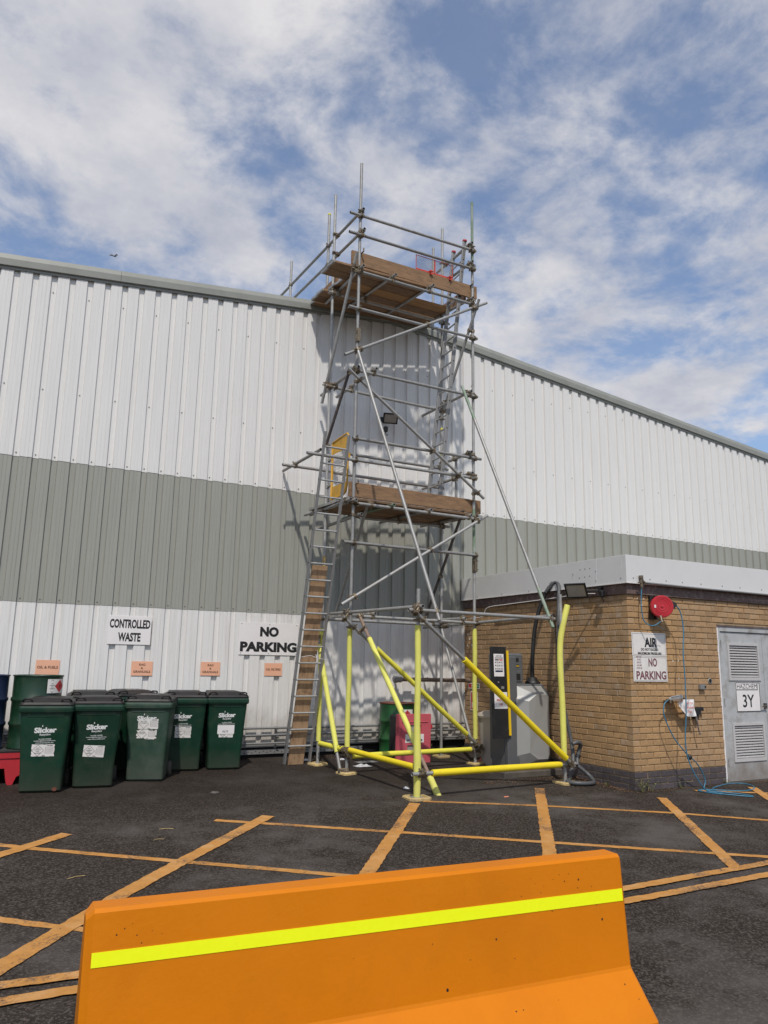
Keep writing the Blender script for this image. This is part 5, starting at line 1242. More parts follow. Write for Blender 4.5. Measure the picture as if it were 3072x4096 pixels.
EY = Vector((0, 0.0862, 0.9963)); EY = Vector((0, -0.0862, 0.9963))
def bp(x, z, out=0.002): return Vector((x, bin_front(z)-out, z))
def wheelie(x, y, rot, label, decor, mbody=None, key='new', rz=None):
    t = Thing('wheelie_bin', (x, y, gz(y)-0.004), label, 'wheelie bin', 'green wheelie bins with dark lids')
    for nm, me in bin_parts(mbody or m_bin, m_lid, key):
        o = bpy.data.objects.new(nm, me); COL.objects.link(o); o.parent = t.o
    loc = t.loc.copy(); t.loc = Vector((0,0,0)); decor(t); t.loc = loc
    t.o.rotation_euler = (0, 0, R(rot)); return t
def logo(t, x=0.0, z=0.715, faded=False, only=False):
    mb = MB()
    text_mb(mb, 'Slicker', 1, bp(x, z), (1, 0, 0.03), EY, width=0.235, height=0.062, bold=0.045, depth=0.001)
    mb.add([bp(x-0.038+dx, z+0.035+dz, 0.003) for dx, dz in ((0,0),(0.010,0.004),(0.006,0.026),(-0.001,0.010))], [(0,1,2,3)])
    if not only:
        text_mb(mb, 'Recycling', 1, bp(x+0.0, z-0.052), (1,0,0.03), EY, width=0.115, height=0.030, bold=0.02, depth=0.001)
    t.part('logo', mb, m_inkwhite)
    if not only:
        mb = MB()
        text_mb(mb, 'Tel: 0330 159 8325', 1, bp(x, z-0.100), (1,0,0.02), EY, width=0.135, height=0.013, bold=0.02, depth=0.001)
        text_mb(mb, 'bookings@slickerrecycling.com', 1, bp(x, z-0.120), (1,0,0.02), EY, width=0.225, height=0.016, bold=0.02, depth=0.001)
        text_mb(mb, 'www.slickerrecycling.com', 1, bp(x, z-0.142), (1,0,0.02), EY, width=0.19, height=0.016, bold=0.02, depth=0.001)
        t.part('contact_lines', mb, m_inkwhite)
def sticker(t, x, z, w_, h_, tilt=0.0, words=('NON', 'DANGEROUS', 'FOR', 'TRANSPORT'), torn=0.0, code='UN NDC', name='sticker', diamond=True):
    ex = Vector((math.cos(tilt), 0, math.sin(tilt))); ey = (EY+Vector((-math.sin(tilt), 0, 0))).normalized()
    c = bp(x, z); mb = MB(); edge = []
    n_ = 9
    for (a0, b0, a1, b1) in ((-1,-1,1,-1),(1,-1,1,1),(1,1,-1,1),(-1,1,-1,-1)):
        for k in range(n_):
            f_ = k/n_; a = a0+(a1-a0)*f_; b = b0+(b1-b0)*f_; j = rng.uniform(0, torn) if rng.random() < 0.5 else 0
            edge.append(c+ex*(a*(w_/2)*(1-j))+ey*(b*(h_/2)*(1-j)))
    cc = sum(edge, Vector())/len(edge); cc.y = c.y-0.0004
    mb.add([cc]+edge, [(0, i+1, (i+1) % len(edge)+1) for i in range(len(edge))]); s_ = t.part(name, mb, m_signr)
    nn = ex.cross(ey)
    pr_ = MB()
    def ln(p, q, w__=0.0016):
        d = (q-p).normalized(); s__ = nn.cross(d)*w__*0.5; pr_.add([p-s__+nn*.0012, q-s__+nn*.0012, q+s__+nn*.0012, p+s__+nn*.0012], [(0,1,2,3)])
    if diamond:
        dc = c-ex*w_*0.22; r_ = h_*0.46; P = [dc+ex*r_, dc+ey*r_, dc-ex*r_, dc-ey*r_]
        for a, b in zip(P, P[1:]+P[:1]): ln(a, b, 0.003)
        for i, wd in enumerate(words): text_mb(pr_, wd, 1, dc+ey*(r_*0.42-r_*0.30*i), ex, ey, width=min(r_*1.1, 0.011*len(wd)), height=h_*0.075, bold=0.02, depth=0.0012)
        text_mb(pr_, code, 1, c+ex*w_*0.30+ey*h_*0.40, ex, ey, width=w_*0.26, height=h_*0.09, bold=0.04, depth=0.0012)
        for k in range(6): ln(c+ex*w_*0.10+ey*h_*(0.27-0.1*k), c+ex*w_*0.46+ey*h_*(0.27-0.1*k))
        ln(c+ex*w_*0.10+ey*h_*0.27, c+ex*w_*0.10-ey*h_*0.23)
        text_mb(pr_, 'Slicker', 1, c+ex*w_*0.05-ey*h_*0.42, ex, ey, width=w_*0.14, height=h_*0.07, bold=0.04, depth=0.0012)
    t.part('print', pr_, m_ink, parent=s_)
    return s_
def d1(t): logo(t, 0.01, 0.700); sticker(t, 0.0, 0.475, 0.245, 0.135, 0.0, torn=0.06); m_ = MB(); [m_.poly([bp(x+math.cos(6.283*j/8)*r_*1.3, z+math.sin(6.283*j/8)*r_, 0.0012) for j in range(8)][::1]) for x, z, r_ in ((0.155,0.045,0.022),)]; t.part('rust_patch', m_, m_rim)
def d2(t): logo(t, 0.0, 0.710); sticker(t, -0.015, 0.430, 0.235, 0.135, -0.06, torn=0.01)
def d3(t):
    logo(t, -0.01, 0.775, only=True)
    sticker(t, 0.01, 0.705, 0.245, 0.125, -0.02, torn=0.05, words=('NON DANGEROUS', 'FOR TRANSPORT'), code='PAPER FILTERS'); sticker(t, -0.005, 0.578, 0.245, 0.120, -0.02, torn=0.30, words=('DANGEROUS', 'FOR TRANSPORT'))
    m_ = MB(); text_mb(m_, 'Slicker', 1, (-0.02, 0.21, 1.058), (1,0,0), (0,1,0), width=0.24, height=0.07, bold=0.05, depth=0.001); t.part('lid_logo', m_, m_inkwhite)
def d4(t): logo(t, -0.03, 0.730); sticker(t, -0.02, 0.520, 0.215, 0.150, -0.01, torn=0.05)
def d5(t):
    logo(t, 0.0, 0.740); sticker(t, 0.0, 0.500, 0.195, 0.12, -0.02, torn=0.05)
    s_ = MB(); c = bp(-0.005, 0.545, 0.004); s_.cbox((-0.115, -0.0006, -0.060), (0.115, 0.0006, 0.060), 0.0003, M=Matrix.Translation(c) @ Matrix.Rotation(R(4.9), 4, 'X')); o = t.part('sticker', s_, m_sign)
    p_ = MB(); text_mb(p_, 'FUEL', 1, c+Vector((0,-0.0014,0.026)), (1,0,0.02), EY, width=0.075, height=0.026, bold=0.02, depth=0.001); text_mb(p_, 'FILTERS', 1, c+Vector((0.012,0.0026,-0.026)), (1,0,0.02), EY, width=0.112, height=0.026, bold=0.02, depth=0.001); t.part('print', p_, m_ink, parent=o)
def d6(t): pass
def d7(t):
    m_ = MB(); text_mb(m_, 'Slicker', 1, (0.03, 0.25, 1.058), (1,0,0), (0,1,0), width=0.24, height=0.07, bold=0.05, depth=0.001); t.part('lid_logo', m_, m_inkwhite)
wheelie(0.942, 9.80, -11.2, 'scuffed green wheelie bin nearest the camera, beside the red spill pallet, with a torn sticker', d1)
wheelie(1.525, 9.905, -8.5, 'green wheelie bin second from the left with a tilted white sticker low on its front', d2)
wheelie(2.160, 10.125, -19.0, 'faded green wheelie bin in the middle with two torn stickers high on its front', d3, mbody=m_binold, key='old')
wheelie(2.775, 10.69, -11.0, 'green wheelie bin second from the right with a wrinkled sticker under its logo', d4)
wheelie(3.340, 10.645, -8.4, 'green wheelie bin at the right end of the row with a FUEL FILTERS label', d5)
wheelie(1.575, 10.76, -4, 'green wheelie bin standing behind the second bin from the left, only its lid showing', d6)
wheelie(2.17, 10.92, 6, 'green wheelie bin against the wall behind the faded middle bin, its lid lettered in white', d7)

# ------------------------------------------------------------------ drums and spill pallet
def drum(x, y, z, r_, h_, m, label, name='oil_drum', rim=None, tm=None):
    t = Thing(name, (x, y, z), label, 'oil drum', 'steel oil drums')
    mb = MB(); P = [(r_, 0.0), (r_+0.006, 0.004), (r_+0.006, 0.016), (r_-0.003, 0.024)]
    for k, c in enumerate((0.335, 0.665)):
        zc = h_*c; P += [(r_-0.003, zc-0.030), (r_+0.010, zc-0.012), (r_+0.010, zc+0.012), (r_-0.003, zc+0.030)]
    P += [(r_-0.003, h_-0.05), (r_-0.001, h_-0.020)]
    mb.lathe(P, (x, y, z), 40, capt=False); t.part('shell', mb, m)
    rm = MB(); rm.lathe([(r_-0.001, h_-0.020), (r_+0.008, h_-0.014), (r_+0.008, h_), (r_-0.006, h_), (r_-0.008, h_-0.016)], (x, y, z), 40, capb=False, capt=False); t.part('rim', rm, rim or m)
    lid = MB(); lid.lathe([(r_-0.008, h_-0.017), (r_-0.02, h_-0.014)], (x, y, z), 40, capb=False); t.part('top', lid, tm or m)
    bg_ = MB(); bg_.lathe([(0.034, h_-0.014), (0.034, h_-0.004), (0.028, h_-0.001)], (x+0.10, y-0.12, z), 14, capb=False); bg_.lathe([(0.018, h_-0.014), (0.018, h_-0.005)], (x-0.12, y+0.12, z), 10, capb=False); t.part('bung', bg_, m_dark)
    return t
def drum_label(t, x, y, z, r_, a0, a1, z0, z1, kind):
    mb = MB(); n_ = 8; vs = []
    P = lambda a, zz, o=0.013: Vector((x+(r_+o)*math.sin(R(a)), y-(r_+o)*math.cos(R(a)), z+zz))
    for i in range(n_+1):
        a = a0+(a1-a0)*i/n_; vs += [P(a, z0), P(a, z1)]
    for i in range(n_): mb.f.append((2*i, 2*i+2, 2*i+3, 2*i+1)); mb.m.append(0); mb.sm.append(True)
    mb.v = [tuple(v) for v in vs]; s_ = t.part('hazard_label', mb, m_signr)
    h_ = (z1-z0)
    def diam(a, zc, r2, m, nm, fill=True, o=0.0145):
        da = math.degrees(r2/r_); q = MB()
        if fill:
            for k in range(-4, 4):
                f0, f1 = k/4, (k+1)/4; q.poly([P(a+da*f0, zc-r2*(1-abs(f0)), o), P(a+da*f1, zc-r2*(1-abs(f1)), o), P(a+da*f1, zc+r2*(1-abs(f1)), o), P(a+da*f0, zc+r2*(1-abs(f0)), o)])
        else:
            A = [(a-da, zc), (a, zc-r2), (a+da, zc), (a, zc+r2)]
            for (u0, w0), (u1, w1) in zip(A, A[1:]+A[:1]):
                p, p2 = P(u0, w0, o), P(u1, w1, o); dd = (p2-p).normalized(); nn = Vector((math.sin(R(a)), -math.cos(R(a)), 0)); s2 = nn.cross(dd)*0.002; q.add([p-s2, p2-s2, p2+s2, p+s2], [(0,1,2,3)])
        t.part(nm, q, m, parent=s_)
    zc = (z0+z1)/2
    am = (a0+a1)/2; ar = a0+(a1-a0)*(0.68 if kind == 'both' else 0.45)
    diam(ar, zc, h_*0.46, m_inkred, 'red_diamond')
    nn = Vector((math.sin(R(ar)), -math.cos(R(ar)), 0)); ex = Vector((math.cos(R(ar)), math.sin(R(ar)), 0)); q = MB(); c = P(ar, zc, 0.016)
    q.add([c+ex*a+Vector((0,0,b)) for a, b in ((-.012,-.004),(0,-.016),(.012,-.004),(.008,.012),(.003,.006),(0,.028),(-.006,.010),(-.010,.014))], [tuple(range(8))]); q.add([c+ex*a+Vector((0,0,b-0.024)) for a, b in ((-.014,0),(.014,0),(.014,.003),(-.014,.003))], [(0,1,2,3)])
    t.part('flame_symbol', q, m_ink, parent=s_)
    if kind == 'both':
        al = a0+(a1-a0)*0.24; diam(al, zc, h_*0.46, m_ink, 'diamond_outline', fill=False)
        ex = Vector((math.cos(R(al)), math.sin(R(al)), 0)); q = MB()
        for i, wd in enumerate(('NON', 'DANGEROUS', 'FOR', 'TRANSPORT')): text_mb(q, wd, 1, P(al, zc+0.030-0.020*i, 0.0145), ex, (0,0,1), width=0.008*len(wd), height=0.009, bold=0.02, depth=0.001)
        t.part('print', q, m_ink, parent=s_)
# red spill pallet with its black grating
PX0, PX1, PY0, PY1 = -0.55, 0.80, 10.42, 11.38; pz = gz(10.42)
sp = Thing('spill_pallet', (0.1, 10.9, pz), 'red plastic spill pallet under the two drums at the left edge', 'spill pallet')
mb = MB()
zt = pz+0.36
pts = [(PX0,pz),(PX0+0.10,pz),(PX0+0.16,pz+0.20),(0.10,pz+0.20),(0.13,pz),(0.16,pz),(0.19,pz+0.19),(0.60,pz+0.19),(0.63,pz+0.03),(0.645,pz),(0.70,pz),(0.735,pz+0.09),(PX1,pz+0.12),(PX1,zt),(PX0,zt)]
mb.prism([(x, PY0, z) for x, z in pts], (0, PY1-PY0, 0)); sp.part('base', mb, m_red)
mb = MB(); mb.box((PX0-0.01, PY0-0.012, zt-0.055), (PX1+0.012, PY0-0.001, zt+0.004)); sp.part('rim', mb, m_red)
for k in range(13):
    mb = MB(); y0 = PY0+0.03+k*0.071; mb.cbox((PX0+0.03, y0, zt+0.001), (PX1-0.03, y0+0.045, zt+0.026), 0.004); sp.part('grating_bar', mb, m_black)
dz = zt+0.027
dg_ = drum(0.905-0.0, 10.79, dz, 0.290, 0.88, m_drum, 'dark green oil drum with a flammable label standing on the red spill pallet')
dg_.o.location.x = 0.905
drum_label(dg_, 0.905, 10.79, dz, 0.290, 16, 66, 0.665, 0.835, 'both')
db_ = drum(0.285, 10.82, dz, 0.290, 0.88, m_blue, 'navy blue oil drum cut off by the left edge of the photo')
# mid green drum beneath the scaffold
dgr = drum(6.315, 11.08, gz(11.08), 0.292, 0.84, m_drum2, 'bright green oil drum with a rusty rim behind the red cabinet', rim=m_rim, tm=m_rim)
drum_label(dgr, 6.315, 11.08, gz(11.08), 0.292, -16, 22, 0.60, 0.745, 'one')

# ------------------------------------------------------------------ red extinguisher cabinet
cb = Thing('extinguisher_cabinet', (6.25, 10.50, gz(10.5)), 'faded red plastic fire extinguisher cabinet standing in front of the green drum', 'cabinet')
cz = gz(10.45); Mx = Matrix.Translation((6.245, 10.44, cz)) @ Matrix.Rotation(R(-3), 4, 'Z') @ Matrix.Rotation(R(2), 4, 'X')
mb = MB(); mb.cbox((-0.285, 0.06, 0.0), (0.285, 0.30, 0.70), 0.02, M=Mx); cb.part('back_shell', mb, m_black)
mb = MB(); 
def win(mb_, x0, x1, z0, z1, y): pass
xs_ = [-0.285, -0.115, 0.12, 0.285]; zz_ = [0.0, 0.165, 0.265, 0.435, 0.565, 0.71]
for i in range(3):
    for j in range(5):
        if i == 1 and j in (1, 3): mb.box((xs_[i], 0.022, zz_[j]), (xs_[i+1], 0.056, zz_[j+1]), M=Mx); continue
        mb.box((xs_[i], 0.0, zz_[j]), (xs_[i+1], 0.056, zz_[j+1]), M=Mx)
mb.cbox((-0.295, 0.010, -0.005), (-0.2855, 0.058, 0.715), 0.003, M=Mx); mb.cbox((0.2855, 0.010, -0.005), (0.295, 0.058, 0.715), 0.003, M=Mx); mb.cbox((-0.285, 0.010, 0.7105), (0.285, 0.058, 0.722), 0.003, M=Mx)
dr = cb.part('door', mb, m_redfade)
for z0, z1 in ((0.172, 0.258), (0.442, 0.558)):
    w_ = MB(); w_.box((-0.108, 0.0185, z0), (0.113, 0.0215, z1), M=Mx); cb.part('window', w_, m_glass, parent=dr)
rb = MB(); rb.cbox((-0.23, -0.010, 0.600), (0.23, -0.0005, 0.612), 0.003, M=Mx); rb.cbox((-0.23, -0.010, 0.595), (-0.218, -0.0005, 0.06), 0.003, M=Mx); cb.part('moulded_rib', rb, m_redfade, parent=dr)
lt_ = MB(); lt_.cbox((0.289, 0.0, 0.50), (0.315, 0.03, 0.56), 0.004, M=Mx); cb.part('latch', lt_, m_red, parent=dr)
lb_ = MB(); lb_.cbox((-0.155, -0.0035, 0.30), (0.165, -0.0008, 0.425), 0.0005, M=Mx); ls = cb.part('label_plate', lb_, m_sign, parent=None)
tx_ = MB(); ex = (Mx.to_3x3() @ Vector((1,0,0))); ez = (Mx.to_3x3() @ Vector((0,0,1)))
text_mb(tx_, 'FIRE', 1, Mx @ Vector((0.01, -0.0036, 0.392)), ex, ez, width=0.10, height=0.032, bold=0.04, depth=0.001); text_mb(tx_, 'EXTINGUISHER', 1, Mx @ Vector((0.005, -0.0036, 0.335)), ex, ez, width=0.28, height=0.032, bold=0.04, depth=0.001)
cb.part('lettering', tx_, m_ink, parent=ls)

# ------------------------------------------------------------------ beige bin
bgz = gz(9.95)
bt = Thing('beige_bin', (7.45, 9.93, bgz), 'narrow beige plastic bin with a lid between the brick wall and the black panel', 'bin')
def brr(w_, d_, z, r=0.03): return [Vector((7.40, 9.96, 0))+v for v in rrect(w_, -d_/2, d_/2, z, r)]
mb = MB(); mb.loft([brr(0.27, 0.30, bgz), brr(0.30, 0.33, bgz+0.35), brr(0.335, 0.38, bgz+0.695)]); bt.part('body', mb, m_beige)
mb = MB(); mb.loft([brr(0.375, 0.42, bgz+0.696), brr(0.385, 0.43, bgz+0.725), brr(0.34, 0.38, bgz+0.76), brr(0.22, 0.25, bgz+0.80)]); bt.part('lid', mb, m_beige)
mb = MB(); mb.cbox((7.36, 9.775, bgz+0.08), (7.47, 9.800, bgz+0.52), 0.004); bt.part('front_rib', mb, m_beige)
# ------------------------------------------------------------------ vacuum unit with payment column
vz = gz(9.1)+0.075
pl = MB(); pl.cbox((6.82, 8.93, gz(9)-0.1), (7.90, 9.62, vz), 0.015); single('concrete_plinth', pl, m_conc, 'low damp concrete plinth under the vacuum machine', 'plinth')
vu = Thing('car_vacuum', (7.4, 9.2, vz), 'grey car vacuum machine with faceted silver cover, black instruction panel and yellow stripe', 'car vacuum machine')
def octa(x0, x1, z0, z1, c, y): return [Vector(p) for p in ((x0+c,y,z0),(x1-c,y,z0),(x1,y,z0+c),(x1,y,z1-c),(x1-c,y,z1),(x0+c,y,z1),(x0,y,z1-c),(x0,y,z0+c))]
mb = MB(); mb.loft([octa(7.03,7.82,vz+0.0,1.325,0.13,9.55)[::-1], octa(7.03,7.82,vz+0.0,1.325,0.13,9.14)[::-1], octa(7.045,7.805,vz+0.01,1.31,0.13,9.12)[::-1]][::-1]); vu.part('back_case', mb, m_kiosk)
# faceted front cover: outer ring, raised middle and chamfer facets
o8 = octa(7.050,7.800,vz+0.015,1.300,0.150,9.118)
lead = [Vector(p) for p in ((7.30,8.965,0.372),(7.44,8.955,0.275),(7.62,8.955,0.275),(7.665,8.965,0.36),(7.665,8.965,1.10),(7.62,8.955,1.180),(7.43,8.955,1.180),(7.30,8.965,1.085))]
# order matches octa: bottom-left, bottom-right, right-bottom, right-top, top-right, top-left, left-top, left-bottom
inner = [lead[1], lead[2], lead[3], lead[4], lead[5], lead[6], lead[7], lead[0]]
mb = MB(); mb.loft([o8, inner], cap=False)
f_ = mb.f[:]; mb.f = []; mb.m = []; 
base_n = len(mb.v); 
for q in f_: mb.f.append(tuple(reversed(q))); mb.m.append(0)
mb.sm = [False]*len(mb.f)
mb.poly([tuple(v) for v in inner][::1]); vu.part('front_cover', mb, m_vac)
def lean(zf): return -0.028*(zf-vz)   # the column leans slightly to the left
Ms = Matrix.Translation((0,0,0))
def slab(x0, x1, y0, y1, z0, z1, m, name, b=0.004, parent=None, label=None):
    mb = MB(); sh = 0.03
    vs0 = MB(); vs0.cbox((x0,y0,z0),(x1,y1,z1),b)
    mb.add([(v[0]-sh*(v[2]-vz), v[1], v[2]) for v in vs0.v], vs0.f, 0); return vu.part(name, mb, m, parent=parent, label=label)
col = slab(7.005, 7.40, 9.14, 9.50, vz, 1.77, m_kiosk, 'payment_column', b=0.03)
slab(6.99, 7.20, 9.06, 9.138, vz+0.06, 1.72, m_kiosk, 'column_spine', b=0.01)
slab(6.720, 6.995, 9.030, 9.055, 0.575, 1.855, m_black, 'instruction_panel', b=0.003)
slab(6.996, 7.035, 9.020, 9.058, 0.61, 1.80, m_kyel, 'yellow_stripe', b=0.004)
pc = slab(7.185, 7.345, 9.128, 9.139, 1.36, 1.51, m_kiosk, 'card_reader_plate', b=0.004)
slab(7.215, 7.315, 9.122, 9.127, 1.385, 1.475, m_hole, 'card_reader', b=0.002, parent=pc)
slab(7.225, 7.30, 9.130, 9.139, 1.655, 1.70, m_black, 'display', b=0.002)
slab(7.205, 7.305, 9.130, 9.139, 1.578, 1.590, m_kyel, 'slot_light', b=0.002); slab(7.205, 7.305, 9.130, 9.139, 1.592, 1.606, m_black, 'coin_slot', b=0.002)
def pan(x, z): return Vector((x-0.03*(z-vz), 9.0265, z))
p1 = slab(6.768, 6.945, 9.027, 9.0295, 1.435, 1.752, m_sign, 'instruction_sheet', b=0.0005)
q = MB(); exl = Vector((1,0,0)); ezl = Vector((-0.03,0,1)).normalized()
cxp = 6.856
text_mb(q, 'HOW TO USE', 1, pan(cxp, 1.722), exl, ezl, width=0.10, height=0.018, bold=0.03, depth=0.001); text_mb(q, 'THE CAR VACUUM', 1, pan(cxp, 1.695), exl, ezl, width=0.14, height=0.018, bold=0.03, depth=0.001)
for k in range(3):
    for s_ in (-1, 1):
        zc = 1.632-0.045*k
        for j in range(4): c = pan(cxp+s_*0.036+0.014, zc+0.012-0.008*j); q.add([c+exl*a*0.020+ezl*b*0.0016 for a, b in ((-1,-1),(1,-1),(1,1),(-1,1))], [(0,1,2,3)])
        c = pan(cxp+s_*0.036-0.022, zc); q.poly([c+exl*(math.cos(6.28*j/6)*0.009)+ezl*(math.sin(6.28*j/6)*0.014) for j in range(6)])
vu.part('print', q, m_ink, parent=p1)
for (a, b, mm) in ((cxp-0.034, 1.668, m_ink), (cxp+0.038, 1.668, m_inkred)):
    q = MB(); c = pan(a, b); q.add([c+exl*u*0.032+ezl*v*0.009 for u, v in ((-1,-1),(1,-1),(1,1),(-1,1))], [(0,1,2,3)]); vu.part('print_heading', q, mm, parent=p1)
q = MB(); c = pan(cxp, 1.508); q.add([c+exl*u*0.066+ezl*v*0.012 for u, v in ((-1,-1),(1,-1),(1,1),(-1,1))], [(0,1,2,3)]); vu.part('print_heading', q, m_blue, parent=p1)
p2 = slab(6.758, 6.985, 9.027, 9.0295, 0.985, 1.215, m_sign, 'notice_sheet', b=0.0005)
q = MB()
for s_, zc, w_ in (('NOT FOR', 1.168, 0.115), ('PERSONAL', 1.105, 0.15), ('USE', 1.045, 0.055)): text_mb(q, s_, 1, pan(6.872, zc), exl, ezl, width=w_, height=0.028, bold=0.03, depth=0.001)
vu.part('print', q, m_inkred, parent=p2)
kh = MB(); kh.lathe([(0.012,0),(0.010,0.01)], n=10, M=Matrix.Translation((6.80, 9.03, 1.352)) @ Matrix.Rotation(R(90), 4, 'X')); kh.cbox((6.85, 9.024, 1.26), (6.90, 9.029, 1.295), 0.001); vu.part('panel_lock', kh, m_steel)
# hose swivel and hose
sw = MB(); sw.lathe([(0.115,0.0),(0.115,0.025),(0.085,0.045),(0.065,0.09),(0.045,0.10)], (7.66, 9.32, 1.326), 20); vu.part('hose_socket', sw, m_black)
def px(p): return Vector(p)
hp = spline([(7.66,9.32,1.40),(7.665,9.32,1.62),(7.675,9.30,1.92),(7.70,9.27,2.20),(7.745,9.22,2.45),(7.80,9.15,2.66),(7.83,9.08,2.78)], 8)
hs = MB(); hs.tube(hp, 0.031, 14); bo = vu.part('hose_mast', hs, m_black)
hq = spline([(7.79,9.12,2.70),(7.84,9.04,2.815),(7.87,8.97,2.845),(7.83,8.87,2.79),(7.75,8.78,2.60),(7.66,8.70,2.30),(7.63,8.68,1.90),(7.62,8.67,1.50),(7.635,8.65,1.20),(7.69,8.62,0.85),(7.73,8.58,0.55),(7.68,8.50,0.30),(7.50,8.38,0.09),(7.38,8.28,0.063),(7.46,8.15,0.058),(7.66,8.12,0.055),(7.80,8.24,0.06),(7.83,8.36,0.12),(7.72,8.46,0.24)], 10)
# corrugation: slightly varying radius
dens = []
for a, b in zip(hq[:-1], hq[1:]):
    k = max(1, int((b-a).length/0.008)); dens += [a+(b-a)*(i/k) for i in range(k)]
rs = [0.0275+0.0022*(1 if i % 2 else -1) for i in range(len(dens))]
hs = MB(); hs.tube(dens, 0.0275, 10, rs=rs); vu.part('vacuum_hose', hs, m_hose)
nz = MB(); hk = spline([(7.72,8.46,0.24),(7.76,8.50,0.33),(7.80,8.50,0.44),(7.79,8.46,0.52),(7.72,8.44,0.555),(7.64,8.46,0.53)], 6); nz.tube(hk, 0.029, 12); vu.part('nozzle', nz, m_hose)
cl = MB(); cl.tube([(7.765,8.505,0.335),(7.785,8.505,0.375)], 0.038, 14); vu.part('nozzle_clip', cl, m_black)
sp_ = MB(); sp_.tube([(7.83,9.08,2.83),(7.90,9.0,2.93)], 0.003, 5); vu.part('cable_tie', sp_, m_black)
# ------------------------------------------------------------------ things on the right (front) face of the brick building
ys = CY-0.010
t = Thing('air_sign', (8.30, ys, 1.408), 'white AIR and NO PARKING sign on the brick wall under the red reel', 'sign')
mb = MB(); mb.cbox((7.968, ys, 1.751), (8.622, ys+0.004, 2.066), 0.001); pA = t.part('plate', mb, m_signr)
mb = MB(); mb.cbox((7.972, ys-0.001, 1.408), (8.623, ys+0.003, 1.746), 0.001); pB = t.part('plate', mb, m_signr)
q = MB(); text_mb(q, 'AIR', 1, (8.325, ys, 1.935), EXX, EZZ, width=0.245, height=0.130, bold=0.042, depth=0.001)
text_mb(q, 'DO NOT EXCEED', 1, (8.30, ys, 1.838), EXX, EZZ, width=0.33, height=0.036, bold=0.04, depth=0.001); text_mb(q, 'MAXIMUM PRESSURE', 1, (8.30, ys, 1.785), EXX, EZZ, width=0.45, height=0.036, bold=0.04, depth=0.001)
def frame(q, x0, x1, z0, z1, y, w_=0.003):
    for a in ((x0, z0, x1, z0+w_), (x0, z1-w_, x1, z1), (x0, z0+w_, x0+w_, z1-w_), (x1-w_, z0+w_, x1, z1-w_)): q.add([(a[0], y, a[1]), (a[2], y, a[1]), (a[2], y, a[3]), (a[0], y, a[3])], [(0,1,2,3)])
frame(q, 7.985, 8.605, 1.768, 2.050, ys-0.001); frame(q, 7.990, 8.607, 1.422, 1.732, ys-0.002); t.part('lettering', q, m_ink, parent=pA)
q = MB(); text_mb(q, 'NO', 1, (8.345, ys-0.001, 1.665), EXX, EZZ, width=0.165, height=0.115, bold=0.035, depth=0.001); text_mb(q, 'PARKING', 1, (8.31, ys-0.001, 1.492), EXX, EZZ, width=0.57, height=0.115, bold=0.035, depth=0.001); t.part('lettering', q, m_inkfade, parent=pB)
q = MB()
for s_, z in (('KEEP TIDY', 1.738), ('UP AND', 1.700), ('REPLACE', 1.662), ('AIR LINE', 1.624), ('AFTER USE', 1.586)): text_mb(q, s_, 1, (8.085, ys-0.001, z), EXX, EZZ, width=0.0115*len(s_), height=0.024, bold=0.02, depth=0.001)
t.part('small_lettering', q, m_inkfade, parent=pB)

# hose reel, its disc turned towards the camera
rc = Vector((8.37, 7.40, 2.421)); rn = Vector((-0.58, -0.81, 0.0)).normalized()
rl = Thing('air_hose_reel', (8.35, 7.45, 2.40), 'red round air hose reel on a black bracket on the brick wall', 'hose reel')
Mr = rn.to_track_quat('Z', 'Y').to_matrix().to_4x4(); Mr.translation = rc
mb = MB(); P = [(0.142,-0.08),(0.152,-0.07),(0.152,-0.008),(0.146,0.004)]
for k, r_ in enumerate((0.140, 0.122, 0.104, 0.086)): P += [(r_, 0.004), (r_-0.004, 0.009), (r_-0.009, 0.009), (r_-0.013, 0.004)]
P += [(0.060,0.004),(0.056,0.008),(0.050,0.008),(0.046,0.004),(0.018,0.004),(0.016,0.014),(0.004,0.016)]
mb.lathe(P, n=40, M=Mr, smooth=False); dsc = rl.part('disc', mb, m_red)
lb_ = MB(); lb_.cbox((-0.012,-0.02,0.0085), (0.012,0.02,0.0105), 0.0005, M=Mr @ Matrix.Rotation(R(0), 4, 'Z') @ Matrix.Translation((-0.095,0,0))); rl.part('label', lb_, m_signr, parent=dsc)
Mr2 = Mr.copy(); Mr2.translation = rc-rn*0.11
mb = MB(); mb.lathe([(0.10,-0.02),(0.148,0.0),(0.148,0.055)], n=28, M=Mr2); xd = Vector((-rn.y, rn.x, 0)); mb.prism([rc-rn*0.065+xd*u+Vector((0,0,v)) for u, v in ((0.05,0.135),(0.20,0.055),(0.215,0.02),(0.20,0.0),(0.05,-0.135))], -rn*0.06); rl.part('rear_housing', mb, m_black)
mb = MB()
mb.cbox((8.325, CY-0.045, 2.25), (8.355, CY-0.004, 2.575), 0.004); mb.cbox((8.42, CY-0.045, 2.25), (8.45, CY-0.004, 2.575), 0.004); mb.box((8.355, CY-0.03, 2.55), (8.42, CY-0.02, 2.57)); mb.box((8.355, CY-0.03, 2.255), (8.42, CY-0.02, 2.275))
mb.tube([(8.385, CY-0.03, 2.33), tuple(rc-rn*0.09+Vector((0,0,-0.05)))], 0.018, 8); mb.tube([(8.385, CY-0.03, 2.49), tuple(rc-rn*0.09+Vector((0,0,0.06)))], 0.018, 8)
rl.part('wall_bracket', mb, m_black)
mb = MB(); mb.tube([(8.31, 7.36, 2.20),(8.33, 7.40, 2.29)], 0.014, 8); rl.part('inlet', mb, m_coupler)
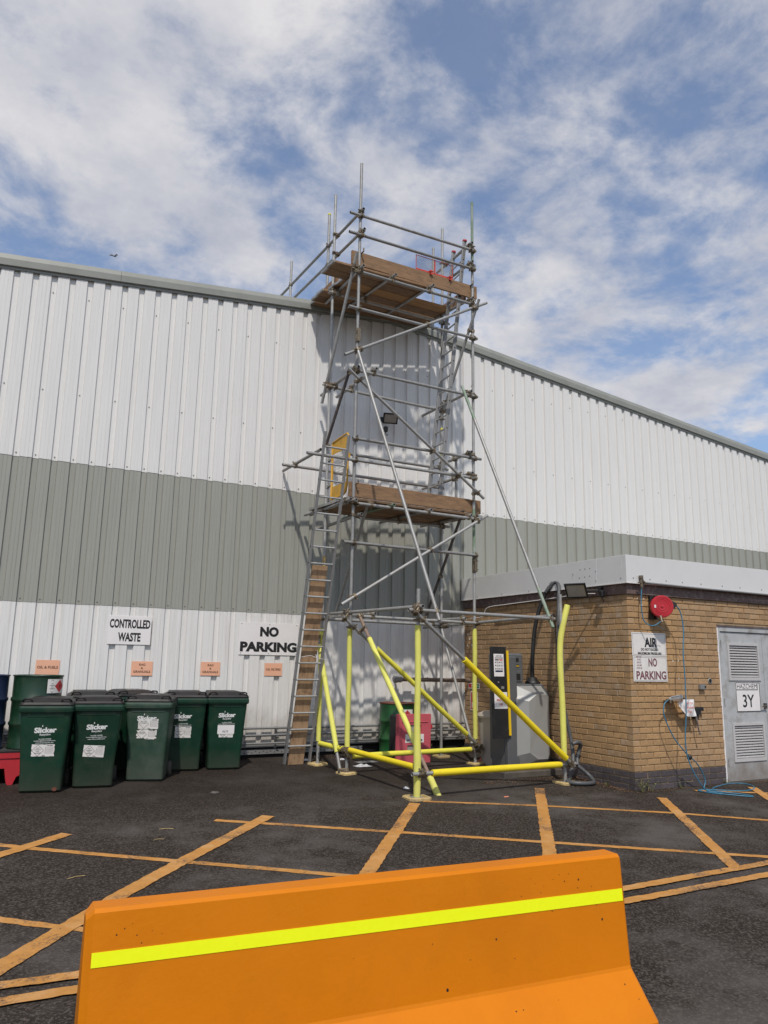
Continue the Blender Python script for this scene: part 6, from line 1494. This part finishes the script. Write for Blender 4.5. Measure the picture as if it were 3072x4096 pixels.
# supply pipe with brass elbow and the short feed hose
sp2 = Thing('air_supply_pipe', (8.15, CY-0.09, 2.74), 'grey pipe with a brass elbow running under the white fascia towards the door', 'pipe')
py_ = CY-0.105
mb = MB(); mb.tube([(8.14, py_, 2.742), (9.4, py_, 2.730), (15.0, py_, 2.71)], 0.014, 10); sp2.part('pipe', mb, m_conduit)
mb = MB(); mb.tube(spline([(8.155, py_, 2.742), (8.125, py_, 2.760), (8.105, py_, 2.800), (8.095, py_, 2.835)], 4), 0.022, 10); mb.lathe([(0.030,0),(0.030,0.035)], (8.100, py_, 2.80), 10); mb.tube([(8.100, py_, 2.80),(8.100, py_, 2.66)], 0.018, 10); mb.tube([(8.03, py_-0.01, 2.735),(8.10, py_-0.01, 2.735)], 0.010, 6); mb.lathe([(0.026,0),(0.026,0.03)], (8.100, py_, 2.68), 6); sp2.part('elbow_valve', mb, m_coupler)
hs = MB(); hs.tube(spline([(8.100, py_, 2.66),(8.085, py_, 2.55),(8.078, py_, 2.38),(8.105, py_-0.005, 2.23),(8.16, 7.46, 2.165),(8.23, 7.42, 2.16),(8.30, 7.38, 2.21)], 8), 0.0075, 8); sp2.part('feed_hose', hs, m_bluehose)
tl = MB(); tl.tube([(8.25,7.42,2.168),(8.36,7.44,2.14),(8.44,7.45,2.11)], 0.003, 6); sp2.part('hose_tail', tl, m_bluehose)
# long blue air hose with the tyre inflator
gz_ = lambda x, y: (x, y, gz(y)+0.010)
ah = Thing('air_hose', (8.8, 7.3, 0), 'long blue air hose hanging from the red reel and coiled by the door', 'air hose')
h1 = [(8.61,7.375,2.44),(8.66,7.37,2.40),(8.695,7.36,2.29),(8.69,7.34,2.08),(8.625,7.31,1.80),(8.62,7.30,1.40),(8.59,7.29,1.00),(8.56,7.30,0.70),(8.57,7.30,0.50),(8.625,7.28,0.30),(8.72,7.25,0.13),(8.83,7.24,0.02),gz_(8.93,7.22),gz_(8.99,7.14),gz_(8.93,7.08),gz_(8.84,7.22),gz_(8.82,7.36),gz_(9.00,7.36),gz_(9.35,7.16),gz_(9.66,7.16),gz_(9.90,7.34),gz_(9.92,7.52),gz_(9.72,7.57),gz_(9.42,7.50),gz_(9.16,7.40),gz_(9.02,7.24),gz_(8.95,7.10),gz_(8.98,7.03),gz_(9.14,6.86),gz_(9.22,6.84),gz_(9.20,6.98),gz_(9.05,7.18),gz_(8.98,7.38),(9.04,7.42,0.10),(8.99,7.42,0.22),(8.86,7.40,0.35),(8.72,7.38,0.43),(8.62,7.37,0.50)]
hs = MB(); hs.tube(spline(h1, 7), 0.0078, 8); ah.part('hose', hs, m_bluehose)
h2 = [(8.62,7.37,0.50),(8.50,7.42,0.66),(8.40,7.44,0.84),(8.345,7.45,1.00),(8.37,7.45,1.12),(8.45,7.45,1.175)]
hs = MB(); hs.tube(spline(h2, 7), 0.0078, 8); ah.part('hose', hs, m_bluehose)
kn = MB(); kn.lathe([(0.012,-0.035),(0.034,-0.02),(0.036,0.015),(0.015,0.035)], (8.70, 7.37, 0.43), 12); ah.part('hose_weight', kn, m_black)
ig = Thing('tyre_inflator', (8.60, 7.47, 1.19), 'metal tyre inflator gun resting on its hook on the brick wall', 'tyre inflator')
mb = MB(); Mi = Matrix.Translation((8.60, 7.46, 1.195)) @ Matrix.Rotation(R(-7), 4, 'Y'); mb.cbox((-0.13,-0.022,-0.022), (0.13,0.022,0.022), 0.008, M=Mi); mb.cbox((-0.10,-0.026,0.020), (0.11,-0.006,0.034), 0.004, M=Mi); ig.part('body', mb, m_alu)
mb = MB(); mb.tube([tuple(Mi @ Vector((-0.13,0,0))), tuple(Mi @ Vector((-0.17,0,-0.005)))], 0.018, 8); mb.tube([tuple(Mi @ Vector((-0.12,-0.01,-0.02))), tuple(Mi @ Vector((-0.12,-0.01,-0.05)))], 0.014, 8); ig.part('coupling', mb, m_coupler)
mb = MB(); mb.tube(spline([tuple(Mi @ Vector((0.12,0,0))), (8.78,7.47,1.185), (8.86,7.50,1.15), (8.93,7.53,1.06)], 5), 0.009, 8); ig.part('lead', mb, m_black)
mb = MB(); mb.box((8.52, 7.44, 1.155), (8.72, CY+0.004, 1.163)); mb.box((8.52, 7.436, 1.155), (8.72, 7.442, 1.185)); ig.part('hook', mb, m_rusty)
bx = Thing('black_wall_holder', (9.12, 7.56, 0.95), 'black plastic holder with a hanging rod on the brick wall beside the paper notice', 'holder')
mb = MB(); mb.cbox((9.04, 7.50, 0.965), (9.14, CY-0.002, 1.055), 0.006); mb.cbox((9.145, 7.54, 1.01), (9.25, CY-0.002, 1.065), 0.005); mb.cbox((9.07, 7.52, 0.90), (9.12, CY-0.002, 0.963), 0.006); bx.part('housing', mb, m_black)
mb = MB(); mb.tube([(9.03,7.50,0.95),(9.04,7.49,0.84),(9.07,7.49,0.72)], 0.008, 8, rs=[0.016,0.012,0.006]); mb.lathe([(0.012,-0.012),(0.016,0),(0.012,0.012)], (9.075,7.49,0.71), 8); bx.part('rod', mb, m_dark)
# crumpled paper notice
mb = MB(); nx_, nz_ = 12, 10
corn = lambda u, v: (1-0.0*v)
for j in range(nz_+1):
    for i in range(nx_+1):
        u, v = i/nx_, j/nz_
        cut = 0.34*max(0, (0.75-v))**1.3 if True else 0
        x0_ = 8.66+cut*0.55; x1_ = 8.965+0.012*(1-v); x = x0_+(x1_-x0_)*u; z = 0.955+(1.175-0.955)*v-0.010*math.sin(u*3.0)*(1-v)
        y = 7.455+0.014*math.sin(5*u+3*v)+0.007*math.sin(11*u-7*v)+0.02*(1-v)*(u-0.5)
        mb.v.append((x, y, z))
for j in range(nz_):
    for i in range(nx_): a = j*(nx_+1)+i; mb.f.append((a, a+1, a+nx_+2, a+nx_+1)); mb.m.append(0); mb.sm.append(False)
pp_ = Thing('paper_notice', (8.8, 7.46, 0.95), 'crumpled white paper reading NOT FOR PERSONAL USE hanging from the inflator hook', 'paper notice'); pp_.part('sheet', mb, m_sign)
q = MB()
for s_, z, w_ in (('NOT FOR', 1.125, 0.13), ('PERSONAL', 1.070, 0.17), ('USE', 1.012, 0.07)): text_mb(q, s_, 1, (8.835, 7.430, z), EXX, (0.02,0,1), width=w_, height=0.026, bold=0.02, depth=0.001)
pp_.part('print', q, m_inkred)
# small fixtures
jb = MB(); jb.cbox((9.235, CY-0.05, 1.305), (9.345, CY-0.002, 1.372), 0.004); jo = Thing('junction_box', (9.29, CY, 1.305), 'small grey junction box on the brick wall left of the door', 'junction box'); jo.part('box', jb, m_conduit)
jb = MB(); jb.lathe([(0.014,0),(0.014,0.006)], n=10, M=Matrix.Translation((9.325, CY-0.051, 1.34)) @ Matrix.Rotation(R(90), 4, 'X')); jo.part('knockout', jb, m_hole)
vh = MB(); vh.lathe([(0.040,0.0),(0.040,0.012),(0.030,0.013),(0.028,0.002)], n=20, M=Matrix.Translation((9.49, CY+0.003, 1.42)) @ Matrix.Rotation(R(90), 4, 'X'), capt=False); vv = Thing('wall_vent', (9.49, CY, 1.38), 'round dark pipe hole in the brick wall beside the junction box', 'vent'); vv.part('ring', vh, m_conduit)
vh = MB(); vh.lathe([(0.030,0.0),(0.029,0.008)], n=20, M=Matrix.Translation((9.49, CY+0.0, 1.42)) @ Matrix.Rotation(R(90), 4, 'X')); vv.part('opening', vh, m_hole)
# HAZCHEM sign on the door
hy = CY+0.0225
t = Thing('hazchem_sign', (10.34, hy, 0.978), 'white HAZCHEM 3Y sign on the grey door between its two louvres', 'sign')
mb = MB(); mb.cbox((10.068, hy, 0.978), (10.612, hy+0.004, 1.404), 0.001); pA = t.part('plate', mb, m_sign)
q = MB(); frame(q, 10.070, 10.610, 0.980, 1.402, hy-0.0012, 0.010); q.add([(10.08, hy-0.0014, 1.290), (10.56, hy-0.0014, 1.290), (10.56, hy-0.0014, 1.301), (10.08, hy-0.0014, 1.301)], [(0,1,2,3)]); q.add([(10.56, hy-0.0014, 1.290), (10.568, hy-0.0014, 1.290), (10.568, hy-0.0014, 1.392), (10.56, hy-0.0014, 1.392)], [(0,1,2,3)])
text_mb(q, 'HAZCHEM', 1, (10.325, hy, 1.347), EXX, EZZ, width=0.45, height=0.068, bold=0.0, depth=0.0013); t.part('lettering', q, m_ink, parent=pA); q = MB(); text_mb(q, '3Y', 1, (10.34, hy, 1.135), EXX, EZZ, width=0.26, height=0.185, bold=0.012, depth=0.0013); t.part('lettering', q, m_ink, parent=pA)

# ------------------------------------------------------------------ left face of the brick building
def side_sign(y0, y1, z0, z1, label, cat, draw):
    xs__ = CX-0.008; t = Thing('safety_sign', (xs__, (y0+y1)/2, z0), label, cat); mb = MB(); mb.cbox((xs__, min(y0,y1), z0), (xs__+0.003, max(y0,y1), z1), 0.001); p_ = t.part('plate', mb, m_sign); draw(t, p_, xs__-0.001)
m_sgreen = mat('safety_green', (0.02,0.22,0.09), 0.5)
def panel_(t, p_, x, y0, y1, z0, z1, m): q = MB(); q.add([(x, y0, z0), (x, y0, z1), (x, y1, z1), (x, y1, z0)], [(0,1,2,3)] if y1 > y0 else [(3,2,1,0)]); t.part('print', q, m, parent=p_)
def s1_(t, p_, x):
    panel_(t, p_, x, 11.38, 11.29, 1.195, 1.265, m_inkred); panel_(t, p_, x, 11.28, 11.20, 1.195, 1.228, m_sgreen); panel_(t, p_, x, 11.28, 11.20, 1.236, 1.265, m_sgreen); panel_(t, p_, x, 11.19, 11.07, 1.195, 1.228, m_sgreen); panel_(t, p_, x, 11.19, 11.07, 1.236, 1.265, m_sgreen)
side_sign(11.40, 11.05, 1.183, 1.277, 'small red and green safety sign on the brick wall behind the right rear foam post', 'safety sign', s1_)
def s2_(t, p_, x):
    panel_(t, p_, x, 11.31, 11.125, 0.83, 1.12, m_inkred)
    q = MB(); q.add([(x-0.001, y, z) for y, z in ((11.26, 1.00), (11.17, 1.00), (11.17, 1.09), (11.26, 1.09))], [(3,2,1,0)]); q.add([(x-0.001, y, z) for y, z in ((11.28, 0.86), (11.15, 0.86), (11.15, 0.95), (11.28, 0.95))], [(3,2,1,0)]); t.part('pictogram', q, m_sign, parent=p_)
side_sign(11.325, 11.112, 0.813, 1.135, 'small red fire point sign on the brick wall below the red and green sign', 'safety sign', s2_)
c1 = MB(); c1.tube(spline([(CX-0.02,11.3,2.40),(CX-0.04,10.9,2.42),(CX-0.045,10.75,2.56),(CX-0.05,10.2,2.585),(CX-0.05,9.6,2.60),(CX-0.05,9.0,2.615),(CX-0.05,8.5,2.635),(CX-0.06,8.15,2.62)], 8), 0.007, 6); single('cable', c1, m_sign, 'thin white cable clipped along the brown board under the fascia', 'cable', 'cables on the brick building')
c1 = MB(); c1.tube(spline([(CX-0.012,10.6,2.30),(CX-0.015,10.1,2.33),(CX-0.015,9.6,2.34),(CX-0.015,9.15,2.37),(CX-0.015,9.08,2.30),(CX-0.015,9.05,1.9),(CX-0.015,9.04,1.6),(CX-0.02,9.0,1.45),(CX-0.02,8.93,1.34),(CX-0.02,8.97,1.24)], 8), 0.008, 6); single('cable', c1, m_black, 'black cable running along the brick wall and down behind the vacuum machine', 'cable', 'cables on the brick building')
ms = MB()
for y, z in ((11.40,2.12),(11.35,2.04),(11.41,1.93),(11.28,1.93),(11.20,2.10)): ms.poly([(CX-0.004, y+math.cos(6.283*j/7)*0.022*rng.uniform(.6,1), z+math.sin(6.283*j/7)*0.03*rng.uniform(.6,1)) for j in range(7)][::-1])
for x, z in ((8.12,2.53),(8.20,2.44),(8.24,2.53),(8.75,1.69),(8.86,1.70),(8.85,1.45)): ms.poly([(x+math.cos(6.283*j/7)*0.014*rng.uniform(.5,1), CY-0.0035, z+math.sin(6.283*j/7)*0.010) for j in range(7)])
bb.part('filler_marks', ms, m_signr, kind='stuff')

# ------------------------------------------------------------------ litter, leaves, weeds
def crumple(x, y, sx, sy, h_, m, label, name='litter', cat='litter'):
    mb = MB(); n_ = 8; z0 = gz(y)+0.003
    for j in range(n_+1):
        for i in range(n_+1):
            u, v = i/n_-0.5, j/n_-0.5; e_ = max(0, 1-(abs(u)*2)**3)*max(0, 1-(abs(v)*2)**3)
            mb.v.append((x+u*sx*(1+rng.uniform(-.15,.15)), y+v*sy*(1+rng.uniform(-.15,.15)), z0+h_*rng.uniform(0.0,1)*e_))
    for j in range(n_):
        for i in range(n_): a = j*(n_+1)+i; mb.f.append((a, a+1, a+n_+2, a+n_+1)); mb.m.append(0); mb.sm.append(False)
    single(name, mb, m, label, cat, 'litter on the asphalt')
crumple(5.35, 10.40, 0.24, 0.16, 0.035, m_rag, 'crumpled clear plastic litter on the asphalt near the middle base rail')
crumple(5.58, 10.72, 0.34, 0.18, 0.015, m_conduit, 'flat grey-white litter behind the crumpled plastic')
crumple(5.12, 8.74, 0.07, 0.06, 0.03, m_rag, 'small white scrap of paper on the asphalt behind the front foam post')
crumple(7.32, 10.18, 0.20, 0.14, 0.07, m_orlit, 'orange and white wrapper at the foot of the right rear post')
crumple(5.30, 11.0, 0.10, 0.06, 0.03, m_rag, 'scrap of white litter near the wall left of the green drum')
crumple(4.75, 11.1, 0.09, 0.06, 0.03, m_rag, 'scrap of white litter near the left rear post')
crumple(6.05, 7.90, 0.07, 0.03, 0.01, m_orlit, 'tiny orange leaf-like scrap on the asphalt near the front rail')
mb = MB(); mb.lathe([(0.05,0.0),(0.055,0.008),(0.040,0.018),(0.0015,0.020)], (2.80, 9.22, gz(9.22)), 16); single('flattened_can', mb, m_dark, 'flat dark disc lying on the asphalt in front of the bins', 'litter', 'litter on the asphalt')
for (x, y, a, l_, wh_) in ((0.95,6.55,0.3,0.14,'nearest the barrier inside the yellow grid'),(1.9,7.75,-0.2,0.13,'farther right, longer one of the close pair'),(1.75,7.4,0.1,0.10,'shorter one of the close pair'),(0.45,8.75,0.2,0.09,'at the left edge in front of the bins')):
    mb = MB(); mb.tube([(x-math.cos(a)*l_/2, y-math.sin(a)*l_/2, gz(y)+0.006), (x, y, gz(y)+0.012), (x+math.cos(a)*l_/2, y+math.sin(a)*l_/2, gz(y)+0.006)], 0.0022, 5); single('straw', mb, m_pad, 'thin dry straw on the asphalt, '+wh_, 'straw', 'straws on the asphalt')
lf = MB()
def leaf(x, y, s_):
    a = rng.uniform(0, 6.28); u = Vector((math.cos(a), math.sin(a), 0))*s_; v = Vector((-math.sin(a), math.cos(a), 0))*s_*0.5; z = gz(y)+0.004+rng.uniform(0, 0.012); c = Vector((x, y, z)); k = Vector((0,0,rng.uniform(0, s_*0.6)))
    lf.add([c-u, c+v+k, c+u, c-v+k*0.5], [(0,1,2,3)])
for _ in range(520): x = rng.uniform(4.6, 7.8); y = 11.42-abs(rng.gauss(0, 0.22)); leaf(x, y, rng.uniform(0.006, 0.018))
for _ in range(420): y = rng.uniform(7.6, 8.9); x = 7.90-abs(rng.gauss(0, 0.09)); leaf(x, y, rng.uniform(0.006, 0.018))
for _ in range(520): x = rng.uniform(7.8, 11.0); y = 7.575-abs(rng.gauss(0, 0.045)); leaf(x, y, rng.uniform(0.004, 0.013))
for _ in range(380): x = rng.uniform(6.3, 7.9); y = 8.80-abs(rng.gauss(0, 0.16)); leaf(x, y, rng.uniform(0.005, 0.015))
for _ in range(160): leaf(rng.uniform(0.5, 8.5), rng.uniform(5.5, 11), rng.uniform(0.003, 0.010))
single('dry_leaf_litter', lf, m_leaf, 'dry leaves and grit blown along the foot of the walls', 'leaf litter', kind='stuff')
def weed(x, y, h_, n_, label):
    mb = MB(); z0 = gz(y)-0.01
    for i in range(n_):
        a = rng.uniform(0, 6.28); l_ = h_*rng.uniform(0.5, 1); b_ = Vector((math.cos(a), math.sin(a), 0)); p = [Vector((x, y, z0))+b_*(0.01)+b_*(l_*0.5*f_**1.5)+Vector((0,0,l_*f_)) for f_ in (0,.33,.66,1)]
        mb.tube(p, 0.002, 4, cap=False)
        for f_ in (0.35,0.5,0.62,0.75,0.88,1.0):
            c = Vector((x, y, z0))+b_*(0.01+l_*0.5*f_**1.5)+Vector((0,0,l_*f_)); d = Vector((rng.uniform(-1,1), rng.uniform(-1,1), rng.uniform(-.3,.8))).normalized()*rng.uniform(.010,.022); s_ = d.cross(Vector((rng.uniform(-1,1),rng.uniform(-1,1),rng.uniform(-1,1)))).normalized()*d.length*0.35
            mb.add([c, c+d*0.5+s_, c+d, c+d*0.5-s_], [(0,1,2,3)])
    single('weed', mb, m_weed, label, 'weed', 'weeds at the foot of the brick wall')
weed(7.99, 7.54, 0.20, 16, 'dry weed at the corner of the brick building')
weed(8.16, 7.55, 0.15, 9, 'small dry weed just right of the brick corner'); weed(7.86, 8.05, 0.07, 9, 'low weed left of the brick corner'); weed(8.75, 7.56, 0.08, 7, 'low dry weed between the brick corner and the blue hose'); weed(9.68, 7.58, 0.09, 9, 'low weed at the foot of the door frame')
weed(7.10, 11.42, 0.14, 10, 'thin weed against the foot of the warehouse wall'); weed(9.70, 7.60, 0.05, 6, 'tiny tuft beside the door threshold')
# a gull high over the warehouse roof
bc = Vector((0.12, 0.97, 0.53))*95; bd = MB()
bd.loft([[bc+Vector((x, math.cos(a)*r_, math.sin(a)*r_)) for a in [6.283*j/8 for j in range(8)]] for x, r_ in ((-0.22,0.01),(-0.12,0.06),(0.05,0.075),(0.20,0.045),(0.30,0.008))])
bo_ = single('gull', bd, m_dark, 'small dark gull flying above the warehouse roof at the left', 'bird')
for s_ in (-1, 1):
    wg = MB(); P = [Vector((0.08,0,0.03)), Vector((-0.05,0,0.03)), Vector((-0.14,s_*0.30,0.20)), Vector((-0.16,s_*0.62,0.02)), Vector((-0.02,s_*0.34,0.22))]
    Q_ = [bc+Matrix.Rotation(R(55), 3, 'Z') @ p for p in P]; wg.prism(Q_, (0,0,0.012)); w_o = bpy.data.objects.new('wing', wg.mesh('wing', m_dark, tuple(bo_.location))); COL.objects.link(w_o); w_o.parent = bo_
